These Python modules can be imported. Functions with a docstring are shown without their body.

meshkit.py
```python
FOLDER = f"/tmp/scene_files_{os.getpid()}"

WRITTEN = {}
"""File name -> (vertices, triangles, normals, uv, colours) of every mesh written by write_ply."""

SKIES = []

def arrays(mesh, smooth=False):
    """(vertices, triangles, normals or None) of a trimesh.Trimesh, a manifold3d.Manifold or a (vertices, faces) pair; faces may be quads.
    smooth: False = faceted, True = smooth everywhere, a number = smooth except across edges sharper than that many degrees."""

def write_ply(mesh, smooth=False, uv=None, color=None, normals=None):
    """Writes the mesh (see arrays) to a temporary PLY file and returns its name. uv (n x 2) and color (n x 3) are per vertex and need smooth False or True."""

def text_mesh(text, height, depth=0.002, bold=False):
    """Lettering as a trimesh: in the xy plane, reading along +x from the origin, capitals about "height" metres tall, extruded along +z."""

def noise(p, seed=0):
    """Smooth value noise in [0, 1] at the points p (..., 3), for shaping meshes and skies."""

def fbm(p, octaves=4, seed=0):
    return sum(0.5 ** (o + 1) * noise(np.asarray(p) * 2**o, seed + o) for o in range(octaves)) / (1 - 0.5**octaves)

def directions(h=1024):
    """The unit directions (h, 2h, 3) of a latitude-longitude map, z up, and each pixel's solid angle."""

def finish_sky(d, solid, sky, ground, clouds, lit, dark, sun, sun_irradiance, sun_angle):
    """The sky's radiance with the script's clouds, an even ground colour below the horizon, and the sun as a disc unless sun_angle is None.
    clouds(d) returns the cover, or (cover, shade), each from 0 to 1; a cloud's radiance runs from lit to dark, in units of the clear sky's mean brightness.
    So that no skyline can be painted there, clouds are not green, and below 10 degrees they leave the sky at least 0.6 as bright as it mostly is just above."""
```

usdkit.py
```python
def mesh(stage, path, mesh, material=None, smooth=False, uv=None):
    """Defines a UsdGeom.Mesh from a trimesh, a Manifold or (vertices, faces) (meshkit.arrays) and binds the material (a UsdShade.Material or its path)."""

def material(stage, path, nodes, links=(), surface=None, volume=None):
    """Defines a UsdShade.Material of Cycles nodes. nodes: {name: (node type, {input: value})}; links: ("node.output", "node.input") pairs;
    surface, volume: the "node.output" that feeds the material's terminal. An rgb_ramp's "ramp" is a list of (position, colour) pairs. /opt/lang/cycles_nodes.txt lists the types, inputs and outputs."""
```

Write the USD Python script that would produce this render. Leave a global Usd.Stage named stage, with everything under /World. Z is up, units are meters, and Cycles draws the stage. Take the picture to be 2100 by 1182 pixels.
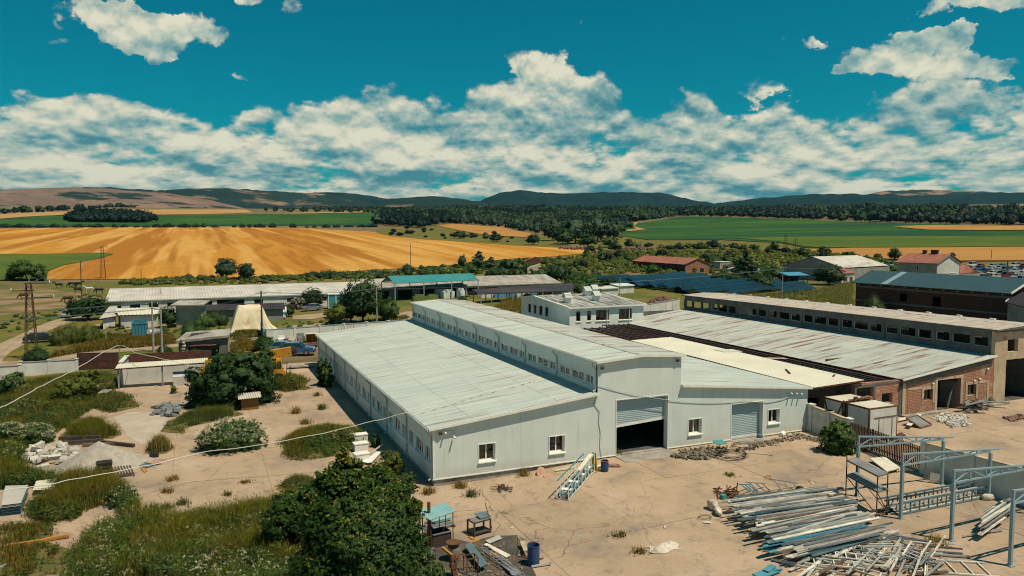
import math, random
import numpy as np, trimesh, usdkit, meshkit, shapely
from shapely.geometry import Polygon, box as sbox, LineString
from scipy.interpolate import PchipInterpolator
from pxr import Usd, UsdGeom, UsdLux, UsdShade, Gf, Sdf, Vt

stage = Usd.Stage.CreateInMemory()
UsdGeom.SetStageUpAxis(stage, UsdGeom.Tokens.z)
UsdGeom.SetStageMetersPerUnit(stage, 1.0)
UsdGeom.Xform.Define(stage, '/World'); UsdGeom.Scope.Define(stage, '/World/Looks')

# ------------------------------------------------------------ camera, sky, sun, exposure
F, PITCH, YAW, ROLL = 1527.9, 0.0734, 0.3993, -0.0018
CAM = np.array([-13.3345, -44.4536, 16.0138])
_fw = np.array([math.sin(YAW)*math.cos(PITCH), math.cos(YAW)*math.cos(PITCH), -math.sin(PITCH)])
_rt = np.array([math.cos(YAW), -math.sin(YAW), 0.0]); _up = np.cross(_rt, _fw)
_r2 = _rt*math.cos(ROLL)+_up*math.sin(ROLL); _u2 = -_rt*math.sin(ROLL)+_up*math.cos(ROLL)
cam = UsdGeom.Camera.Define(stage, '/World/camera')
cam.CreateHorizontalApertureAttr(36.0); cam.CreateVerticalApertureAttr(20.25)
cam.CreateFocalLengthAttr(36.0*F/2100); cam.CreateClippingRangeAttr(Gf.Vec2f(0.5, 30000))
cam.AddTransformOp().Set(Gf.Matrix4d(*_r2, 0, *_u2, 0, *(-_fw), 0, *CAM, 1))
cam.CreateExposureAttr(0.0)
SUN_EL = math.radians(64.0); _sh = np.array([0.62, -0.785]); _sh /= np.linalg.norm(_sh)
SUN = np.array([_sh[0]*math.cos(SUN_EL), _sh[1]*math.cos(SUN_EL), math.sin(SUN_EL)])
sun = UsdLux.DistantLight.Define(stage, '/World/sun')
sun.CreateNormalizeAttr(True); sun.CreateIntensityAttr(1.25); sun.CreateAngleAttr(0.5)
sun.CreateColorAttr(Gf.Vec3f(1.0, 0.86, 0.655))
_z = SUN; _x = np.cross([0, 1, 0], _z); _x /= np.linalg.norm(_x); _y = np.cross(_z, _x)
sun.AddTransformOp().Set(Gf.Matrix4d(*_x, 0, *_y, 0, *_z, 0, 0, 0, 300, 1))

def azel(px, py):                              # direction of a pixel of the photograph, degrees from the camera's heading and above the horizon
    d = _fw*F+_r2*(px-1050)-_u2*(py-591); d /= np.linalg.norm(d)
    return math.degrees(math.atan2(d[0], d[1]))-math.degrees(YAW), math.degrees(math.asin(d[2]))
# upper edge of the cloud bank, elevation against heading
_bank = [(-60, 150), (-25, 190), (0, 158), (60, 162), (200, 166), (280, 195), (350, 192), (440, 218), (500, 192), (640, 182), (700, 172), (800, 160), (880, 185), (950, 205), (985, 150),
         (1040, 125), (1090, 102), (1150, 98), (1185, 125), (1215, 160), (1250, 165), (1275, 205), (1330, 240), (1385, 205), (1430, 172), (1475, 185), (1490, 225), (1530, 215), (1580, 195), (1680, 215), (1760, 195), (1830, 175), (1900, 140), (2000, 135), (2100, 140), (2200, 170)]
_ba = np.array([azel(x, 240)[0] for x, y in _bank]); _be = np.array([azel(x, y)[1] for x, y in _bank])
_blobs = [(330, 62, 3.6, 1.35), (250, 35, 2.0, 1.1), (240, 70, 2.2, .9), (110, 18, 1.4, .9), (80, 75, 1.2, .5), (290, 92, 1.2, .5), (465, 163, 1.3, .4), (500, 0, 1.5, .6), (622, 6, 1.8, .8), (1110, 120, 2.4, 1.1), (1870, 112, 4.2, 1.35),
          (1920, 85, 2.2, .7), (1800, 130, 2.2, .6), (2020, 130, 2.0, .8), (1555, 178, 1.8, .8), (1975, 8, 2.6, .7), (1640, 88, .8, .5), (1217, 62, .7, .3), (2080, 5, 2, .7)]
N = {"tc": ("texture_coordinate", {}), "sx": ("separate_xyz", {}),
     "az0": ("math", {"math_type": "arctan2"}), "rot": ("vector_rotate", {"rotate_type": "z_axis", "angle": YAW}),
     "az": ("math", {"math_type": "degrees"}), "el0": ("math", {"math_type": "arcsine"}), "el": ("math", {"math_type": "degrees"}),
     "sky": ("sky_texture", {"sky_type": "single_scattering", "sun_disc": False, "sun_elevation": SUN_EL, "sun_rotation": math.atan2(SUN[0], SUN[1]), "altitude": 300.0, "air_density": 1.0, "aerosol_density": 0.6, "ozone_density": 2.0}),
     "tint": ("mix", {"mix_type": "multiply", "fac": 1.0, "color2": (0.005, 0.70, 0.67)})}
L = [("tc.generated", "rot.vector"), ("rot.vector", "sx.vector"), ("sx.x", "az0.value1"), ("sx.y", "az0.value2"), ("az0.value", "az.value1"), ("sx.z", "el0.value1"), ("el0.value", "el.value1"),
     ("sky.color", "tint.color1")]
def _m(n, t, a, b=None, c=None, **k):
    N[n] = ("math", {"math_type": t, **k})
    for i, v in enumerate((a, b, c)):
        if v is None: continue
        if isinstance(v, str): L.append((v if '.' in v else v+'.value', f"{n}.value{i+1}"))
        else: N[n][1][f"value{i+1}"] = float(v)
    return n
# bank top by heading, from a ramp over -50..50 degrees
_g = np.linspace(-50, 50, 60); _t = np.interp(_g, _ba, _be)
N["azn"] = ("map_range", {"from_min": -50.0, "from_max": 50.0, "to_min": 0.0, "to_max": 1.0, "clamp": True}); L.append(("az.value", "azn.value"))
N["bank"] = ("rgb_ramp", {"ramp": [(i/59, (v/20, v/20, v/20)) for i, v in enumerate(_t)]}); L.append(("azn.result", "bank.fac"))
N["bsep"] = ("separate_color", {}); L.append(("bank.color", "bsep.color"))
_m("top", "multiply", "bsep.r", 20.0); _m("under", "subtract", "top", "el")        # degrees below the bank's upper edge
N["bias"] = ("map_range", {"range_type": "smoothstep", "from_min": -1.2, "from_max": 2.6, "to_min": -0.30, "to_max": 0.52, "clamp": True}); L.append(("under.value", "bias.value"))
N["wn"] = ("noise_texture", {"scale": 5.0, "detail": 5.0, "roughness": 0.62}); N["wc"] = ("separate_color", {}); L.extend([("vA.vector", "wn.vector"), ("wn.color", "wc.color")])
_m("wa0", "subtract", "wc.r", 0.5); _m("we0", "subtract", "wc.g", 0.5); _m("azw", "multiply_add", "wa0", 9.0, "az"); _m("elw", "multiply_add", "we0", 4.5, "el")
prev = "bias.result"
for i, (px, py, wa, we) in enumerate(_blobs):
    a, e = azel(px, py)
    _m(f"a{i}", "subtract", "azw", a); _m(f"b{i}", "divide", f"a{i}", wa); _m(f"c{i}", "multiply", f"b{i}", f"b{i}")
    _m(f"d{i}", "subtract", "elw", e); _m(f"e{i}", "divide", f"d{i}", we); _m(f"f{i}", "multiply_add", f"e{i}", f"e{i}", f"c{i}")
    N[f"g{i}"] = ("map_range", {"range_type": "smoothstep", "from_min": 0.0, "from_max": 2.2, "to_min": 0.58 if wa > 1.6 else 0.46, "to_max": 0.0, "clamp": True}); L.append((f"f{i}.value", f"g{i}.value"))
    _m(f"h{i}", "add", prev, f"g{i}.result"); prev = f"h{i}.value"
_m("biasc", "minimum", prev, 0.46)
# cloud relief: noise over (heading, log elevation) so that the rows crowd together towards the horizon; a second, raised sample gives lit tops and dim bases
def relief(tag, lift, detail):
    _m(f"el{tag}", "add", "el", 2.4+lift); _m(f"elm{tag}", "maximum", f"el{tag}", 0.4); _m(f"ln{tag}", "logarithm", f"elm{tag}", math.e); _m(f"azs{tag}", "multiply", "az", 0.055)
    N[f"v{tag}"] = ("combine_xyz", {"z": 3.7}); L.extend([(f"azs{tag}.value", f"v{tag}.x"), (f"ln{tag}.value", f"v{tag}.y")])
    N[f"n{tag}"] = ("noise_texture", {"scale": 2.9, "detail": detail, "roughness": 0.60, "distortion": 0.0}); L.append((f"v{tag}.vector", f"n{tag}.vector"))
    N[f"w{tag}"] = ("voronoi_texture", {"feature": "f1", "scale": 8.0, "detail": 2.0, "roughness": 0.55}); L.append((f"n{tag}w.color", f"w{tag}.vector"))
    N[f"n{tag}w"] = ("mix", {"mix_type": "add", "fac": 0.10}); L.extend([(f"v{tag}.vector", f"n{tag}w.color1"), (f"n{tag}.color", f"n{tag}w.color2")])
    _m(f"q{tag}", "multiply_add", f"n{tag}.fac", 1.75, -0.375); _m(f"p{tag}", "multiply_add", f"w{tag}.distance", -0.26, f"q{tag}")
    return f"p{tag}"
p0 = relief("A", 0.0, 9.0); p1 = relief("B", 0.75, 5.0)
N["vS"] = ("mapping", {"scale": (0.40, 1.5, 1.0), "location": (4.0, 1.0, 0.0)}); L.append(("vA.vector", "vS.vector"))
N["nS"] = ("noise_texture", {"scale": 3.0, "detail": 3.0, "roughness": 0.5}); L.append(("vS.vector", "nS.vector"))
_m("dens", "add", p0, "biasc")
N["cover"] = ("map_range", {"range_type": "smoothstep", "from_min": 0.36, "from_max": 0.58, "to_min": 0.0, "to_max": 1.0, "clamp": True}); L.append(("dens.value", "cover.value"))
_m("s1", "subtract", p0, p1); _m("s3", "multiply_add", "s1", 1.9, 0.58)
_m("s5", "subtract", "nS.fac", 0.5); _m("s6", "multiply_add", "s5", 1.6, "s3")
N["shade"] = ("clamp", {"clamp_type": "minmax", "min": 0.0, "max": 1.0}); L.append(("s6.value", "shade.value"))
N["ccol"] = ("rgb_ramp", {"ramp": [(0, (0.8, 2.9, 3.4)), (0.28, (2.4, 4.4, 4.4)), (0.55, (5.0, 6.2, 5.4)), (0.85, (8.4, 8.2, 6.4)), (1.0, (9.4, 9.0, 7.0))]}); L.append(("shade.result", "ccol.fac"))
_m("cov2", "multiply", "cover.result", 0.97)
N["mixc"] = ("mix", {"mix_type": "mix"}); L.extend([("cov2.value", "mixc.fac"), ("tint.color", "mixc.color1"), ("ccol.color", "mixc.color2")])
N["bg"] = ("background_shader", {"strength": 0.084}); L.append(("mixc.color", "bg.color"))
skym = usdkit.material(stage, '/World/Looks/sky', N, L, surface="bg.background")
dome = UsdLux.DomeLight.Define(stage, '/World/sky')
UsdShade.MaterialBindingAPI.Apply(dome.GetPrim()).Bind(skym)
dome.GetPrim().SetCustomDataByKey('kind', 'structure')

# ------------------------------------------------------------ helpers
RNG = np.random.default_rng(7)
def ss(t): t = np.clip(t, 0, 1); return t*t*(3-2*t)
_pd = PchipInterpolator([0, 240, 270, 350, 450, 600, 900, 1500, 1900, 2600, 4000, 14000], [0, 0, .4, 3.4, 7.5, 12.5, 21.9, 52, 75, 92, 96, 96])
def gz(x, y):
    x = np.asarray(x, float); y = np.asarray(y, float)
    d = np.hypot(x-CAM[0], y-CAM[1])
    front = (y-CAM[1])/np.maximum(d, 1)
    return _pd(np.minimum(d, 14000))*ss((front+.1)/.4)+0.35*ss((x-2)/11)
_T = np.concatenate([np.geomspace(10, 9000, 5000)])
def at(px, py, lift=0.0):
    """The point of the ground (raised by lift) that the photograph shows at a pixel."""
    d = _fw*F+_r2*(px-1050)-_u2*(py-591); d = d/np.hypot(d[0], d[1])
    g = lambda t: CAM[2]+t*d[2]-gz(CAM[0]+t*d[0], CAM[1]+t*d[1])-lift
    v = g(_T); k = np.argmax(v < 0)
    if v[k] >= 0: k = len(_T)-1
    a, b = _T[max(k-1, 0)], _T[k]
    for _ in range(40):
        m = (a+b)/2
        if g(m) < 0: b = m
        else: a = m
    P = CAM+b*d
    return np.array([P[0], P[1], float(gz(P[0], P[1]))])
def zat(px, py, z):
    d = _fw*F+_r2*(px-1050)-_u2*(py-591); return CAM+d*(z-CAM[2])/d[2]
def hgt(P, py):
    """Height above P's ground of the point straight over P that shows at row py."""
    d = np.asarray(P, float)-CAM; h = np.hypot(*(P[:2]-CAM[:2]))
    lo, hi = -5.0, 400.0
    for _ in range(50):
        m = (lo+hi)/2; q = np.array([P[0], P[1], P[2]+m])-CAM
        y = 591-F*(q@_u2)/(q@_fw)
        if y > py: lo = m
        else: hi = m
    return m
def mpp(P): return float((np.asarray(P)-CAM)@_fw)/F       # metres per photograph pixel there
YC = math.degrees(YAW)

_used = {}
def uname(parent, name):
    k = (parent, name); n = _used.get(k, 0); _used[k] = n+1
    return f"{parent}/{name}" if n == 0 else f"{parent}/{name}_{n:03d}"
def meta(prim, label=None, cat=None, group=None, kind=None):
    for k, v in (('label', label), ('category', cat), ('group', group), ('kind', kind)):
        if v: prim.SetCustomDataByKey(k, v)
class T:
    def __init__(s, path, o): s.path = path; s.o = np.asarray(o, float)
def thing(name, label, cat, at=(0, 0, 0), group=None, kind=None, parent='/World', rz=0.0):
    p = uname(parent, name); x = UsdGeom.Xform.Define(stage, p)
    x.AddTranslateOp().Set(Gf.Vec3d(*map(float, at)))
    if rz: x.AddRotateZOp().Set(math.degrees(rz))
    meta(x.GetPrim(), label, cat, group, kind)
    return T(p, at if not rz else (0, 0, 0))
class MB:
    def __init__(s): s.v = []; s.f = []; s.n = 0
    def add(s, v, f):
        v = np.asarray(v, float).reshape(-1, 3); f = np.asarray(f, int)
        if f.shape[1] == 4: f = np.vstack([f[:, [0, 1, 2]], f[:, [0, 2, 3]]])
        s.v.append(v); s.f.append(f+s.n); s.n += len(v); return s
    def tm(s, m): return s.add(m.vertices, m.faces)
    def hexa(s, P): return s.add(P, [[3, 2, 1, 0], [4, 5, 6, 7], [0, 1, 5, 4], [1, 2, 6, 5], [2, 3, 7, 6], [3, 0, 4, 7]])
    def box(s, x0, x1, y0, y1, z0, z1): return s.hexa([(x0, y0, z0), (x1, y0, z0), (x1, y1, z0), (x0, y1, z0), (x0, y0, z1), (x1, y0, z1), (x1, y1, z1), (x0, y1, z1)])
    def obox(s, c, size, rz=0.0, rx=0.0, ry=0.0):
        h = np.array(size)/2; v = np.array([(-1, -1, -1), (1, -1, -1), (1, 1, -1), (-1, 1, -1), (-1, -1, 1), (1, -1, 1), (1, 1, 1), (-1, 1, 1)])*h
        return s.hexa(v@rot(rz, rx, ry).T+np.asarray(c))
    def slab(s, a, b, c, d, t):
        a, b, c, d = map(lambda q: np.asarray(q, float), (a, b, c, d)); n = np.cross(b-a, d-a); n = n/np.linalg.norm(n)*t
        return s.hexa([a-n, b-n, c-n, d-n, a, b, c, d])
    def beam(s, p, q, w, h=None):
        p, q = np.asarray(p, float), np.asarray(q, float); h = h or w; d = q-p; d = d/np.linalg.norm(d)
        u = np.cross((0, 0, 1), d); u = np.array([1., 0, 0]) if np.linalg.norm(u) < 1e-3 else u/np.linalg.norm(u); v = np.cross(d, u)
        u = u*w/2; v = v*h/2
        return s.hexa([p-u-v, p+u-v, q+u-v, q-u-v, p-u+v, p+u+v, q+u+v, q-u+v])
    def tube(s, pts, r, n=6, cap=True):
        pts = np.asarray(pts, float); r = np.broadcast_to(r, len(pts)); tg = np.gradient(pts, axis=0); tg /= np.linalg.norm(tg, axis=1)[:, None]+1e-12
        u = np.cross(tg, (0.13, 0.27, 0.95)); u /= np.linalg.norm(u, axis=1)[:, None]+1e-12; w = np.cross(tg, u)
        a = np.arange(n)*2*np.pi/n
        v = pts[:, None]+r[:, None, None]*(np.cos(a)[None, :, None]*u[:, None]+np.sin(a)[None, :, None]*w[:, None])
        i = np.arange(len(pts)-1)[:, None]*n+np.arange(n); j = np.arange(len(pts)-1)[:, None]*n+(np.arange(n)+1) % n
        f = np.stack([i, j, j+n, i+n], -1).reshape(-1, 4); f = np.vstack([f[:, [0, 1, 2]], f[:, [0, 2, 3]]])
        if cap:
            m = (len(pts)-1)*n; f = np.vstack([f, [[0, k+1, k] for k in range(1, n-1)], [[m, m+k, m+k+1] for k in range(1, n-1)]])
        return s.add(v.reshape(-1, 3), f)
    def lathe(s, prof, c, n=16):
        prof = np.asarray(prof, float); a = np.arange(n)*2*np.pi/n
        v = np.stack([prof[:, 0, None]*np.cos(a), prof[:, 0, None]*np.sin(a), np.repeat(prof[:, 1, None], n, 1)], -1)+np.asarray(c)
        i = np.arange(len(prof)-1)[:, None]*n+np.arange(n); j = np.arange(len(prof)-1)[:, None]*n+(np.arange(n)+1) % n
        return s.add(v.reshape(-1, 3), np.stack([i, j, j+n, i+n], -1).reshape(-1, 4))
    def corr(s, a, b, c, d, pitch=.25, amp=.03, sag=0.0, both=False):
        """A ribbed sheet over the quad a b c d: the ribs run from ab to dc."""
        a, b, c, d = map(lambda q: np.asarray(q, float), (a, b, c, d)); n = np.cross(b-a, d-a); n /= np.linalg.norm(n)
        if n[2] < 0: n = -n
        k = max(1, int(round(np.linalg.norm(b-a)/pitch))); t = []; h = []
        for i in range(k): t += [i, i+.5, i+.62, i+.88]; h += [0, 0, 1, 1]
        t.append(k); h.append(0); t = np.array(t)/k; h = np.array(h)*amp
        lo = a+(b-a)*t[:, None]+n*h[:, None]; hi = d+(c-d)*t[:, None]+n*h[:, None]
        m = len(t); i = np.arange(m-1)
        return s.add(np.vstack([lo, hi]), np.stack([i, i+1, i+1+m, i+m], -1))
    def prism(s, poly, z0, z1):
        m = trimesh.creation.extrude_polygon(poly if hasattr(poly, 'exterior') else Polygon(poly), z1-z0, engine='earcut'); return s.add(m.vertices+[0, 0, z0], m.faces)
    def wallprism(s, poly, origin, ux, thick):
        """A vertical plate: poly in (along ux, z), thickness along ux x z on the far side."""
        m = trimesh.creation.extrude_polygon(poly if hasattr(poly, 'exterior') else Polygon(poly), thick, engine='earcut'); ux = np.asarray(ux, float)
        n = np.cross(ux, (0, 0, 1.)); v = m.vertices
        return s.add(np.asarray(origin)+v[:, :1]*ux+v[:, 1:2]*np.array([0, 0, 1.])-v[:, 2:3]*n, m.faces if True else m.faces[:, ::-1])
    def rock(s, c, size, seed=0, sub=1):
        m = trimesh.creation.icosphere(subdivisions=sub); v = m.vertices*(1+.5*(meshkit.noise(m.vertices*1.7+seed*3.1, seed)-.5)[:, None])
        return s.add(v*np.asarray(size)/2@rot(seed*1.3, seed*.7).T+np.asarray(c), m.faces)
    def arr(s): return np.vstack(s.v), np.vstack(s.f)
def rot(rz=0., rx=0., ry=0.):
    c, n = math.cos(rz), math.sin(rz); A = np.array([[c, -n, 0], [n, c, 0], [0, 0, 1]])
    c, n = math.cos(rx), math.sin(rx); B = np.array([[1, 0, 0], [0, c, -n], [0, n, c]])
    c, n = math.cos(ry), math.sin(ry); C = np.array([[c, 0, n], [0, 1, 0], [-n, 0, c]])
    return A@B@C
def soft_normals(m, v, f, kind):
    """Foliage shades as a mass: leaf normals lean outwards from the crown (or up, for grass)."""
    n = np.zeros_like(v); fn = np.cross(v[f[:, 1]]-v[f[:, 0]], v[f[:, 2]]-v[f[:, 0]])
    for k in range(3): np.add.at(n, f[:, k], fn)
    n /= np.linalg.norm(n, axis=1)[:, None]+1e-12
    o = v-v.mean(0); o[:, 2] += .25*np.ptp(v[:, 2]); o /= np.linalg.norm(o, axis=1)[:, None]+1e-9
    if kind == 'grass': o = np.tile([0, 0, 1.], (len(v), 1)); w = .45
    else: w = .75
    n *= np.sign((n*o).sum(1))[:, None]+1e-6; n = n*w+o*(1-.35*w); n /= np.linalg.norm(n, axis=1)[:, None]+1e-12
    m.CreateNormalsAttr(Vt.Vec3fArray.FromNumpy(n.astype(np.float32))); m.SetNormalsInterpolation('vertex')
def put(t, name, mb, mat, smooth=False, label=None, kind=None, foliage=None):
    v, f = mb.arr() if isinstance(mb, MB) else (mb.vertices, mb.faces) if hasattr(mb, 'vertices') else mb
    p = uname(t.path, name); m = usdkit.mesh(stage, p, (np.asarray(v)-t.o, f), M[mat], smooth)
    if foliage: soft_normals(m, np.asarray(v, float), np.asarray(f), foliage)
    meta(m.GetPrim(), label, kind=kind)
    return T(p, t.o)
def solo(name, mb, mat, label=None, cat=None, group=None, kind=None, smooth=False, foliage=None):
    v, f = mb.arr() if isinstance(mb, MB) else (mb.vertices, mb.faces) if hasattr(mb, 'vertices') else mb
    v = np.asarray(v, float); o = np.zeros(3)
    if kind != 'structure': o = np.array([v[:, 0].mean(), v[:, 1].mean(), v[:, 2].min()])
    p = uname('/World', name); m = usdkit.mesh(stage, p, (v-o, f), M[mat], smooth)
    if foliage: soft_normals(m, v, np.asarray(f), foliage)
    if o.any(): m.AddTranslateOp().Set(Gf.Vec3d(*o))
    meta(m.GetPrim(), label, cat, group, kind); return T(p, o)
def copy_of(cls, name, label, cat, at, rz=0., sc=(1, 1, 1), group=None, inst=True):
    p = uname('/World', name); x = UsdGeom.Xform.Define(stage, p)
    x.AddTranslateOp().Set(Gf.Vec3d(*map(float, at))); x.AddRotateZOp().Set(math.degrees(rz)); x.AddScaleOp().Set(Gf.Vec3f(*map(float, np.broadcast_to(sc, 3))))
    q = x.GetPrim(); q.GetReferences().AddInternalReference(cls)
    if inst: q.SetInstanceable(True)
    meta(q, label, cat, group); return p
def cls(name):
    stage.CreateClassPrim(f'/World/{name}'); return T(f'/World/{name}', (0, 0, 0))

# ------------------------------------------------------------ materials
M = {}
def pm(name, c1, c2=None, scale=1.0, stretch=(1, 1, 1), lo=.4, hi=.6, detail=5, rough=.75, spec=.3, metal=0, c3=None, s3=(.3, .3, .3), lo3=.58, hi3=.68, bump=0, bscale=8, bstretch=(1, 1, 1), rnd=0, island=0, transl=0, fine=0, fscale=20, coat=0, space='position', rz=0.0):
    n = {"g": ("geometry", {}), "p": ("principled_bsdf", {"roughness": rough, "specular_ior_level": spec, "metallic": metal, "coat_weight": coat}), "tc": ("texture_coordinate", {})}
    l = []; src = "g.position" if space == 'position' else "tc.object"
    n["b"] = ("mix", {"fac": 0.0, "color1": c1, "color2": c2 or c1}); out = "b.color"
    if c2:
        n["m"] = ("mapping", {"scale": tuple(scale*s for s in stretch), "rotation": (0, 0, rz)}); n["nz"] = ("noise_texture", {"scale": 1.0, "detail": float(detail), "roughness": .6})
        n["r"] = ("map_range", {"from_min": lo, "from_max": hi, "clamp": True}); l += [(src, "m.vector"), ("m.vector", "nz.vector"), ("nz.fac", "r.value"), ("r.result", "b.fac")]
    if c3:
        n["m3"] = ("mapping", {"scale": s3, "location": (7.3, 2.1, 4.4), "rotation": (0, 0, rz)}); n["n3"] = ("noise_texture", {"scale": 1.0, "detail": 5.0, "roughness": .65})
        n["r3"] = ("map_range", {"from_min": lo3, "from_max": hi3, "clamp": True}); n["b3"] = ("mix", {"color2": c3})
        l += [(src, "m3.vector"), ("m3.vector", "n3.vector"), ("n3.fac", "r3.value"), ("r3.result", "b3.fac"), (out, "b3.color1")]; out = "b3.color"
    def mul(tag, socket, amt):
        nonlocal out
        n["v"+tag] = ("map_range", {"to_min": 1-amt, "to_max": 1+amt}); n["h"+tag] = ("hsv", {}); l.extend([(socket, f"v{tag}.value"), (f"v{tag}.result", f"h{tag}.value"), (out, f"h{tag}.color")]); out = f"h{tag}.color"
    if fine:
        n["fn"] = ("noise_texture", {"scale": float(fscale), "detail": 4.0, "roughness": .7}); l.append((src, "fn.vector")); mul("f", "fn.fac", fine)
    if rnd: n["oi"] = ("object_info", {}); mul("o", "oi.random", rnd)
    if island: mul("i", "g.random_per_island", island)
    l.append((out, "p.base_color"))
    if bump:
        n["bm"] = ("mapping", {"scale": tuple(bscale*s for s in bstretch)}); n["bn"] = ("noise_texture", {"scale": 1.0, "detail": 5.0}); n["bu"] = ("bump", {"strength": bump, "distance": .05})
        l += [(src, "bm.vector"), ("bm.vector", "bn.vector"), ("bn.fac", "bu.height"), ("bu.normal", "p.normal")]
    surf = "p.BSDF"
    if transl:
        n["t"] = ("translucent_bsdf", {}); n["tm"] = ("mix", {"mix_type": "multiply", "fac": 1.0, "color2": (1.5, 1.7, .5)}); n["mc"] = ("mix_closure", {"fac": transl})
        l += [(out, "tm.color1"), ("tm.color", "t.color"), ("p.BSDF", "mc.closure1"), ("t.BSDF", "mc.closure2")]; surf = "mc.closure"
    M[name] = usdkit.material(stage, f'/World/Looks/{name}', n, l, surface=surf); return name
# ground and vegetation
pm('soil', (.20, .135, .065), (.10, .085, .03), .09, lo=.38, hi=.62, c3=(.26, .19, .10), s3=(.035, .035, .035), fine=.25, fscale=1.5, bump=.4, bscale=2)
pm('concrete', (.37, .265, .165), (.30, .225, .15), .22, lo=.35, hi=.7, c3=(.23, .19, .15), s3=(.10, .13, .13), lo3=.55, hi3=.66, fine=.22, fscale=3.5, rnd=.05, bump=.25, bscale=5, rough=.9, spec=.15)
pm('gold_field', (.51, .28, .07), (.33, .135, .02), .055, (1, .004, 1), lo=.44, hi=.53, detail=3, c3=(.44, .20, .03), s3=(.05, .004, .02), lo3=.5, hi3=.6, fine=.28, fscale=.16, rough=.9, spec=.05, rz=.06)
pm('green_field', (.030, .085, .020), (.045, .105, .022), .012, (1, .35, 1), c3=(.02, .065, .03), s3=(.003, .012, .01), lo3=.5, hi3=.6, fine=.15, fscale=.2, rough=.9, spec=.05)
pm('meadow', (.055, .10, .02), (.09, .12, .022), .03, (.5, 1, 1), fine=.2, fscale=.3, rough=.9, spec=.05)
pm('pale_field', (.42, .25, .095), (.34, .20, .08), .02, (.5, 1, 1), fine=.12, fscale=.3, rough=.9, spec=.05)
pm('tan_field', (.40, .215, .065), (.33, .17, .05), .03, (.3, 1, 1), fine=.12, fscale=.3, rough=.9, spec=.05)
pm('hill', (.25, .165, .115), (.020, .042, .040), .004, (1, 1, 1.6), lo=.45, hi=.52, c3=(.016, .034, .032), s3=(.0016, .0016, .004), lo3=.46, hi3=.53, fine=.3, fscale=.03, rough=.95, spec=.05)
pm('hill_wood', (.009, .026, .032), (.015, .036, .038), .01, fine=.35, fscale=.05, rough=.95, spec=.05)
pm('road', (.36, .27, .19), (.27, .2, .13), .25, fine=.15, fscale=2, rough=.9, spec=.1)
pm('scrub', (.085, .11, .024), (.17, .13, .04), .12, lo=.4, hi=.6, fine=.3, fscale=1.2, rough=.9, spec=.05)
pm('road_dry', (.28, .18, .10), (.12, .11, .04), .1, lo=.42, hi=.58, fine=.2, fscale=1.5, rough=.9, spec=.1)
pm('weed_yellow', (.16, .14, .02), (.09, .10, .02), .15, lo=.42, hi=.58, fine=.25, fscale=1.2, rough=.9, spec=.05)
pm('hill_bare', (.22, .145, .11), (.15, .11, .09), .006, (1, 1, 1.6), c3=(.018, .036, .032), s3=(.0045, .0045, .016), lo3=.52, hi3=.57, fine=.2, fscale=.03, rough=.95, spec=.05)
pm('pale_concrete', (.44, .38, .31), (.36, .30, .23), .5, lo=.35, hi=.65, fine=.25, fscale=4, rough=.92, spec=.1)
pm('pink_soil', (.36, .25, .19), (.28, .19, .13), .8, lo=.35, hi=.65, fine=.4, fscale=5, rough=.95, spec=.05)
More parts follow.
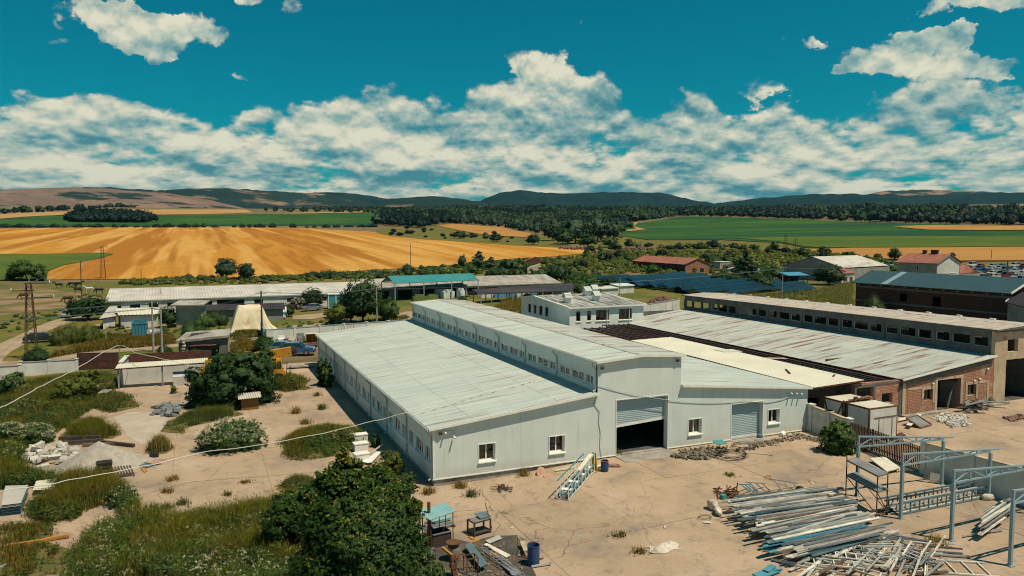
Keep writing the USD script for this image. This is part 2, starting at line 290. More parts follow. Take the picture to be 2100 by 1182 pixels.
# ------------------------------------------------------------ ground, fields, hills
azs = np.concatenate([np.arange(-180, -40, 6), np.arange(-40, 42, .6), np.arange(42, 180, 6)]); A = np.radians(azs)+YAW
rs = np.concatenate([[0.01], np.geomspace(4, 14000, 190)])
R_, A_ = np.meshgrid(rs, A, indexing='ij'); gx = CAM[0]+R_*np.sin(A_); gy = CAM[1]+R_*np.cos(A_)
v = np.stack([gx, gy, gz(gx, gy)-.07*(1-ss((R_-200)/60))], -1).reshape(-1, 3); na = len(A)
i = (np.arange(len(rs)-1)[:, None]*na+np.arange(na)).ravel(); j = (np.arange(len(rs)-1)[:, None]*na+(np.arange(na)+1) % na).ravel()
solo('ground', (v, np.stack([i, i+na, j+na, j], -1)), 'soil', kind='structure', smooth=True)
def drape(name, px, mat, lift=.2, cell=30, kind='structure', world=None):
    """A sheet lying on the ground inside an outline."""
    P = [at(x, y)[:2] for x, y in px] if world is None else world
    pts = []
    for a, b in zip(P, P[1:]+P[:1]): pts.append(a)
    g = Polygon(pts).buffer(0); x0, y0, x1, y1 = g.bounds; m = MB(); prep = shapely.prepared.prep(g)
    for cx in np.arange(x0, x1, cell):
        for cy in np.arange(y0, y1, cell):
            b = sbox(cx, cy, cx+cell, cy+cell)
            if not prep.intersects(b): continue
            q = b if prep.contains(b) else g.intersection(b)
            for s in getattr(q, 'geoms', [q]):
                if s.geom_type != 'Polygon' or s.area < 1e-3: continue
                if s is b: vv = np.array(b.exterior.coords)[:4]; ff = np.array([[0, 1, 2], [0, 2, 3]])
                else: vv, ff = trimesh.creation.triangulate_polygon(s, engine='earcut')
                vv = np.asarray(vv); w = np.column_stack([vv, gz(vv[:, 0], vv[:, 1])+lift])
                c = np.cross(w[ff[:, 1]]-w[ff[:, 0]], w[ff[:, 2]]-w[ff[:, 0]])[:, 2]; ff = np.array(ff); ff[c < 0] = ff[c < 0][:, ::-1]
                m.add(w, ff)
    return solo(name, m, mat, kind=kind)
drape('stubble_field', [(-60, 470), (120, 468), (240, 466), (400, 467), (620, 468), (762, 476), (800, 485), (870, 492), (950, 497), (1060, 505), (1160, 510), (1250, 515), (1200, 520), (1140, 527), (1060, 531), (1000, 536), (900, 547), (800, 553), (640, 562), (520, 569), (420, 571), (300, 573), (95, 575), (-60, 575)], 'gold_field', .2)
drape('green_field', [(-60, 523), (100, 522), (200, 520), (234, 522), (212, 530), (130, 546), (98, 558), (97, 576), (-60, 577)], 'meadow', .4, 20)
drape('green_field', [(-60, 455), (60, 446), (160, 441), (310, 442), (520, 440), (640, 437), (776, 436), (775, 463), (400, 464), (-60, 467)], 'green_field', .5, 40)
drape('pale_field', [(-60, 443), (60, 437), (170, 433), (340, 430), (505, 431), (520, 437), (440, 439.5), (310, 441), (155, 440.5), (60, 445), (-60, 454)], 'pale_field', .7, 40)
drape('pale_field', [(545, 439.5), (640, 436.5), (776, 434.5), (776, 436), (640, 438.5)], 'pale_field', .9, 40)
drape('fallow_field', [(898, 463), (930, 460), (975, 463), (1030, 467), (1092, 481), (1080, 488), (1000, 484), (945, 474)], 'tan_field', .5)
drape('green_field', [(1285, 462), (1400, 444), (1500, 446), (1640, 451), (1860, 459), (2180, 466), (2180, 508), (1700, 511), (1650, 509), (1600, 499), (1480, 493), (1330, 493), (1270, 484)], 'green_field', .4, 40)
drape('green_field', [(1500, 489), (1700, 487), (2180, 485), (2180, 507), (1700, 510.5), (1650, 508), (1600, 498)], 'meadow', .7, 40)
drape('wheat_strip', [(1830, 466), (1900, 463.5), (2180, 465), (2180, 475), (1900, 473)], 'tan_field', .9, 40)
drape('wheat_strip', [(1640, 513), (1760, 510), (2180, 507.5), (2180, 536), (1960, 537), (1840, 535), (1740, 526)], 'tan_field', .5, 30)
drape('sandy_track', [(1292, 460), (1310, 456), (1300, 466), (1325, 472), (1290, 476), (1280, 474), (1305, 471)], 'pale_field', .9, 30)
# hills: ranges, each a height field over heading and distance
def hills(name, sky, r0, r1, mat, base, rough, seed, n=260, m=26, depth=.5):
    a = np.array([azel(x, y) for x, y in sky]); hd = np.linspace(a[0, 0], a[-1, 0], n)
    el = PchipInterpolator(a[:, 0], a[:, 1])(hd); rp = r0+(r1-r0)*depth
    crest = CAM[2]+rp*np.tan(np.radians(el))
    t = np.linspace(0, 1, m); rr = r0+(r1-r0)*t
    prof = np.where(t < depth, ss(t/depth)**.8, 1-.55*ss((t-depth)/(1-depth)))
    V = []
    for k in range(m):
        h = np.radians(hd)+YAW; x = CAM[0]+rr[k]*np.sin(h); y = CAM[1]+rr[k]*np.cos(h)
        nz_ = meshkit.fbm(np.stack([x, y, 0*x], -1)/420, 5, seed)-.5
        fz = meshkit.noise(np.stack([x, y, 0*x], -1)/38, seed+9)-.5
        z = base+(crest-base)*prof[k]*(1+.42*nz_*(1-abs(prof[k])**6))+rough*fz
        V.append(np.stack([x, y, z], -1))
    V = np.vstack(V); i = (np.arange(m-1)[:, None]*n+np.arange(n-1)).ravel()
    return solo(name, (V, np.stack([i, i+n, i+n+1, i+1], -1)), mat, kind='structure', smooth=True)
hills('hills', [(-700, 400), (-300, 398), (-80, 392), (0, 391), (60, 389), (150, 386), (260, 392), (340, 398), (420, 410), (480, 424), (520, 432)], 2300, 3600, 'hill_bare', 74, 7, 3)
hills('hills', [(-700, 397), (-300, 393), (-60, 389), (30, 391), (100, 388), (190, 385), (280, 388), (350, 396), (420, 404), (480, 420), (520, 430)], 3000, 4200, 'hill_wood', 82, 8, 31)
hills('hills', [(180, 428), (240, 402), (300, 395), (400, 387), (470, 388), (560, 393), (640, 398), (700, 404), (760, 418), (800, 430)], 2700, 4200, 'hill', 78, 8, 5)
hills('hills', [(540, 420), (600, 399), (640, 396), (700, 396), (760, 402), (810, 409), (860, 404), (900, 404), (950, 409), (990, 416), (1030, 424)], 3400, 5000, 'hill_wood', 82, 9, 8)
hills('hills', [(740, 430), (800, 411), (830, 406), (870, 404), (930, 408), (980, 414), (1020, 424), (1050, 432)], 2500, 3300, 'hill', 80, 6, 21)
hills('hills', [(950, 428), (985, 413), (1010, 402), (1040, 394), (1075, 391), (1110, 396), (1150, 398), (1220, 396), (1290, 395), (1350, 397), (1400, 407), (1450, 416), (1500, 426)], 3000, 4600, 'hill_wood', 82, 9, 11)
hills('hills', [(1430, 425), (1490, 416), (1540, 410), (1600, 404), (1680, 399), (1760, 399), (1830, 400), (1900, 404), (1980, 400), (2060, 396), (2200, 400), (2500, 396), (2900, 402)], 3000, 4600, 'hill_wood', 82, 9, 14)
hills('hills', [(1700, 420), (1760, 402), (1830, 392), (1890, 389), (1950, 391), (2030, 394), (2100, 398), (2300, 402), (2600, 398)], 4600, 6500, 'hill', 85, 9, 17)
# rough ground, tracks
drape('rough_grass', [(-60, 578), (300, 574), (520, 571), (800, 554), (1000, 538), (1140, 529), (1250, 516), (1650, 512), (1840, 537), (2180, 538), (2180, 600), (1760, 640), (1300, 660), (700, 690), (500, 720), (230, 760), (-60, 790)], 'scrub', .0, 12)
drape('rough_grass', [(762, 471), (850, 468), (900, 463), (945, 475), (1000, 485), (1080, 489), (1100, 482), (1270, 485), (1330, 494), (1480, 494), (1600, 500), (1650, 512), (1250, 516), (1060, 506), (950, 498), (870, 493), (800, 486)], 'scrub', .1, 25)
drape('dry_field', [(-60, 600), (80, 590), (150, 600), (215, 612), (205, 632), (130, 632), (60, 640), (-60, 655)], 'road_dry', .03, 8)
drape('dirt_track', [(-60, 722), (0, 705), (54, 681), (74, 671), (100, 661), (130, 652), (165, 650), (230, 652), (230, 657), (160, 659), (110, 674), (84, 687), (60, 702), (22, 722), (6, 737), (0, 750), (-60, 772)], 'road', .03, 8)
drape('dirt_track', [(0, 742), (60, 742), (106, 736), (160, 725), (230, 717), (312, 711), (364, 706), (480, 699), (560, 687), (560, 693), (480, 705), (364, 713), (312, 719), (230, 724), (160, 734), (106, 745), (0, 752)], 'road', .05, 8)
drape('dirt_track', [(196, 665), (260, 671), (340, 667), (340, 671), (260, 676), (196, 670)], 'road', .03, 8)
drape('dirt_track', [(600, 648), (690, 640), (690, 646), (640, 655), (600, 655)], 'road', .03, 8)
drape('yellow_weeds', [(830, 560), (940, 548), (1010, 552), (1000, 560), (900, 570), (830, 572)], 'weed_yellow', .12, 8)
drape('yellow_weeds', [(1380, 522), (1640, 518), (1640, 530), (1500, 545), (1440, 545), (1430, 532)], 'weed_yellow', .12, 10)
drape('bare_soil', [(1430, 543), (1530, 540), (1530, 560), (1430, 563)], 'road_dry', .15, 8)
drape('paved_apron', [(600, 690), (830, 655), (960, 640), (960, 628), (830, 640), (780, 655), (600, 668)], 'road', .04, 8)
# ------------------------------------------------------------ concrete yard of cast slabs
_n = {"g": ("geometry", {}), "n1": ("noise_texture", {"scale": .15, "detail": 8.0, "roughness": .68}), "r1": ("rgb_ramp", {"ramp": [(.26, (.17, .145, .125)), (.38, (.27, .21, .16)), (.50, (.37, .275, .185)), (.60, (.40, .30, .215)), (.76, (.47, .38, .28))]}),
      "n2": ("noise_texture", {"scale": 1.1, "detail": 8.0, "roughness": .7}), "r2": ("map_range", {"from_min": .53, "from_max": .70, "clamp": True}), "m2": ("mix", {"color2": (.17, .14, .118)}), "f2": ("math", {"math_type": "multiply", "value2": .75}),
      "n3": ("noise_texture", {"scale": 9.0, "detail": 5.0, "roughness": .75}), "v3": ("map_range", {"to_min": .72, "to_max": 1.28}), "h3": ("hsv", {}), "oi": ("object_info", {}), "vo": ("map_range", {"to_min": .93, "to_max": 1.06}), "ho": ("hsv", {}),
      "wn": ("noise_texture", {"scale": .7, "detail": 4.0}), "wm": ("mix", {"mix_type": "add", "fac": 1.1}), "vo2": ("voronoi_texture", {"feature": "distance_to_edge", "scale": .17}), "rc": ("map_range", {"from_min": .0015, "from_max": .005, "to_min": .75, "to_max": 0, "clamp": True}), "mc": ("mix", {"color2": (.12, .085, .06)}),
      "n4": ("noise_texture", {"scale": .05, "detail": 3.0}), "r4": ("map_range", {"from_min": .52, "from_max": .62, "clamp": True}), "f4": ("math", {"math_type": "multiply"}), "gp": ("map_range", {"from_min": .45, "from_max": .6, "clamp": True}),
      "bu": ("bump", {"strength": .35, "distance": .04}), "p": ("principled_bsdf", {"roughness": .92, "specular_ior_level": .15})}
_l = [("g.position", x+".vector") for x in ("n1", "n2", "n3", "wn", "n4")]+[("n1.fac", "r1.fac"), ("n2.fac", "r2.value"), ("r2.result", "f2.value1"), ("f2.value", "m2.fac"), ("r1.color", "m2.color1"), ("n3.fac", "v3.value"), ("v3.result", "h3.value"), ("m2.color", "h3.color"), ("oi.random", "vo.value"), ("vo.result", "ho.value"), ("h3.color", "ho.color"),
      ("g.position", "wm.color1"), ("wn.color", "wm.color2"), ("wm.color", "vo2.vector"), ("vo2.distance", "rc.value"), ("n4.fac", "r4.value"), ("rc.result", "f4.value1"), ("r4.result", "f4.value2"), ("f4.value", "mc.fac"), ("ho.color", "mc.color1"), ("mc.color", "p.base_color"), ("n3.fac", "bu.height"), ("bu.normal", "p.normal")]
M['concrete'] = usdkit.material(stage, '/World/Looks/concrete', _n, _l, surface="p.BSDF")
yard = thing('yard', None, None, (0, 0, 0), kind='structure')
area = Polygon([(-27, -36), (84, -36), (84, 6), (62, 9), (31, 9), (31, .02), (.02, .02), (0.02, 50), (-3.5, 50.5), (-13, 47), (-22.5, 44), (-24.5, 20), (-26, 2)])
r = np.random.default_rng(11); xs_ = -27+np.arange(0, 20)*5.85; ys_ = -36+np.arange(0, 15)*6.15
for x in xs_:
    for y in ys_:
        g = sbox(x+.007, y+.007, x+5.85-.007, y+6.15-.007).intersection(area)
        if g.is_empty or g.area < .2: continue
        for s in getattr(g, 'geoms', [g]):
            if s.geom_type != 'Polygon' or s.area < .05: continue
            c = LineString(s.exterior.coords).segmentize(2.0).coords; s = Polygon(c)
            m = trimesh.creation.extrude_polygon(s, .2, engine='earcut'); vv = m.vertices.copy(); dz = r.normal()*.008; vv[:, 2] = vv[:, 2]-.2+gz(vv[:, 0], vv[:, 1])+dz+.001
            put(yard, 'concrete_slab', (vv, m.faces), 'concrete')
drape('pale_path', [(232, 856), (262, 846), (318, 844), (345, 858), (335, 880), (318, 905), (290, 912), (262, 896), (248, 876)], 'pale_concrete', .014, 3)
drape('pink_soil', [(-60, 1060), (60, 1075), (150, 1095), (175, 1130), (140, 1200), (-60, 1240)], 'pink_soil', .012, 3)
# ------------------------------------------------------------ materials of buildings
_n = {"g": ("geometry", {}), "sx": ("separate_xyz", {}), "n1": ("noise_texture", {"scale": .6, "detail": 5.0}), "r1": ("map_range", {"from_min": .4, "from_max": .62, "clamp": True}), "m1": ("mix", {"color1": (.61, .67, .635), "color2": (.57, .63, .60)}),
      "mp": ("mapping", {"scale": (2.2, 2.2, .16)}), "n2": ("noise_texture", {"scale": 1.0, "detail": 6.0, "roughness": .65}), "r2": ("map_range", {"from_min": .56, "from_max": .80, "to_max": .55, "clamp": True}), "m2": ("mix", {"color2": (.42, .42, .36)}),
      "n3": ("noise_texture", {"scale": 3.0, "detail": 5.0}), "hz": ("map_range", {"from_min": .45, "from_max": 1.15, "to_min": .75, "to_max": .0, "clamp": True}), "mu": ("math", {"math_type": "multiply"}), "m3": ("mix", {"color2": (.40, .33, .25)}),
      "oi": ("object_info", {}), "vo": ("map_range", {"to_min": .975, "to_max": 1.02}), "h": ("hsv", {}), "p": ("principled_bsdf", {"roughness": .5, "specular_ior_level": .35})}
_l = [("g.position", "n1.vector"), ("g.position", "sx.vector"), ("n1.fac", "r1.value"), ("r1.result", "m1.fac"), ("g.position", "mp.vector"), ("mp.vector", "n2.vector"), ("n2.fac", "r2.value"), ("r2.result", "m2.fac"), ("m1.color", "m2.color1"), ("g.position", "n3.vector"), ("sx.z", "hz.value"), ("hz.result", "mu.value1"), ("n3.fac", "mu.value2"), ("mu.value", "m3.fac"), ("m2.color", "m3.color1"), ("oi.random", "vo.value"), ("vo.result", "h.value"), ("m3.color", "h.color"), ("h.color", "p.base_color")]
M['panel'] = usdkit.material(stage, '/World/Looks/panel', _n, _l, surface="p.BSDF")
pm('white_trim', (.76, .76, .70), (.68, .68, .63), 2, rough=.5, spec=.4)
pm('white_plaster', (.72, .73, .69), (.64, .66, .62), .8, rough=.85, spec=.2, c3=(.5, .5, .45), s3=(.6, .6, .2), lo3=.6, hi3=.75)
pm('roof_sheet', (.43, .475, .435), (.33, .385, .365), 1, (.12, 2.2, 1), lo=.38, hi=.66, c3=(.22, .155, .13), s3=(.16, 2.6, .5), lo3=.56, hi3=.70, rough=.5, spec=.4, rnd=.04)
pm('roof_rust', (.40, .425, .385), (.31, .335, .32), 1, (.15, 2.4, 1), lo=.4, hi=.66, c3=(.17, .085, .065), s3=(.11, 1.5, .5), lo3=.53, hi3=.62, rough=.55, spec=.3, rnd=.05)
pm('roof_cream', (.62, .60, .48), (.56, .54, .44), .3, rough=.5, spec=.35, rnd=.02)
pm('roof_dirty', (.50, .50, .45), (.13, .13, .13), 1, (2.6, .25, 1), lo=.42, hi=.6, rough=.6, spec=.3, rnd=.04)
pm('roof_blue', (.016, .06, .08), (.022, .07, .092), .6, rough=.6, spec=.2, rnd=.06)
pm('roof_dark', (.035, .03, .035), (.05, .042, .045), .5, rough=.6, rnd=.1)
pm('roof_teal', (.04, .22, .24), (.05, .25, .26), .4, rough=.5)
pm('roof_grey', (.40, .38, .33), (.26, .23, .20), 1, (.5, .3, 1), lo=.42, hi=.6, rough=.7, rnd=.08)
pm('roof_asb', (.52, .50, .45), (.42, .40, .36), 1, (.3, .3, 1), rough=.8, rnd=.05)
pm('tile_red', (.34, .115, .075), (.22, .10, .08), 2.0, lo=.35, hi=.65, c3=(.30, .24, .2), s3=(1.2, 1.2, 1.2), lo3=.58, hi3=.7, rough=.85, rnd=.12, fine=.25, fscale=6)
pm('gutter', (.45, .48, .47), (.38, .42, .42), 1, rough=.45, spec=.4)
pm('base_concrete', (.33, .31, .28), (.22, .2, .17), 1.3, rough=.9, fine=.15, fscale=8)
pm('old_concrete', (.145, .148, .138), (.09, .095, .092), .9, lo=.35, hi=.65, c3=(.10, .09, .08), s3=(.5, .5, 1.2), lo3=.55, hi3=.7, rough=.92, fine=.2, fscale=5, bump=.3)
pm('sand_plaster', (.50, .40, .27), (.38, .29, .19), 1.1, lo=.35, hi=.65, c3=(.30, .15, .10), s3=(.8, .8, .8), lo3=.60, hi3=.68, rough=.92, fine=.15, fscale=5, bump=.3)
pm('glass_dark', (.02, .03, .035), rough=.08, spec=.6)
pm('frame_white', (.72, .72, .69), rough=.4, spec=.4)
pm('frame_brown', (.10, .05, .035), rough=.5)
pm('interior', (.10, .09, .08), (.06, .055, .05), .8, rough=.9)
pm('shutter', (.40, .49, .51), (.37, .46, .48), 1, rough=.4, spec=.4)
pm('rust', (.16, .065, .03), (.09, .045, .03), 3, rough=.85, fine=.3, fscale=12)
pm('dark_steel', (.045, .04, .042), (.07, .05, .042), 2, rough=.6)
pm('grey_metal', (.30, .32, .33), (.24, .25, .26), 2, rough=.45, metal=.3)
pm('red_purlin', (.13, .045, .03), (.07, .03, .025), 1.5, rough=.8)
_n = {"g": ("geometry", {}), "sx": ("separate_xyz", {}), "cx": ("combine_xyz", {}), "ad": ("math", {"math_type": "add"}),
      "b": ("brick_texture", {"scale": 1.0, "brick_width": .36, "row_height": .13, "mortar_size": .016, "color1": (.38, .135, .08), "color2": (.25, .10, .07), "mortar": (.40, .32, .24), "bias": -.1}),
      "n": ("noise_texture", {"scale": .9, "detail": 6.0, "roughness": .7}), "r": ("map_range", {"from_min": .55, "from_max": .64, "clamp": True}), "mx": ("mix", {"color2": (.42, .32, .21)}),
      "bu": ("bump", {"strength": .8, "distance": .03, "invert": True}), "n2": ("noise_texture", {"scale": 4.0, "detail": 5.0}), "h": ("hsv", {}), "vr": ("map_range", {"to_min": .55, "to_max": 1.45}), "p": ("principled_bsdf", {"roughness": .9, "specular_ior_level": .2})}
_l = [("g.position", "sx.vector"), ("sx.x", "ad.value1"), ("sx.y", "ad.value2"), ("ad.value", "cx.x"), ("sx.z", "cx.y"), ("cx.vector", "b.vector"), ("g.position", "n.vector"), ("n.fac", "r.value"), ("r.result", "mx.fac"), ("b.color", "h.color"), ("g.position", "n2.vector"), ("n2.fac", "vr.value"), ("vr.result", "h.value"), ("h.color", "mx.color1"), ("mx.color", "p.base_color"), ("b.fac", "bu.height"), ("bu.normal", "p.normal")]
M['brick'] = usdkit.material(stage, '/World/Looks/brick', _n, _l, surface="p.BSDF")
_n = dict(_n); _n["b"] = ("brick_texture", {"scale": 1.0, "brick_width": .5, "row_height": .24, "mortar_size": .02, "color1": (.075, .028, .020), "color2": (.05, .022, .018), "mortar": (.10, .07, .055)}); _n["mx"] = ("mix", {"color2": (.07, .045, .035)})
M['brick_dark'] = usdkit.material(stage, '/World/Looks/brick_dark', _n, _l, surface="p.BSDF")
_n = dict(_n); _n["b"] = ("brick_texture", {"scale": 1.0, "brick_width": .55, "row_height": .2, "mortar_size": .02, "color1": (.20, .17, .145), "color2": (.13, .11, .10), "mortar": (.08, .07, .06)}); _n["mx"] = ("mix", {"color2": (.22, .18, .14)})
M['stone'] = usdkit.material(stage, '/World/Looks/stone', _n, _l, surface="p.BSDF")
M['pane'] = usdkit.material(stage, '/World/Looks/pane', {"t": ("transparent_bsdf", {"color": (.55, .62, .63)}), "g": ("glossy_bsdf", {"roughness": .03}), "f": ("fresnel", {"IOR": 1.5}), "ad": ("math", {"math_type": "add", "value2": .04}), "m": ("mix_closure", {})}, [("f.fac", "ad.value1"), ("ad.value", "m.fac"), ("t.BSDF", "m.closure1"), ("g.BSDF", "m.closure2")], surface="m.closure")

# ------------------------------------------------------------ white factory hall
def wv(o, ux, x, z, d): 
    ux = np.asarray(ux, float); n = np.cross(ux, (0, 0, 1.)); return np.asarray(o)+ux*x+np.array([0, 0, z])+n*d
def wbox(m, o, ux, x0, x1, z0, z1, d0, d1):
    """A box on a wall: along ux from x0 to x1, z0 to z1, from d0 to d1 outward."""
    P = [wv(o, ux, x, z, d) for z in (z0, z1) for x, d in ((x0, d0), (x0, d1), (x1, d1), (x1, d0))]; return m.hexa(P)
def window(t, o, ux, x0, x1, z0, z1, recess=.2, frame='frame_white', mull=1, casing=True, sill=True, prof=.07, glass='pane', casmat='white_trim'):
    m = MB()
    for a, b, c, d in ((x0, x1, z0, z0+prof), (x0, x1, z1-prof, z1), (x0, x0+prof, z0+prof, z1-prof), (x1-prof, x1, z0+prof, z1-prof)): wbox(m, o, ux, a, b, c, d, -recess-.06, -recess)
    w = x1-x0
    for k in range(mull): xm = x0+w*(k+1)/(mull+1); wbox(m, o, ux, xm-prof*.6, xm+prof*.6, z0+prof, z1-prof, -recess-.05, -recess+.012)
    f = put(t, 'window', m, frame)
    for k in range(mull+1):
        a, b = x0+w*k/(mull+1)+prof, x0+w*(k+1)/(mull+1)-prof
        put(f, 'pane', wbox(MB(), o, ux, a, b, z0+prof, z1-prof, -recess-.035, -recess-.027), glass)
    if casing:
        m = MB(); e = .055
        for a, b, c, d in ((x0-e, x0, z0-e, z1+e), (x1, x1+e, z0-e, z1+e), (x0, x1, z1, z1+e)): wbox(m, o, ux, a, b, c, d, .002, .035)
        for a, b in ((x0, x0+.006), (x1-.006, x1)): wbox(m, o, ux, a, b, z0, z1, -recess, .001)
        put(f, 'casing', m, casmat)
    if sill:
        m = MB(); a, b = x0-.07, x1+.07
        m.hexa([wv(o, ux, x, z, d) for z0_, dd in ((z0-.09, 0), (z0-.02, 0)) for x, d, z in ((x0 if 0 else a, .003, z0_), (a, .11, z0_-.035), (b, .11, z0_-.035), (b, .003, z0_))])
        wbox(m, o, ux, x0+.008, x1-.008, z0-.015, z0+.004, -recess, .003)
        put(f, 'sill', m, casmat)
    return f
def roof_sheets(t, a, b, c, d, nu, nv, mat, pitch=.25, amp=.022, name='roof_sheet', jitter=.004, miss=(), tones=None):
    """Ribbed sheets over the quad a b c d: nv columns along ab, nu rows up the slope from ab to dc."""
    a, b, c, d = map(lambda q: np.asarray(q, float), (a, b, c, d)); r = np.random.default_rng(int(abs(a[0]*13+b[1]*7+c[2]*100)) % 99991)
    L_ = lambda u, w: (a*(1-w)+b*w)*(1-u)+(d*(1-w)+c*w)*u
    for i in range(nu):
        for j in range(nv):
            if (i, j) in miss: continue
            u0, u1, w0, w1 = i/nu, min(1, (i+1)/nu+.012), j/nv, (j+1)/nv
            up = np.array([0, 0, r.random()*jitter+(i % 2)*.004])
            put(t, name, MB().corr(L_(u0, w0)+up+[0, 0, .010], L_(u0, w1)+up+[0, 0, .010], L_(u1, w1)+up, L_(u1, w0)+up, pitch, amp), tones[int(r.integers(len(tones)))] if tones else mat)
def downpipe(t, x, y, ztop, zbot, dx=(-1, 0), mat='gutter'):
    dx = np.array([*dx, 0.]); b = np.array([x, y, 0.])
    put(t, 'downpipe', MB().tube([b+dx*.36+[0, 0, ztop], b+dx*.36+[0, 0, ztop-.18], b+dx*.30+[0, 0, ztop-.28], b+dx*.1+[0, 0, ztop-.5], b+dx*.07+[0, 0, ztop-.62], b+dx*.07+[0, 0, zbot+.25], b+dx*.1+[0, 0, zbot+.15], b+dx*.28+[0, 0, zbot+.05]], .055, 8), mat, smooth=40)

HB, HE, HN, HA, XA, XB, XC, XD, LEN, HW = .45, 3.80, 7.21, 7.43, 11.84, 15.27, 18.72, 30.79, 47.82, 5.0
hall = thing('factory_hall', 'long white panel-clad factory hall with raised middle nave and half open roller door', 'building', (0, 0, 0))
def wall_top(x):
    if x < XA: return HE-.1+(HW-HE)*x/XA
    if x < XC: return HN-.12+(HA-HN)*(1-abs(x-XB)/(XB-XA))
    return HW-.1+(3.84-HW)*(x-XC)/(XD-XC)
D1, D2 = (13.33, 17.59, .36, 4.35), (23.34, 26.29, .36, 3.13)
WINS = [(3.08, 4.21, 1.26, 2.36), (8.15, 9.28, 1.22, 2.32), (19.46, 20.6, 1.28, 2.36), (26.85, 27.96, 1.34, 2.38)]
openings = shapely.union_all([sbox(a, c, b, d) for a, b, c, d in WINS+[D1, D2]])
put(hall, 'plinth', MB().prism(Polygon([(.04, .05), (30.75, .05), (30.75, 47.7), (.04, 47.7)]).difference(Polygon([(.34, .4), (30.4, .4), (30.4, 47.4), (.34, 47.4)])), -.3, HB).box(13.3, 17.6, .03, .5, .0, .40).box(23.3, 26.3, .03, .5, 0, .40), 'base_concrete')
xs = sorted(set([0, *range(1, 31), XD]) | {XA, XC})
xs = [x for x in xs if x not in (12, 19)]
for x0, x1 in zip(xs[:-1], xs[1:]):
    pts = [(x0+.0016, HB), (x1-.0016, HB), (x1-.0016, wall_top(x1-.01)), (x0+.0016, wall_top(x0+.01))]
    if x0 < XB < x1: pts = pts[:3]+[(XB, wall_top(XB))]+pts[3:]
    g = Polygon(pts).difference(openings)
    for q in getattr(g, 'geoms', [g]):
        if q.area > .02: put(hall, 'wall_panel', MB().wallprism(q, (0, 0, 0), (1, 0, 0), .09), 'panel')
back = Polygon([(0.05, HB), (XD-.05, HB), (XD-.05, 3.6), (XC, 4.75), (XC, 6.95), (XB, 7.15), (XA, 6.95), (XA, 4.75), (.05, 3.55)])
put(hall, 'wall_backing', MB().wallprism(back.difference(openings.buffer(.001)), (0, .091, 0), (1, 0, 0), .006), 'panel')
put(hall, 'inner_wall', MB().wallprism(back.difference(openings.buffer(.001)), (0, .10, 0), (1, 0, 0), .15), 'interior')
put(hall, 'rear_wall', MB().wallprism(back, (0, LEN-.2, 0), (1, 0, 0), .2), 'panel')
put(hall, 'floor', MB().box(.3, 30.5, .3, 47.5, .2, .42), 'interior')
put(hall, 'drip_trim', MB().box(-.03, D1[0]-.06, -.05, .0, HB-.03, HB+.03).box(D1[1]+.06, D2[0]-.06, -.05, .0, HB-.03, HB+.03).box(D2[1]+.06, XD+.02, -.05, .0, HB-.03, HB+.03).box(-.06, -.001, -.05, LEN, HB-.03, HB+.03), 'white_trim')
put(hall, 'corner_trim', MB().box(-.03, .07, -.03, -.002, HB+.03, HE-.12).box(-.03, -.002, -.002, .07, HB+.03, HE-.12), 'white_trim')
for a, b, c, d in WINS: window(hall, (0, 0, 0), (1, 0, 0), a, b, c, d, recess=.22)
bays = np.linspace(.05, LEN-.05, 9)
UL = (0, -1, 0)                                   # along the long left wall, outside is -x
for k in range(8):
    y0, y1 = bays[k]+.006, bays[k+1]-.006; o = (0, y1, 0); w = y1-y0
    wx = [(.18, 1.28), (1.95, 3.65), (4.2, 5.2)]
    g = sbox(0, HB, w, HE-.12).difference(shapely.union_all([sbox(a, 1.38, b, 2.3) for a, b in wx]))
    p = put(hall, 'side_panel', MB().wallprism(g, o, UL, .12), 'panel')
    for q, (a, b) in enumerate(wx): window(hall, o, UL, a, b, 1.38, 2.3, recess=.07, mull=1 if q != 1 else 2, casing=False, prof=.08)
    o = (XA, y1, 0)
    wx = [(.15, 1.75), (2.15, 3.95), (4.3, 5.3)]
    g = sbox(0, HW-.3, w, HN-.1).difference(shapely.union_all([sbox(a, 5.42, b, 6.08) for a, b in wx]))
    put(hall, 'nave_panel', MB().wallprism(g, o, UL, .12), 'panel')
    for q, (a, b) in enumerate(wx): window(hall, o, UL, a, b, 5.42, 6.08, recess=.07, mull=1, casing=False, prof=.07)
    put(hall, 'ledge', MB().box(-.07, -.002, y0, y1, 1.30, 1.37), 'white_trim')
for k in range(9):
    y = bays[k]+(.12 if k == 0 else -.12 if k == 8 else .28)
    downpipe(hall, 0, y, 3.72, .35); downpipe(hall, XA, y, HN-.08, 5.05)
put(hall, 'gutter', MB().tube([(-.38, -.2, 3.70), (-.38, LEN+.1, 3.70)], .075, 8), 'gutter', smooth=40)
put(hall, 'gutter', MB().tube([(XA-.30, -.2, HN-.06), (XA-.30, LEN+.1, HN-.06)], .06, 8), 'gutter', smooth=40)
put(hall, 'side_wall', MB().box(XD-.2, XD, .26, LEN-.2, HB, 3.55), 'panel')
put(hall, 'nave_wall', MB().box(XC-.12, XC, .26, LEN-.2, 4.6, 7.0), 'panel')
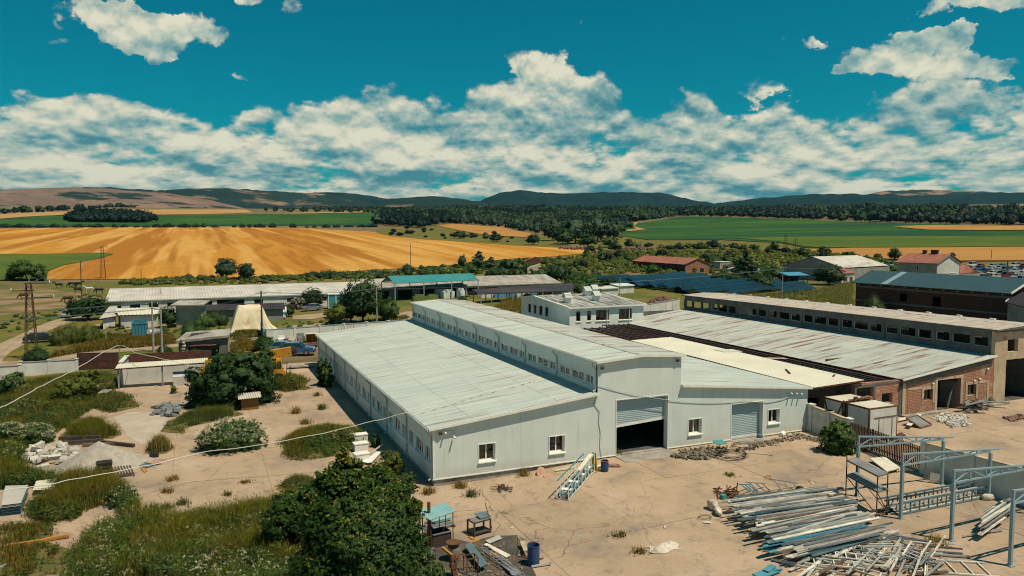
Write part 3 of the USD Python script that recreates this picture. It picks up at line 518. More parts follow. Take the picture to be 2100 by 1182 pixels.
# roofs: deck under ribbed sheets, each sheet a piece
def deck(a, b, c, d, t=.10): put(hall, 'roof_deck', MB().slab(a, b, c, d, t), 'white_trim')
YF, YB = -.28, LEN+.25
sl = (HW-HE)/XA
E3 = np.array([0, 0, .015])
for (xa, za, xb, zb, nu, mat) in ((-.34, HE-.034, XA-.005, HW, 4, 'roof_sheet'), (XA-.24, HN-.012, XB, HA, 1, 'roof_sheet'), (XC+.24, HN-.012, XB, HA, 1, 'roof_rust'), (XD+.2, 3.82, XC+.005, HW, 4, 'roof_sheet')):
    q = [np.array(v) for v in ((xa, YF, za), (xa, YB, za), (xb, YB, zb), (xb, YF, zb))]
    deck(*([q[0], q[3], q[2], q[1]] if xb > xa else [q[0], q[1], q[2], q[3]]))
    roof_sheets(hall, q[0]+E3, q[1]+E3, q[2]+E3, q[3]+E3, nu, 24, mat)
    put(hall, 'verge_trim', MB().beam((xa, YF-.02, za-.01), (xb, YF-.02, zb-.01), .035, .17), 'white_trim')
put(hall, 'ridge_cap', MB().corr((XB-.22, YF, HA+.035), (XB-.22, YB, HA+.035), (XB, YB, HA+.07), (XB, YF, HA+.07), .25, .02).corr((XB+.22, YF, HA+.035), (XB+.22, YB, HA+.035), (XB, YB, HA+.071), (XB, YF, HA+.071), .25, .02), 'roof_rust')
# doors
for (a, b, c, d), zb, sk in ((D1, 2.43, .12), (D2, .40, 0)):
    m = MB(); z = d-.05; k = 0
    while z > zb+.16:
        wbox(m, (0, 0, 0), (1, 0, 0), a+.02, b-.02, z-.128, z, -.36, -.335+.0); m.hexa([wv((0, 0, 0), (1, 0, 0), x, zz, dd) for zz, d1 in ((z-.115, -.31), (z-.03, -.318)) for x, dd in ((a+.02, -.335), (a+.02, d1), (b-.02, d1), (b-.02, -.335))]); z -= .135
    s = put(hall, 'roller_shutter', m, 'shutter', kind=None)
    put(s, 'bottom_bar', MB().hexa([(a+.02, .31, zb-sk), (b-.02, .31, zb+sk), (b-.02, .37, zb+sk), (a+.02, .37, zb-sk), (a+.02, .31, zb+.2-sk), (b-.02, .31, zb+.2+sk), (b-.02, .37, zb+.2+sk), (a+.02, .37, zb+.2-sk)]), 'white_trim')
    m = MB()
    wbox(m, (0, 0, 0), (1, 0, 0), a-.06, a, c, d+.06, -.02, .03); wbox(m, (0, 0, 0), (1, 0, 0), b, b+.06, c, d+.06, -.02, .03); wbox(m, (0, 0, 0), (1, 0, 0), a, b, d, d+.06, -.02, .03)
    put(hall, 'door_casing', m, 'white_trim')
    put(hall, 'door_jamb', wbox(wbox(MB(), (0, 0, 0), (1, 0, 0), a+.001, a+.03, c, d, -.4, -.021), (0, 0, 0), (1, 0, 0), b-.03, b-.001, c, d, -.4, -.021), 'panel')
    put(hall, 'ramp', MB().hexa([(a-.1, -1.5, .1), (b+.1, -1.5, .1), (b+.1, .02, .1), (a-.1, .02, .1), (a-.1, -1.5, float(gz(a, -1.5))+.005), (b+.1, -1.5, float(gz(b, -1.5))+.005), (b+.1, .02, .405), (a-.1, .02, .405)]), 'base_concrete')
for x, z in ((.45, 3.42), (12.1, 6.75), (18.3, 6.85)):
    l = put(hall, 'flood_lamp', MB().obox((x, -.17, z), (.22, .08, .18), rx=.5).box(x-.02, x+.02, -.14, -.0, z-.02, z+.02), 'dark_steel'); put(l, 'lens', MB().obox((x, -.213, z-.022), (.18, .01, .14), rx=.5), 'glass_dark')
for x, z in ((.75, 3.45), (1.35, 3.1), (28.9, 3.55), (29.4, 3.5), (29.9, 3.42)):
    put(hall, 'security_camera', MB().obox((x, -.24, z), (.09, .26, .09), rx=.25).beam((x, -.01, z+.08), (x, -.2, z+.06), .03).box(x-.06, x+.06, -.03, 0, z+.02, z+.14), 'frame_white')
put(hall, 'cable_conduit', MB().tube([(.7, -.03, 3.55), (1.35, -.03, 3.5), (1.36, -.03, 3.12)], .016, 5).tube([(11.75, -.03, 4.9), (11.5, -.03, 4.3), (11.95, -.05, 3.75), (11.9, -.04, 3.0), (12.05, -.03, 2.2), (12.0, -.03, 1.2), (12.15, -.05, .5)], .022, 6), 'gutter')
# ------------------------------------------------------------ old hall on the right, link building between, office block behind
G = .35
pm('roof_pink', (.42, .39, .34), (.33, .27, .235), 1, (.3, 2.0, 1), lo=.4, hi=.62, c3=(.30, .15, .10), s3=(.3, .8, .5), lo3=.56, hi3=.66, rough=.6, rnd=.06)
old = thing('old_hall', 'derelict brick hall with rust-streaked low roof and raised nave of broken windows', 'building', (41.6, .3, G))
OA, OB, OC, OD, OL = 41.6, 53.1, 56.7, 60.3, 47.0
def old_top(x): return 3.40+(4.78-3.40)*(x-OA)/(OB-OA) if x < OB else 7.05+.2*(1-abs(x-OC)/3.6)
ow = shapely.union_all([sbox(45.85, G-.1, 48.8, 3.15), sbox(44.2, 1.48, 45.28, 2.45), sbox(49.7, 1.43, 50.85, 2.43), sbox(54.75, G-.1, 59.3, 4.35), sbox(54.85, 5.05, 56.3, 6.2), sbox(57.6, 5.05, 59, 6.2)])
put(old, 'front_wall', MB().wallprism(Polygon([(OA, G-.3), (OB, G-.3), (OB, old_top(OB-.01)), (OA, old_top(OA))]).difference(ow), (0, .3, 0), (1, 0, 0), .35), 'brick')
put(old, 'nave_front_wall', MB().wallprism(Polygon([(OB, G-.3), (OD, G-.3), (OD, 7.05), (OC, 7.25), (OB, 7.05)]).difference(ow), (0, .27, 0), (1, 0, 0), .35), 'sand_plaster')
m = MB()
W0 = ((0, .3, 0), (1, 0, 0))
for a, b, c, d in ((45.55, 45.85, G, 3.4), (48.8, 49.1, G, 3.4), (45.85, 48.8, 3.15, 3.4), (41.6, 41.95, G, 3.2), (43.95, 44.2, 1.2, 2.7), (45.28, 45.5, 1.2, 2.7), (44.2, 45.28, 2.45, 2.7), (49.45, 49.7, 1.1, 2.65), (50.85, 51.1, 1.1, 2.65), (49.7, 50.85, 2.43, 2.65), (52.3, 52.55, G, 2.6), (42.2, 43.9, 2.55, 2.75), (51.1, 52.3, 2.45, 2.65)):
    put(old, 'concrete_frame', wbox(MB(), *W0, a, b, c, d, -.02, .035), 'sand_plaster')
for a, b, c, d in ((42.25, 43.85, .5, 2.5), (51.15, 52.25, .5, 2.4)): put(old, 'brick_infill', wbox(MB(), *W0, a, b, c, d, -.02, .02), 'brick')
put(old, 'soot_band', MB().wallprism(Polygon([(OA+.3, 2.95), (OB-.4, 4.2), (OB-.4, 4.62), (OA+.3, 3.34)]), (0, .268, 0), (1, 0, 0), .03), 'old_concrete')
put(old, 'kerb', MB().box(41.4, 45.8, -.25, .29, G-.1, G+.16), 'base_concrete'); put(old, 'kerb', MB().box(49.2, 54.7, -.3, .26, G-.1, G+.14), 'base_concrete')
for a, b, c, d in ((44.2, 45.28, 1.48, 2.45), (49.7, 50.85, 1.43, 2.43)): window(old, (0, .3, 0), (1, 0, 0), a, b, c, d, recess=.2, casing=False, sill=False, frame='old_concrete')
put(old, 'door_leaf', MB().obox((48.3, 1.1, 1.6), (1.4, .06, 2.5), rz=-1.2), 'interior'); put(old, 'leaning_board', MB().beam((47.6, .6, .4), (48.5, .8, 2.4), .12, .03), 'grey_metal')
put(old, 'floor', MB().box(OA+.3, OD, .7, OL-.4, .2, G+.02), 'interior'); put(old, 'inner_wall', MB().box(OA+.4, OD-.2, 9, 9.2, G, 3.9), 'interior')
put(old, 'side_wall', MB().box(OA, OA+.3, .65, OL-.3, 0, 3.25), 'stone'); put(old, 'rear_wall', MB().box(OA, OD, OL-.3, OL, 0, 4.7), 'old_concrete'); put(old, 'side_wall', MB().box(OD-.3, OD, .65, OL, 0, 7.0), 'old_concrete')
# low roof and its purlin ends
q = [np.array(v) for v in ((OA-.35, 0, 3.58), (OA-.35, OL, 3.50), (OB-.03, OL, 4.80), (OB-.03, 0, 4.86))]
put(old, 'roof_deck', MB().slab(q[0], q[3], q[2], q[1], .12), 'red_purlin'); roof_sheets(old, *[v+E3 for v in q], 4, 24, 'roof_rust', amp=.03)
put(old, 'verge_trim', MB().beam(q[0]+[0, -.02, 0], q[3]+[0, -.02, 0], .06, .16), 'white_trim')
# nave: concrete clerestory with posts, openings, broken glazing
nh = lambda y: 7.2-.42*y/OL
yb = np.linspace(.6, OL, 9)
for k in range(8):
    y0, y1 = yb[k], yb[k+1]; w = y1-y0; zt = nh((y0+y1)/2); o = (OB, y1, 0); zs = zt-1.62
    wx = [(.25, 1.65), (1.95, 3.75), (4.05, w-.3)]
    put(old, 'clerestory_wall', MB().wallprism(Polygon([(0, 4.2), (w, 4.2), (w, nh(y0)-.05), (0, nh(y1)-.05)]).difference(shapely.union_all([sbox(a, zs, b, zs+.86) for a, b in wx])), o, UL, .22), 'old_concrete')
    put(old, 'concrete_post', wbox(MB(), o, UL, -.14, .14, 4.9, zt-.62, .002, .07), 'old_concrete')
    put(old, 'sill', wbox(MB(), o, UL, .15, w-.15, zs-.1, zs-.01, .002, .09), 'old_concrete')
    for q_, (a, b) in enumerate(wx):
        if k >= 6 and q_: continue
        f = put(old, 'window', wbox(wbox(wbox(MB(), o, UL, a, b, zs, zs+.05, -.12, -.06), o, UL, a, a+.05, zs+.05, zs+.86, -.12, -.06), o, UL, b-.05, b, zs+.05, zs+.86, -.12, -.06), 'gutter' if (k+q_) % 3 else 'frame_white')
        if (k*3+q_*5) % 4 != 1: put(f, 'pane', wbox(MB(), o, UL, a+.05, a+.05+(b-a-.1)*(1 if (k+q_) % 2 else .55), zs+.05, zs+.86, -.1, -.09), 'pane')
for s_ in (-1, 1):
    e = OC+s_*3.95
    q = [np.array(v) for v in ((e, -.15, 7.22), (e, OL+.3, 6.80), (OC, OL+.3, 7.02), (OC, -.15, 7.44))]
    put(old, 'roof_deck', MB().slab(*([q[0], q[3], q[2], q[1]] if s_ < 0 else q), .12), 'old_concrete'); roof_sheets(old, *[v+E3 for v in q], 1, 24, 'roof_pink', amp=.03)
for y in np.linspace(2, OL-2, 13): put(old, 'roof_lug', MB().box(OC+3.6, OC+3.9, y-.25, y+.25, nh(y)+.08, nh(y)+.22), 'white_trim')
put(old, 'ridge_cap', MB().corr((OC-.25, -.15, 7.455), (OC-.25, OL+.3, 7.035), (OC, OL+.3, 7.08), (OC, -.15, 7.50), .3, .03), 'roof_rust')
for x, z in ((50.5, 2.75), (51.2, 2.85), (52.2, 3.7), (45.2, 2.9)): put(old, 'wall_lamp', MB().rock((x, .2, z), (.22, .2, .18), 3), 'white_trim')
for k in range(3): put(old, 'fascia_beam', MB().box(OB, OD, .18, .26, 6.95+.001*k, 7.03) if k == 0 else MB().box(OA-.3, OA-.2, .1+.0, OL, 3.30-.14*k, 3.38-.14*k), 'old_concrete' if k == 0 else 'red_purlin')

link = thing('link_building', 'low link building with cream sheet roof, its far end open to bare rafters', 'building', (31, .3, G))
lw = shapely.union_all([sbox(36.35, 2.42, 38.2, 3.2), sbox(39.25, 1.7, 40.45, 2.52)])
put(link, 'front_wall', MB().wallprism(Polygon([(36.1, G-.2), (41.55, G-.2), (41.55, 3.52), (36.1, 3.62)]).difference(lw), (0, .32, 0), (1, 0, 0), .3), 'brick')
for a, b, c, d in ((36.12, 36.33, G, 3.5), (38.22, 38.45, G, 3.5), (36.33, 38.2, 3.22, 3.42), (41.2, 41.5, G, 3.4), (38.45, 41.2, 3.3, 3.5)): put(link, 'concrete_frame', wbox(MB(), (0, .32, 0), (1, 0, 0), a, b, c, d, -.02, .03), 'old_concrete')
put(link, 'recessed_wall', MB().wallprism(Polygon([(31.0, G-.2), (36.2, G-.2), (36.2, 3.6), (31, 3.65)]).difference(sbox(32.4, G, 34.2, 2.3)), (0, 2.2, 0), (1, 0, 0), .3), 'stone'); put(link, 'side_wall', MB().box(36.15, 36.4, .65, 38, G-.2, 3.55), 'stone')
put(link, 'rear_wall', MB().box(31.1, 36.4, 37.7, 38, .2, 3.7), 'stone'); put(link, 'floor', MB().box(31.1, 41.3, 2.6, 43, .2, G+.03), 'base_concrete'); put(link, 'inner_wall', MB().box(31.1, 41.3, 14, 14.2, G, 3.3), 'interior')
q = [np.array(v) for v in ((31.02, -.42, 3.85), (37.0, .15, 3.88), (36.9, 27.3, 3.98), (31.02, 26.6, 4.0))]
put(link, 'roof_deck', MB().slab(*q, .10), 'red_purlin'); roof_sheets(link, q[0]+E3, q[3]+E3, q[2]+E3, q[1]+E3, 1, 14, 'roof_cream', .22, .018)
put(link, 'roof_batten', MB().beam((33.2, 4.5, 3.99), (34.3, 6.2, 3.99), .14, .05), 'red_purlin'); put(link, 'roof_batten', MB().beam((35.6, 2.1, 3.98), (36.3, 2.6, 3.98), .14, .05), 'red_purlin'); put(link, 'loose_sheet', MB().slab((35.4, 16, 4.02), (37.4, 15.5, 4.0), (37.4, 17.3, 4.0), (35.4, 17.6, 4.02), .03), 'roof_cream')
for y in np.linspace(27.4, 38, 9): put(link, 'rafter', MB().beam((31.05, y, 3.92), (36.9, y, 3.90), .10, .16), 'dark_steel')
for x in np.linspace(31.4, 36.8, 6): put(link, 'purlin', MB().beam((x, 27.3, 4.04), (x, 38.2, 4.04), .09, .09), 'red_purlin')
for x in (37.4, 38.2, 39.0, 39.8, 40.6): put(link, 'purlin', MB().beam((x, .8, 3.52-.03*(x-37)), (x, 45, 3.52-.03*(x-37)), .12, .14), 'dark_steel')
for k, y in enumerate(np.linspace(9, 44, 14)): put(link, 'rafter', MB().beam((37.0, y, 3.36), (41.3, y, 3.26), .12, .16), 'dark_steel')
for k in range(7): put(link, 'lattice_bar', MB().beam((37.4+.5*k, 1.6+.4, 3.38), (38.1+.5*k, 3.6, 3.36), .06), 'dark_steel')
put(link, 'edge_beam', MB().beam((41.1, .6, 3.3), (41.1, 45, 3.28), .14, .2), 'red_purlin'); put(link, 'loose_board', MB().slab((37.6, 13.0, 3.66), (40.2, 12.2, 3.58), (40.3, 12.8, 3.58), (37.7, 13.6, 3.66), .04), 'sand_plaster')
put(link, 'stone_ledge', MB().box(38.3, 41.2, 5.5, 5.9, 2.0, 3.2), 'stone')

office = thing('office_block', 'white plastered office block with brown windows and four roof vents behind the hall', 'building', (32.2, 43.8, 0))
X0, X1, Y0, Y1, ZR = 32.3, 43.9, 43.9, 60.0, 6.15
fo = [(34.35, 35.15, 3.55, 5.3), (37.1, 37.95, 3.5, 5.2), (39.2, 42.0, 3.45, 5.25)]
fo = [(X0+a, X0+b, c, d) for a, b, c, d in ((1.7, 2.75, 3.5, 5.3), (4.35, 5.3, 3.5, 5.25), (6.6, 9.9-.0, 3.5, 5.25),)]
fo = []
for (a, b) in (((1181.7, 639), (1190.5, 659.2)), ((1204.2, 638), (1212.5, 657.8)), ((1222.5, 636.5), (1249.3, 656.5)), ((1269.6, 634), (1296, 654.5))):
    d0 = _fw*F+_r2*(a[0]-1050)-_u2*(a[1]-591); d1 = _fw*F+_r2*(b[0]-1050)-_u2*(b[1]-591); p0 = CAM+d0*(Y0-CAM[1])/d0[1]; p1 = CAM+d1*(Y0-CAM[1])/d1[1]; fo.append((p0[0], p1[0], p1[2], p0[2]))
ltop = [(0, 6.15-.1), (0, 0)]
put(office, 'front_wall', MB().wallprism(Polygon([(X0, 0), (X1, 0), (X1, ZR-.06), (X0, ZR-.06)]).difference(shapely.union_all([sbox(a, c, b, d) for a, b, c, d in fo])), (0, Y0, 0), (1, 0, 0), .3), 'white_plaster')
for k, (a, b, c, d) in enumerate(fo): window(office, (0, Y0, 0), (1, 0, 0), a, b, c, d, recess=.16, frame='frame_brown', mull=0 if k < 2 else 2, casing=False, prof=.08)
so = []
for (a, b) in (((1082.5, 623), (1089, 642)), ((1093.7, 625), (1100, 644.5)), ((1105, 627), (1112, 647.3)), ((1117.2, 629.5), (1124.5, 650.2))):
    d0 = _fw*F+_r2*(a[0]-1050)-_u2*(a[1]-591); d1 = _fw*F+_r2*(b[0]-1050)-_u2*(b[1]-591); p0 = CAM+d0*(X0-CAM[0])/d0[0]; p1 = CAM+d1*(X0-CAM[0])/d1[0]; so.append((Y1-p0[1], Y1-p1[1], p1[2], p0[2]))
ZA = 6.75
put(office, 'side_wall', MB().wallprism(Polygon([(0, 0), (Y1-Y0-.3, 0), (Y1-Y0-.3, ZR+.0), (5.0, ZA), (0, ZR+.1)]).difference(shapely.union_all([sbox(a, c, b, d) for a, b, c, d in so])), (X0, Y1, 0), UL, .3), 'white_plaster')
for a, b, c, d in so: window(office, (X0, Y1, 0), UL, a, b, c, d, recess=.16, frame='frame_brown', mull=0, casing=False, sill=False, prof=.07)
put(office, 'side_wall', MB().box(X1-.3, X1, Y0+.3, Y1, 0, ZR), 'white_plaster'); put(office, 'rear_wall', MB().box(X0+.3, X1-.3, Y1-.3, Y1, 0, ZR), 'white_plaster')
put(office, 'floor', MB().box(X0+.3, X1-.3, Y0+.3, Y1-.3, 2.6, 2.8), 'interior')
for ya, za, yb2, zb in ((Y0-.35, ZR, 55, ZA+.1), (Y1+.3, ZR+.15, 55.002, ZA+.1)):
    q = [np.array(v) for v in ((X0-.3, ya, za), (X1+.35, ya, za), (X1+.35, yb2, zb), (X0-.3, yb2, zb))]
    put(office, 'roof_deck', MB().slab(*(q if yb2 > ya else q[::-1]), .16), 'white_trim')
    q = [q[0]+[.35, .1*np.sign(yb2-ya), .02], q[1]+[-.35, .1*np.sign(yb2-ya), .02], q[2]+[-.35, 0, .02], q[3]+[.35, 0, .02]]; roof_sheets(office, *q, 5 if ya < 50 else 2, 6, 'roof_dirty', .2, .02)
put(office, 'fascia', MB().box(X0-.3, X1+.35, Y0-.40, Y0-.352, ZR-.22, ZR+.02), 'white_trim')
downpipe(office, 38.0, Y0, ZR-.1, 3.1, (0, -1), 'white_trim'); downpipe(office, 41.55, Y0, ZR-.1, 3.1, (0, -1), 'white_trim')
for px, py in ((1163, 618), (1203, 608.5), (1218, 606), (1222, 614.5)):
    P = zat(px, py, 6.6); x, y, z = P; z = ZR+(y-Y0)/(55-Y0)*.7+.05
    v = put(office, 'roof_vent', MB().box(x-.42, x+.42, y-.42, y+.42, z-.1, z+.75), 'white_trim')
    put(v, 'vent_hood', MB().slab((x-.55, y-.75, z+.72), (x+.55, y-.75, z+.72), (x+.55, y, z+1.35), (x-.55, y, z+1.35), .07).slab((x-.55, y, z+1.352), (x+.55, y, z+1.352), (x+.55, y+.75, z+.72), (x-.55, y+.75, z+.72), .07).box(x-.4, x+.4, y-.35, y+.35, z+.7502, z+.9), 'roof_sheet')
# ------------------------------------------------------------ vegetation
for nm, a, b, c in (('leaf_dark', (.026, .060, .016), (.055, .10, .018), (.11, .15, .026)), ('leaf_mid', (.045, .09, .018), (.10, .15, .026), (.17, .20, .035)), ('leaf_grey', (.045, .08, .045), (.08, .115, .07), (.13, .16, .10)),
                    ('leaf_yellow', (.09, .115, .016), (.19, .19, .026), (.28, .25, .045)), ('leaf_far', (.008, .024, .018), (.014, .034, .022), (.024, .046, .024)), ('leaf_fore', (.028, .065, .010), (.08, .13, .015), (.28, .26, .028))):
    n = {"g": ("geometry", {}), "r": ("rgb_ramp", {"ramp": [(0, a), (.6, b), (.9, c), (1, c)]}), "p": ("principled_bsdf", {"roughness": .6, "specular_ior_level": .25}), "t": ("translucent_bsdf", {}),
         "tm": ("mix", {"mix_type": "multiply", "fac": 1.0, "color2": (1.3, 1.4, .5)}), "mc": ("mix_closure", {"fac": .28}), "oi": ("object_info", {}), "vr": ("map_range", {"to_min": .75, "to_max": 1.25}), "h": ("hsv", {})}
    M[nm] = usdkit.material(stage, f'/World/Looks/{nm}', n, [("g.random_per_island", "r.fac"), ("r.color", "h.color"), ("oi.random", "vr.value"), ("vr.result", "h.value"), ("h.color", "p.base_color"), ("h.color", "tm.color1"), ("tm.color", "t.color"), ("p.BSDF", "mc.closure1"), ("t.BSDF", "mc.closure2")], surface="mc.closure")
M['leaf_tip'] = None
pm('leaf_tip', (.26, .26, .03), rough=.6, island=.35, transl=.3)
pm('bark', (.10, .075, .05), (.06, .045, .03), 6, rough=.9)
pm('blossom', (.62, .58, .40), rough=.8, island=.15)
pm('blade_green', (.12, .19, .036), (.19, .22, .05), .5, rough=.7, island=.4, transl=.42)
pm('blade_dry', (.48, .31, .10), (.34, .235, .07), .5, rough=.8, island=.3, transl=.42)
pm('blade_olive', (.21, .235, .04), (.31, .275, .055), .5, rough=.8, island=.35, transl=.42)
pm('blade_blue', (.15, .22, .11), (.22, .26, .13), .5, rough=.8, island=.25, transl=.4)

def leaf_mesh(P, Nn, size, rng, fold=.25):
    """One folded leaf (two triangles, four corners) per point, facing roughly along Nn."""
    n = len(P); Nn = Nn+rng.normal(0, .45, (n, 3)); Nn /= np.linalg.norm(Nn, axis=1)[:, None]
    a = np.cross(Nn, rng.normal(size=(n, 3))); a /= np.linalg.norm(a, axis=1)[:, None]+1e-9; b = np.cross(Nn, a)
    s = (size*(.6+.8*rng.random(n)))[:, None] if np.ndim(size) == 0 else (size*(.6+.8*rng.random(n)))[:, None]
    k = Nn*s*fold
    v = np.stack([P-a*s, P-b*s*.55-k, P+a*s, P+b*s*.55-k], 1).reshape(-1, 3)
    i = np.arange(n)[:, None]*4
    return v, np.vstack([i+[0, 1, 2], i+[0, 2, 3]])
def crown(blobs, nclump, nleaf, size, rng, spread=.20, inner=.72, fill=.0):
    """Leaves in clumps near the surfaces of the ellipsoids in blobs [(centre, radii)]."""
    C = np.array([b[0] for b in blobs], float); Rr = np.array([np.broadcast_to(b[1], 3) for b in blobs], float)
    w = Rr.prod(1)**(2/3); w /= w.sum(); PP, NN = [], []
    for k, (c, r) in enumerate(zip(C, Rr)):
        m = max(3, int(nclump*w[k])); d = rng.normal(size=(m, 3)); d /= np.linalg.norm(d, axis=1)[:, None]
        rad = inner+(1.08-inner)*rng.random(m)**.7; cc = c+d*r*rad[:, None]
        sp = spread*r.min()*(.6+.8*rng.random(m))
        q = rng.normal(size=(m, nleaf, 3)); q /= np.linalg.norm(q, axis=2)[..., None]+1e-9; q *= rng.random((m, nleaf, 1))**.45
        P = cc[:, None]+q*sp[:, None, None]*[1.15, 1.15, .8]; Nn = .55*d[:, None]+.6*q+[0, 0, .45]
        PP.append(P.reshape(-1, 3)); NN.append(np.broadcast_to(Nn, P.shape).reshape(-1, 3))
    P = np.vstack(PP); Nn = np.vstack(NN)
    keep = P[:, 2] > -.05
    v, f = leaf_mesh(P[keep], Nn[keep], size, rng)
    if fill:                                        # the dense inside of the crown
        m = MB(); m.add(v, f)
        for c, r in zip(C, Rr):
            s = trimesh.creation.icosphere(subdivisions=2); w = s.vertices*(1+.35*(meshkit.noise(s.vertices*2.5+c, 5)-.5))[:, None]*r*fill+c; w[:, 2] = np.maximum(w[:, 2], .02)
            fs = s.faces; u = w[fs].reshape(-1, 3); m.add(u, np.arange(len(u)).reshape(-1, 3))
        return m.arr()
    return v, f
def trunk_mesh(h, r, rng, limbs=5, lean=.05, spread=.35):
    m = MB(); top = np.array([rng.normal()*lean*h, rng.normal()*lean*h, h]); m.tube([(0, 0, -.2), top*.35+[rng.normal()*.03*h, 0, 0], top*.7, top], [r*1.25, r, r*.7, r*.35], 7)
    for k in range(limbs):
        a = k*2.4+rng.random(); t = .35+.5*k/limbs; p = top*t; q = p+np.array([math.cos(a)*spread*h, math.sin(a)*spread*h, .3*h]); m.tube([p, (p+q)/2+[0, 0, .04*h], q], [r*.5, r*.35, r*.15], 5)
    return m
SHAPES = {  # crown blobs for a height of 1: (centre, radii)
    'round': [((0, 0, .58), (.36, .36, .40)), ((.18, .1, .45), (.26, .26, .28)), ((-.2, -.08, .5), (.26, .24, .30)), ((.02, -.2, .42), (.26, .2, .26))],
    'lobed': [((-.35, 0, .5), (.32, .3, .42)), ((.3, .1, .48), (.34, .3, .40)), ((0, -.1, .62), (.3, .3, .37)), ((.55, -.05, .32), (.22, .22, .28)), ((-.6, .05, .32), (.2, .2, .28))],
    'tall': [((0, 0, .72), (.17, .17, .28)), ((.06, .03, .48), (.24, .22, .28)), ((-.1, -.02, .42), (.22, .22, .30)), ((.02, .0, .25), (.22, .22, .2))],
    'bush': [((0, 0, .4), (.55, .5, .58)), ((.5, .1, .28), (.4, .4, .4)), ((-.5, -.1, .3), (.4, .4, .42)), ((.1, -.4, .25), (.4, .3, .35))],
    'spire': [((0, 0, .85), (.08, .08, .15)), ((0, 0, .65), (.17, .17, .15)), ((.02, 0, .47), (.25, .25, .15)), ((-.02, .02, .3), (.32, .3, .16)), ((0, 0, .15), (.36, .36, .14))]}
_tc = {}
def tree_class(shape, mat, lod):
    """A class prim for a tree 1 m high with trunk and crown, made once."""
    k = (shape, mat, lod)
    if k not in _tc:
        rng = np.random.default_rng(abs(hash(shape+mat)) % 1 + len(_tc)*17+5)
        c = cls('_'.join(('tree', shape, mat, ('near', 'middle', 'distant')[lod])))
        nc, nl, sz = ((420, 26, .018), (190, 20, .030), (70, 12, .060))[lod]
        put(c, 'crown', crown(SHAPES[shape], nc, nl, sz, rng, spread=(.22, .26, .34)[lod], inner=.66, fill=.74), mat, foliage='crown')
        put(c, 'trunk', trunk_mesh(.55, .022 if shape != 'bush' else .012, rng, 4), 'bark'); _tc[k] = c.path
    return _tc[k]
def tree(name, px, py, top, wpx, shape, mat, lod, label, group=None, cat='tree', aspect=None):
    P = at(px, py); h = hgt(P, top); w = wpx*mpp(P); base = {'round': .86, 'lobed': 1.55, 'tall': .56, 'bush': 1.55, 'spire': .70}[shape]
    s = w/base
    return copy_of(tree_class(shape, mat, lod), name, label, cat, P-[0, 0, .05], RNG.random()*6.28 if shape not in ('lobed',) else -YAW+RNG.normal()*.2, (s, s, h), group)
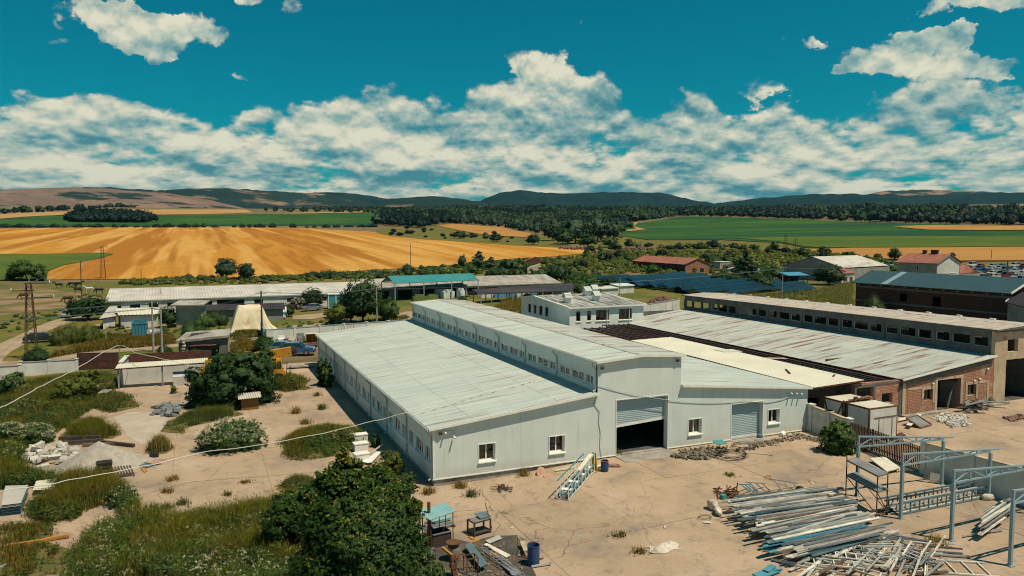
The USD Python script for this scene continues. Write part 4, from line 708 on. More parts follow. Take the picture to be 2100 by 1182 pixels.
TREES = [
 ('tree', 55, 576, 533, 86, 'lobed', 'leaf_mid', 1, 'broad pale green tree clump beside the green patch at far left'),
 ('tree', 182, 656, 604, 84, 'round', 'leaf_dark', 1, 'dark dense tree at the left end of the long stable'),
 ('tree', 464, 573, 527, 46, 'round', 'leaf_grey', 1, 'taller grey-green tree in the stubble, left of a pair'),
 ('tree', 505, 574, 538, 38, 'round', 'leaf_grey', 1, 'smaller rounder tree of the pair in front of the stubble'),
 ('tree', 436, 628, 606, 30, 'round', 'leaf_dark', 1, 'small dark tree against the stable wall behind the tower shed'),
 ('tree', 641, 632, 589, 46, 'round', 'leaf_dark', 1, 'airy dark tree in front of the stable, right of the covered cart'),
 ('bush', 592, 650, 621, 26, 'round', 'leaf_mid', 1, 'upright green bush just right of the canvas-topped cart'),
 ('tree', 745, 662, 567, 80, 'round', 'leaf_dark', 1, 'tall black-green tree left of the grey utility pole by the teal canopy'),
 ('tree', 720, 660, 590, 60, 'round', 'leaf_dark', 1, 'dark middle crown of the clump behind the hall far corner'),
 ('tree', 697, 664, 619, 60, 'round', 'leaf_yellow', 1, 'yellow-green tree at the left of the dark clump behind the back wall'),
 ('tree', 797, 662, 608, 44, 'round', 'leaf_mid', 1, 'mid green tree at the right of the dark clump behind the hall'),
 ('bush', 345, 672, 628, 40, 'round', 'leaf_dark', 1, 'dark tree squeezed between white shed and tower shed'),
 ('bush', 386, 692, 655, 46, 'bush', 'leaf_mid', 1, 'pale green shrub in front of the tower shed'),
 ('bush', 440, 668, 632, 52, 'bush', 'leaf_dark', 1, 'dark bush at the left edge of the tarpaulin heap'),
 ('bush', 420, 672, 640, 40, 'bush', 'leaf_mid', 1, 'green bush between tower shed and tarpaulin heap'),
 ('bush', 140, 706, 660, 66, 'bush', 'leaf_yellow', 0, 'yellow-green thicket just right of the parked black car'),
 ('bush', 182, 702, 660, 44, 'bush', 'leaf_yellow', 0, 'smaller yellow-green thicket left of the teal skip'),
 ('bush', 78, 738, 709, 64, 'bush', 'leaf_dark', 0, 'dark bush round the foot of the near lattice pylon'),
 ('bush', 543, 722, 688, 46, 'round', 'leaf_dark', 0, 'dark bush at the foot of the pole by the white back wall'),
 ('bush', 402, 738, 715, 46, 'bush', 'leaf_yellow', 0, 'bright green shrub growing against the ruined hut'),
 ('bush', 335, 727, 703, 40, 'bush', 'leaf_dark', 0, 'dark low bush left of the ruined hut'),
 ('bush', 510, 640, 622, 30, 'bush', 'leaf_mid', 1, 'green bush peeking over the tarpaulin heap'),
 ('tree', 948, 549, 521, 20, 'round', 'leaf_grey', 2, 'small grey-green tree, leftmost of the group by the stubble tip'),
 ('tree', 982, 551, 514, 26, 'tall', 'leaf_grey', 2, 'pointed tallest tree of the group by the stubble tip'),
 ('tree', 1007, 553, 526, 22, 'tall', 'leaf_grey', 2, 'slimmer pointed tree right of the tallest by the stubble tip'),
 ('tree', 880, 560, 545, 40, 'bush', 'leaf_mid', 2, 'low green shrub left of the grey-green roadside trees'),
 ('bush', 1045, 558, 530, 52, 'lobed', 'leaf_mid', 2, 'green thicket left of the collapsed red-roofed cottage'),
 ('bush', 1110, 580, 548, 60, 'lobed', 'leaf_dark', 2, 'dark thicket in front of the collapsed cottage'),
 ('bush', 1150, 583, 540, 62, 'lobed', 'leaf_dark', 2, 'dark broad thicket right of the collapsed cottage'),
 ('bush', 1060, 572, 550, 44, 'lobed', 'leaf_mid', 2, 'mid green thicket behind the grey barn ridge'),
 ('tree', 1190, 606, 572, 38, 'round', 'leaf_mid', 1, 'leafy tree left of the roof vents behind the office block'),
 ('tree', 1222, 606, 577, 34, 'round', 'leaf_dark', 1, 'dark tree right behind the office roof vents'),
 ('tree', 1528, 577, 512, 62, 'spire', 'leaf_dark', 1, 'dark pointed conifer between solar panels and grey gabled barn'),
 ('tree', 1560, 596, 560, 60, 'round', 'leaf_dark', 1, 'dark tree in front of the grey gabled barn'),
 ('tree', 1505, 590, 560, 40, 'round', 'leaf_dark', 1, 'dark low tree at the right end of the upper solar rows'),
 ('tree', 1700, 585, 541, 66, 'round', 'leaf_dark', 1, 'dense dark tree left of the small white red-roofed shed'),
 ('tree', 1668, 566, 536, 50, 'round', 'leaf_mid', 1, 'mid green tree at the right end of the grey gabled barn'),
 ('tree', 1755, 566, 521, 52, 'round', 'leaf_dark', 1, 'dark tree behind the small white red-roofed shed'),
 ('tree', 1786, 556, 536, 40, 'round', 'leaf_mid', 1, 'green tree left of the parked blue van'),
 ('tree', 1834, 534, 509, 28, 'round', 'leaf_dark', 2, 'lone round tree on the wheat strip left of the red-roofed house'),
 ('tree', 1740, 530, 516, 32, 'round', 'leaf_dark', 2, 'dark round tree at the edge of the wheat strip'),
 ('bush', 1800, 530, 520, 16, 'round', 'leaf_dark', 2, 'small round bush by the wheat strip'),
 ('tree', 1952, 530, 518, 14, 'round', 'leaf_dark', 2, 'treetop showing behind the gable of the red-roofed house'),
 ('bush', 1338, 561, 542, 32, 'round', 'leaf_mid', 2, 'round bush in front of the rusty-roofed brick barn'),
 ('bush', 1398, 600, 581, 40, 'bush', 'leaf_dark', 1, 'dark bush in front of the lower solar rows'),
 ('bush', 1790, 652, 600, 46, 'bush', 'leaf_mid', 0, 'leafy shrub at the left end of the blue-roofed brick hall'),
 ('bush', 948, 625, 602, 26, 'bush', 'leaf_dark', 1, 'dark shrub in front of the low dark lean-to'),
 ('bush', 1080, 612, 600, 26, 'bush', 'leaf_mid', 1, 'green shrub at the right of the lean-to posts'),
 ('tree', 1132, 494, 446, 44, 'round', 'leaf_grey', 2, 'grey-green tree at the left of the central grove'),
 ('tree', 1180, 500, 442, 62, 'round', 'leaf_grey', 2, 'broadest tallest tree of the central grove'),
 ('tree', 1226, 497, 441, 50, 'round', 'leaf_grey', 2, 'second tall tree of the central grove'),
 ('tree', 1258, 495, 449, 46, 'round', 'leaf_grey', 2, 'right-hand tree of the central grove'),
 ('tree', 1155, 503, 468, 44, 'round', 'leaf_dark', 2, 'dark lower tree inside the central grove'),
 ('tree', 1205, 507, 480, 40, 'round', 'leaf_dark', 2, 'dark low tree in front of the central grove'),
 ('tree', 1093, 502, 481, 30, 'round', 'leaf_dark', 2, 'round dark tree left of the central grove'),
 ('tree', 1250, 508, 484, 34, 'round', 'leaf_mid', 2, 'green round tree right below the central grove'),
 ('tree', 1262, 518, 491, 22, 'tall', 'leaf_dark', 2, 'narrow dark tree at the right tip of the stubble'),
 ('tree', 1203, 524, 510, 14, 'round', 'leaf_dark', 2, 'single round bush near the right tip of the stubble'),
 ('tree', 943, 490, 474, 30, 'round', 'leaf_dark', 2, 'dark round tree between stubble and fallow field'),
 ('tree', 1018, 496, 480, 28, 'round', 'leaf_dark', 2, 'dark round tree below the right end of the fallow field'),
 ('tree', 996, 490, 476, 16, 'tall', 'leaf_grey', 2, 'small grey tree below the fallow field'),
 ('tree', 1588, 516, 492, 20, 'tall', 'leaf_dark', 2, 'twin-topped dark tree beside the two lattice masts'),
 ('tree', 1576, 520, 506, 18, 'round', 'leaf_dark', 2, 'dark bush at the foot of the twin-topped tree'),
]
for nm, px, py, top, w, shp, mt, lod, lab in TREES: tree(nm, px, py, top, w, shp, mt, lod, lab, cat='tree' if nm == 'tree' else 'bush')
# hedge bushes along the far edge of the stubble, scrub by the roads: alike, counted
for px, w, h in [(8, 40, 9), (45, 34, 9), (82, 30, 7), (112, 20, 9), (132, 10, 6), (162, 20, 8), (184, 16, 6), (203, 28, 9), (235, 16, 8), (255, 16, 7), (281, 14, 5), (300, 18, 5), (322, 22, 9), (345, 22, 10), (378, 26, 9), (402, 16, 9), (417, 12, 10), (440, 22, 5), (480, 8, 6), (497, 12, 9), (511, 12, 8), (532, 24, 9), (560, 20, 10), (601, 16, 10), (630, 10, 4), (645, 10, 5), (668, 24, 7), (690, 16, 7), (715, 20, 6), (745, 24, 7), (765, 20, 9)]:
    tree('hedge_bush', px, 467-(px > 700), 467-h, w, 'bush', 'leaf_far', 2, 'dark round hedge bush along the far edge of the stubble field', 'hedge along the far edge of the stubble', 'bush')
for k, (px, py, w, h) in enumerate([(1372, 513, 22, 10), (1392, 512, 24, 16), (1412, 510, 20, 12), (1436, 511, 30, 17), (1462, 510, 34, 18), (1480, 513, 20, 12), (1506, 512, 20, 14), (1524, 512, 26, 10), (1546, 513, 24, 13), (1456, 520, 14, 9), (1607, 517, 20, 9), (1625, 518, 14, 6), (1660, 530, 20, 7), (1690, 528, 16, 6), (1425, 507, 16, 8), (1355, 510, 18, 10), (1330, 508, 20, 10), (1308, 512, 24, 14), (1290, 510, 24, 20), (1470, 530, 22, 9)]):
    tree('scrub_bush', px, py, py-h, w, 'bush' if k % 2 else 'round', ('leaf_dark', 'leaf_far', 'leaf_mid')[k % 3], 2, 'dark bush in the broken row below the green field', 'broken row of bushes below the green field', 'bush')
r = np.random.default_rng(3)
for k in range(46):
    px = (330+k*11.5) if k < 40 else r.uniform(560, 780); py = 574-.018*(px-330)+r.uniform(-2, 4); h = r.uniform(5, 11)+(8 if 640 < px < 790 else 0)*r.random()
    tree('roadside_bush', px, py, py-h, h*r.uniform(1.6, 3), 'bush', ('leaf_dark', 'leaf_mid', 'leaf_grey')[k % 3], 2, 'low bush in the ragged band between stubble and stable yard', 'ragged band of bushes behind the stable', 'bush')
for k in range(26):
    px = r.uniform(800, 1060); py = 474+(px-800)*.055+r.uniform(-8, 12); h = r.uniform(4, 9)
    tree('scrub_bush', px, py, py-h, h*r.uniform(1.2, 2.2), 'round', 'leaf_far', 2, 'dark bush dotted over the rough ground by the fallow field', 'bushes dotted round the fallow field', 'bush')
for k in range(34):
    px = r.uniform(1165, 1720); py = r.uniform(532, 552) if k % 2 else r.uniform(518, 534); h = r.uniform(9, 22)
    if 1290 < px < 1435 and py > 528: continue
    if 1550 < px < 1700 and py > 535: continue
    tree('wayside_tree', px, py, py-h, h*r.uniform(.9, 1.7), ('round', 'bush', 'lobed')[k % 3], ('leaf_dark', 'leaf_mid', 'leaf_far')[k % 3], 2, 'dark bushy tree scattered between the barns and the fields', 'trees scattered between barns and fields')
for k in range(16):
    px = r.uniform(820, 1175); py = r.uniform(556, 574); h = r.uniform(9, 20)
    tree('wayside_tree', px, py, py-h, h*r.uniform(1, 1.8), ('round', 'bush', 'lobed')[k % 3], ('leaf_mid', 'leaf_dark', 'leaf_grey')[k % 3], 2, 'bushy tree in the thicket behind the barn and teal canopy', 'thicket behind the barn and canopy')
for k, (px, py, top, w, shp, lab) in enumerate(((1480, 585, 556, 46, 'round', 'dark tree behind the middle solar rows'), (1590, 578, 545, 56, 'lobed', 'broad dark tree in front of the grey barn wall'), (1640, 568, 540, 44, 'round', 'dark tree between blue stall and grey barn'), (1725, 558, 528, 50, 'lobed', 'dense dark tree behind the small shed roof'), (1250, 592, 566, 44, 'lobed', 'green thicket left of the solar rows'), (1205, 588, 560, 40, 'round', 'dark tree behind the lean-to end'), (1015, 577, 549, 46, 'lobed', 'dark thicket right behind the barn ridge'), (1085, 566, 541, 48, 'lobed', 'green thicket left of the collapsed cottage roof'))):
    tree('tree', px, py, top, w, shp, ('leaf_dark', 'leaf_mid')[k % 2], 1, lab)
# woods that read as one mass: point instancers over tree shapes
def wood(name, label, polys, spacing, hrange, mats, seed, shape=None):
    r = np.random.default_rng(seed); pts = []
    for px in polys:
        g = Polygon([at(x, y)[:2] for x, y in px]).buffer(0); x0, y0, x1, y1 = g.bounds
        X, Y = np.meshgrid(np.arange(x0, x1, spacing), np.arange(y0, y1, spacing)); X = X+r.uniform(-.5, .5, X.shape)*spacing; Y = Y+r.uniform(-.5, .5, Y.shape)*spacing
        k = shapely.contains_xy(g, X.ravel(), Y.ravel()); pts.append(np.column_stack([X.ravel()[k], Y.ravel()[k]]))
    P = np.vstack(pts); n = len(P)
    pi = UsdGeom.PointInstancer.Define(stage, uname('/World', name)); path = str(pi.GetPath())
    for q, mt in enumerate(mats):
        cr = crown(SHAPES[shape or ('round', 'lobed', 'tall')[q]], 34, 9, .10, np.random.default_rng(seed+q), spread=.36, inner=.66, fill=.8)
        m = usdkit.mesh(stage, f'{path}/{("canopy", "dark_canopy", "mixed_canopy")[q]}', cr, M[mt]); soft_normals(m, cr[0], cr[1], 'crown'); pi.GetPrototypesRel().AddTarget(m.GetPath())
    big = meshkit.fbm(np.column_stack([P/60, 0*P[:, :1]]), 3, seed); h = r.uniform(*hrange, n)*(.65+.7*big); w = h*r.uniform(.8, 1.5, n)
    pi.CreatePositionsAttr(Vt.Vec3fArray.FromNumpy(np.column_stack([P, gz(P[:, 0], P[:, 1])]).astype(np.float32)))
    pi.CreateScalesAttr(Vt.Vec3fArray.FromNumpy(np.column_stack([w, w, h]).astype(np.float32)))
    a = r.uniform(0, np.pi, n); pi.CreateOrientationsAttr([Gf.Quath(float(math.cos(t)), 0, 0, float(math.sin(t))) for t in a])
    kind_ = np.clip((meshkit.fbm(np.column_stack([P/90, 0*P[:, :1]]), 3, seed+5)-.5)*6+.5+r.normal(0, .25, n), 0, .999); pi.CreateProtoIndicesAttr(Vt.IntArray.FromNumpy((kind_*len(mats)).astype(np.int32)))
    meta(pi.GetPrim(), label, 'wood', kind='stuff'); return n
NW = wood('wood', 'lens-shaped dark wood standing in the far green field', [[(142, 457), (150, 449), (185, 446), (290, 446), (312, 455), (290, 458)]], 8, (10, 15), ['leaf_far', 'leaf_far'], 1)
NW += wood('wood', 'broad dark forest belt in the middle below the hills', [[(772, 461), (775, 440), (850, 435), (950, 431), (1100, 432), (1300, 434), (1420, 436), (1400, 443), (1285, 458), (1270, 484), (1100, 480), (1030, 466), (970, 461), (900, 461), (850, 470)]], 13, (6, 15), ['leaf_far', 'leaf_dark', 'leaf_grey'], 2)
NW += wood('wood', 'dark forest band above the right-hand green field', [[(1400, 443), (1420, 435), (1560, 432), (1700, 432), (1900, 433), (2200, 437), (2200, 464), (2000, 461), (1860, 458), (1640, 450), (1500, 445)]], 14, (7, 15), ['leaf_far', 'leaf_far', 'leaf_dark'], 4)
NW += wood('wood', 'dark scattered scrub wood on the slope under the far hills', [[(520, 434), (640, 430), (775, 428), (900, 427), (1400, 429), (1420, 434), (1100, 431), (850, 434), (775, 438), (640, 436)]], 26, (5, 9), ['leaf_far', 'leaf_dark'], 6)
NW += wood('wood', 'dark wood strung along the foot of the left hills', [[(-60, 441), (60, 434), (200, 428), (400, 424), (400, 427), (200, 431), (60, 437), (-60, 444)]], 20, (6, 11), ['leaf_far', 'leaf_dark'], 8)

def scrub(name, label, polys, spacing, hr, mats, seed): return wood(name, label, polys, spacing, hr, mats, seed, 'bush')
scrub('rough_scrub', 'low rough scrub and tall weeds covering the land between barns and fields', [[(800, 556), (1000, 540), (1140, 531), (1260, 518), (1650, 514), (1840, 538), (1840, 560), (1690, 560), (1560, 575), (1430, 575), (1300, 560), (1160, 600), (1150, 560), (960, 566), (800, 570)]], 3.6, (.4, 2.2), ['leaf_mid', 'leaf_dark', 'leaf_yellow'], 31)
scrub('rough_scrub', 'low dark scrub strip along the near edge of the stubble', [[(250, 577), (520, 573), (800, 556), (800, 570), (560, 580), (250, 586)]], 3.2, (.4, 1.6), ['leaf_mid', 'leaf_dark', 'leaf_yellow'], 32)
scrub('rough_scrub', 'tufty meadow scrub round the sheds left of the halls', [[(180, 700), (250, 672), (470, 668), (560, 668), (690, 650), (700, 675), (560, 690), (300, 712)]], 2.6, (.2, .7), ['leaf_mid', 'leaf_yellow', 'leaf_dark'], 33)
scrub('rough_scrub', 'scrubby verges of the paddock and dirt track at far left', [[(-40, 660), (100, 640), (170, 640), (160, 650), (100, 660), (-40, 700)]], 3.0, (.2, .8), ['leaf_mid', 'leaf_yellow', 'weed_yellow'], 34)
pm('weed_litter', (.085, .085, .025), (.17, .125, .055), 1.2, lo=.4, hi=.6, fine=.4, fscale=7, rough=.95, spec=.05)
# ------------------------------------------------------------ weeds, grass and the big plants near the camera
def wpoly(px):
    g = Polygon([at(x, y)[:2] for x, y in px]).buffer(0); c = np.array(LineString(g.exterior.coords).segmentize(.8).coords) if g.geom_type == 'Polygon' else None
    if c is None or g.area < 4: return g
    w = np.stack([meshkit.fbm(np.column_stack([c/1.7, 0*c[:, :1]]), 3, 2), meshkit.fbm(np.column_stack([c/1.7, 0*c[:, :1]+9]), 3, 3)], -1)-.5
    return Polygon(c+w*1.6).buffer(.15)
def sample(g, n, rng, clump=0.0, fade=0.5):
    x0, y0, x1, y1 = g.bounds; out = []
    while sum(map(len, out)) < n:
        q = np.column_stack([rng.uniform(x0, x1, n*2), rng.uniform(y0, y1, n*2)]); q = q[shapely.contains_xy(g, q[:, 0], q[:, 1])]; q = q[rng.random(len(q)) < .12+.88*ss(shapely.distance(shapely.points(q), g.boundary)/1.1)]
        if clump: q = q[rng.random(len(q)) < ss((meshkit.fbm(np.column_stack([q/clump, 0*q[:, :1]]), 3, 4)-.32)/.25)]
        out.append(q)
    return np.vstack(out)[:n]
def blades(P, h, w, rng, lean=.8, tuft=4):
    """Bent blades in small tufts: three triangles each, leaning out from the tuft."""
    P = np.repeat(P, tuft, 0); n = len(P); h = np.repeat(h, tuft) if np.ndim(h) else h; a = rng.uniform(0, 6.28, n); d = np.stack([np.cos(a), np.sin(a), 0*a], -1); P = P+d[:, :2]*.05*rng.random((n, 1))+rng.normal(0, .02, (n, 2)); tw = a+1.57+rng.normal(0, .6, n); s = np.stack([np.cos(tw), np.sin(tw), 0*a], -1)*(w*(.5+rng.random(n)))[:, None]
    hh = h*(.35+.95*rng.random(n)); l = (lean*hh*(.15+rng.random(n)**1.5))[:, None]*d
    B = np.column_stack([P, gz(P[:, 0], P[:, 1])-.02]); M1 = B+l*.3+np.stack([0*hh, 0*hh, hh*.62], -1); Tp = B+l+np.stack([0*hh, 0*hh, hh*.92], -1)
    v = np.stack([B-s, B+s, M1-s*.7, M1+s*.7, Tp], 1).reshape(-1, 3); i = np.arange(n)[:, None]*5
    return v, np.vstack([i+[0, 1, 3], i+[0, 3, 2], i+[2, 3, 4]])
def weeds(label, px, n, h, mats, seed, clump=2.0, w=.013, leafy=.3, flowers=0, name='weed_patch'):
    """One patch of weeds: blades in several tones, leafy stems, flower heads."""
    rng = np.random.default_rng(seed); g = wpoly(px); edge = g.boundary
    t = thing(name, label, 'weeds', (*g.representative_point().coords[0], 0), kind='stuff'); gc = g.buffer(-.25).simplify(.15); m = MB()
    for s_ in getattr(gc, 'geoms', [gc]):
        if s_.area > .5:
            vv, ff = trimesh.creation.triangulate_polygon(Polygon(LineString(s_.exterior.coords).segmentize(1.5).coords), engine='earcut'); m.add(np.column_stack([vv, gz(vv[:, 0], vv[:, 1])+.022]), ff)
    if m.n: put(t, 'ground_cover', m, 'weed_litter')
    for q, (mt, share, hm) in enumerate(mats):
        P = sample(g, int(n*share*.55), rng, clump); d = shapely.distance(shapely.points(P), edge); tall = .45+.75*ss(d/1.2)
        tall = tall*(.6+.8*meshkit.fbm(np.column_stack([P/1.6, 0*P[:, :1]]), 2, seed+q))
        put(t, ('grass_blades', 'dry_grass', 'tall_stems', 'pale_stems')[q], blades(P, h*hm*tall, w, rng), mt, foliage='grass')
    if leafy:
        P = sample(g, int(n*leafy*.12), rng, clump*.7); k = 16; hh = h*(.35+.75*rng.random(len(P)))
        Q = np.repeat(np.column_stack([P, gz(P[:, 0], P[:, 1])]), k, 0); Q += np.column_stack([rng.normal(0, .14*h, (len(Q), 2)), np.repeat(hh, k)*rng.random(len(Q))])
        put(t, 'leaves', leaf_mesh(Q, np.tile([0, 0, .8], (len(Q), 1)), .045, rng), ('leaf_mid', 'leaf_yellow')[seed % 3 == 1 and 0], foliage='grass'); Q = Q[rng.random(len(Q)) < .45]+rng.normal(0, .22, (1, 3))*[1, 1, 0]; put(t, 'young_leaves', leaf_mesh(Q+[0, 0, .05], np.tile([0, 0, .8], (len(Q), 1)), .04, rng), 'leaf_yellow', foliage='grass')
    if flowers:
        P = sample(g, flowers, rng, 1.0); z = gz(P[:, 0], P[:, 1])+h*(.65+.4*rng.random(len(P)))
        Q = np.repeat(np.column_stack([P, z]), 4, 0)+rng.normal(0, .045, (len(P)*4, 3))*[1, 1, .4]
        put(t, 'flower_heads', leaf_mesh(Q, np.tile([0, 0, 1.], (len(Q), 1)), .03, rng, .05), 'blossom')
    return t
GRN, DRY, OLV, BLU = 'blade_green', 'blade_dry', 'blade_olive', 'blade_blue'
weeds('tall flowering weeds filling the bottom left corner below the yard', [(143, 1200), (150, 1130), (187, 1088), (253, 1062), (353, 1060), (467, 1051), (550, 1033), (640, 1010), (700, 1100), (900, 1210), (500, 1230)], 21000, .85, [(GRN, .35, 1), (DRY, .22, 1), (OLV, .3, 1.1), (BLU, .13, .9)], 1, leafy=4.0, flowers=1700)
weeds('dry and green weed clump between the sheet stack and the open yard', [(53, 1060), (80, 1003), (140, 985), (233, 985), (287, 1018), (300, 1030), (285, 1048), (233, 1035), (160, 1055), (133, 1072), (60, 1074)], 7000, .9, [(GRN, .35, 1), (DRY, .35, 1.05), (OLV, .3, 1)], 2, leafy=1.4)
weeds('weeds trailing down beside the dry clump towards the corner', [(238, 1062), (245, 1030), (285, 1035), (290, 1060), (262, 1078)], 1500, .7, [(GRN, .5, 1), (BLU, .5, 1)], 3, leafy=.8)
weeds('overgrown slope of mixed weeds at the left edge below the white wall', [(-60, 795), (60, 785), (160, 772), (238, 772), (243, 790), (200, 800), (186, 835), (165, 858), (120, 880), (100, 905), (55, 922), (50, 962), (140, 980), (60, 1003), (-60, 1010)], 26000, .75, [(GRN, .25, 1), (DRY, .25, 1), (OLV, .4, 1), (BLU, .1, 1)], 4, leafy=3.2, flowers=300)
weeds('blue-green weeds in front of the carport posts', [(180, 838), (190, 815), (240, 805), (275, 815), (285, 832), (250, 845), (200, 848)], 3200, .6, [(GRN, .4, 1), (BLU, .4, 1), (DRY, .2, 1)], 5, leafy=.3)
weeds('yellow-green grass mound behind the gravel heap', [(118, 905), (135, 878), (170, 865), (225, 865), (252, 890), (235, 902), (180, 908)], 5200, .75, [(OLV, .7, 1), (GRN, .2, 1), (DRY, .1, 1)], 6, leafy=.2)
weeds('long band of blue-green grass behind the round flowering shrub', [(323, 885), (345, 862), (400, 850), (470, 838), (496, 842), (490, 856), (430, 868), (395, 878), (370, 892)], 6500, .6, [(BLU, .5, 1), (GRN, .35, 1), (OLV, .15, 1)], 7, leafy=.1)
weeds('wide weed patch left of the discarded white boxes', [(568, 930), (575, 900), (620, 885), (680, 875), (735, 880), (752, 905), (730, 925), (650, 943), (595, 945)], 6500, .55, [(GRN, .3, 1), (DRY, .25, 1), (OLV, .35, 1), (BLU, .1, 1)], 8, leafy=1.2)
weeds('sunlit grass clump behind the crane cab near the hall corner', [(545, 800), (560, 782), (600, 768), (636, 782), (628, 800), (590, 806)], 2600, .7, [(OLV, .4, 1), (GRN, .4, 1), (DRY, .2, 1)], 9, leafy=.3)
weeds('low grass strip by the broad foreground tree', [(562, 1000), (580, 985), (650, 978), (665, 1000), (630, 1012), (585, 1014)], 1500, .4, [(BLU, .5, 1), (DRY, .3, 1), (GRN, .2, 1)], 10, leafy=.1)
weeds('straw-coloured weed tuft standing right of the gravel heap', [(303, 925), (315, 905), (345, 900), (348, 918), (338, 932), (318, 935)], 1000, .8, [(BLU, .4, 1), (DRY, .5, 1.1), (OLV, .1, 1)], 11, leafy=0)
weeds('dry grass along the apron behind the white back wall', [(610, 690), (660, 680), (800, 660), (840, 655), (835, 648), (700, 668), (610, 682)], 2500, .5, [(OLV, .4, 1), (DRY, .5, 1), (GRN, .1, 1)], 12, w=.03, leafy=0)
weeds('tall dry grass between the hall end and the office block', [(1000, 640), (1040, 618), (1085, 618), (1090, 650), (1040, 660)], 5000, .9, [(OLV, .35, 1), (DRY, .55, 1), (GRN, .1, 1)], 13, w=.03, leafy=0)
weeds('pale scrubby weeds between solar panels and blue-roofed hall', [(1500, 610), (1600, 605), (1680, 595), (1752, 575), (1752, 650), (1640, 625), (1560, 618)], 9000, .8, [(BLU, .6, 1), (DRY, .2, 1), (OLV, .2, 1)], 14, w=.045, leafy=0, clump=5)
weeds('golden and green roadside grass between dirt track and fence posts', [(105, 735), (120, 705), (180, 700), (240, 692), (310, 690), (365, 690), (365, 705), (312, 712), (230, 718), (160, 726)], 9000, .6, [(DRY, .6, 1), (OLV, .3, 1), (GRN, .1, 1)], 15, w=.03, leafy=0, clump=4)
weeds('mown meadow grass round the teal skip', [(180, 700), (190, 672), (330, 672), (360, 690), (300, 692)], 6000, .35, [(GRN, .7, 1), (OLV, .3, 1)], 16, w=.03, leafy=0, clump=6)
weeds('grass below the tarpaulin heap along the track', [(470, 700), (475, 682), (540, 672), (545, 690)], 2200, .5, [(GRN, .5, 1), (DRY, .3, 1), (OLV, .2, 1)], 17, w=.03, leafy=0)
weeds('dry verge right of the ruined hut', [(470, 725), (472, 704), (525, 700), (530, 722)], 1800, .7, [(DRY, .6, 1), (OLV, .3, 1), (GRN, .1, 1)], 18, w=.026, leafy=.1)
weeds('sparse weeds on the pinkish ground of the bottom left corner', [(-20, 1075), (100, 1075), (150, 1130), (130, 1190), (-20, 1190)], 2200, .35, [(DRY, .5, 1), (OLV, .3, 1), (GRN, .2, 1)], 19, leafy=.5, clump=1.2)
TUFTS = [(1075, 975, .5, DRY, 'rusty dry tuft against the hall plinth'), (945, 1000, .45, DRY, 'dry tuft at the plinth nearest the hall corner'), (968, 1018, .5, BLU, 'grey-green tuft sprouting in the slab joint'), (1270, 1100, .25, OLV, 'tiny tuft alone in the middle of the yard'), (1497, 975, .2, OLV, 'small tuft in the yard right of the hose coils'),
         (1917, 1118, .5, DRY, 'yellow tuft beside the pile of frames'), (1312, 1135, .3, DRY, 'small dry tuft left of the crumpled cloth'), (355, 985, .35, DRY, 'small brown tuft in the open left yard'), (375, 1035, .4, GRN, 'slim green weed in the open left yard'), (340, 1045, .45, GRN, 'leafy tuft above the corner weeds'), (310, 1048, .45, GRN, 'leafy tuft right of the dry clump'),
         (465, 1015, .2, OLV, 'flat little tuft in the middle of the left yard'), (503, 990, .2, DRY, 'orange dry tuft in the middle of the left yard'), (607, 848, .7, DRY, 'bare twiggy weed right of the small hutch'), (660, 840, .6, GRN, 'dark weed near the hall shadow'), (625, 870, .5, OLV, 'grass tuft above the wide weed patch'), (1265, 932, .35, OLV, 'two small tufts at the roller door ramp'), (880, 1012, .5, DRY, 'dry tuft at the corner of the hall'),
         (1775, 925, .4, DRY, 'weeds under the picket fence'), (650, 812, .4, OLV, 'grass fringe along the hall shadow'), (690, 905, .5, OLV, 'tall tuft by the white boxes'), (345, 1010, .3, DRY, 'sparse dry tuft left of the yard centre')]
for k, (px, py, h, mt, lab) in enumerate(TUFTS):
    rng = np.random.default_rng(50+k); P = at(px, py)[:2]+rng.normal(0, .20, (60, 2)); v, f = blades(P, h, .012, rng, .9); solo('weed_tuft', (v, f), mt, lab, 'weed', kind='stuff', foliage='grass')
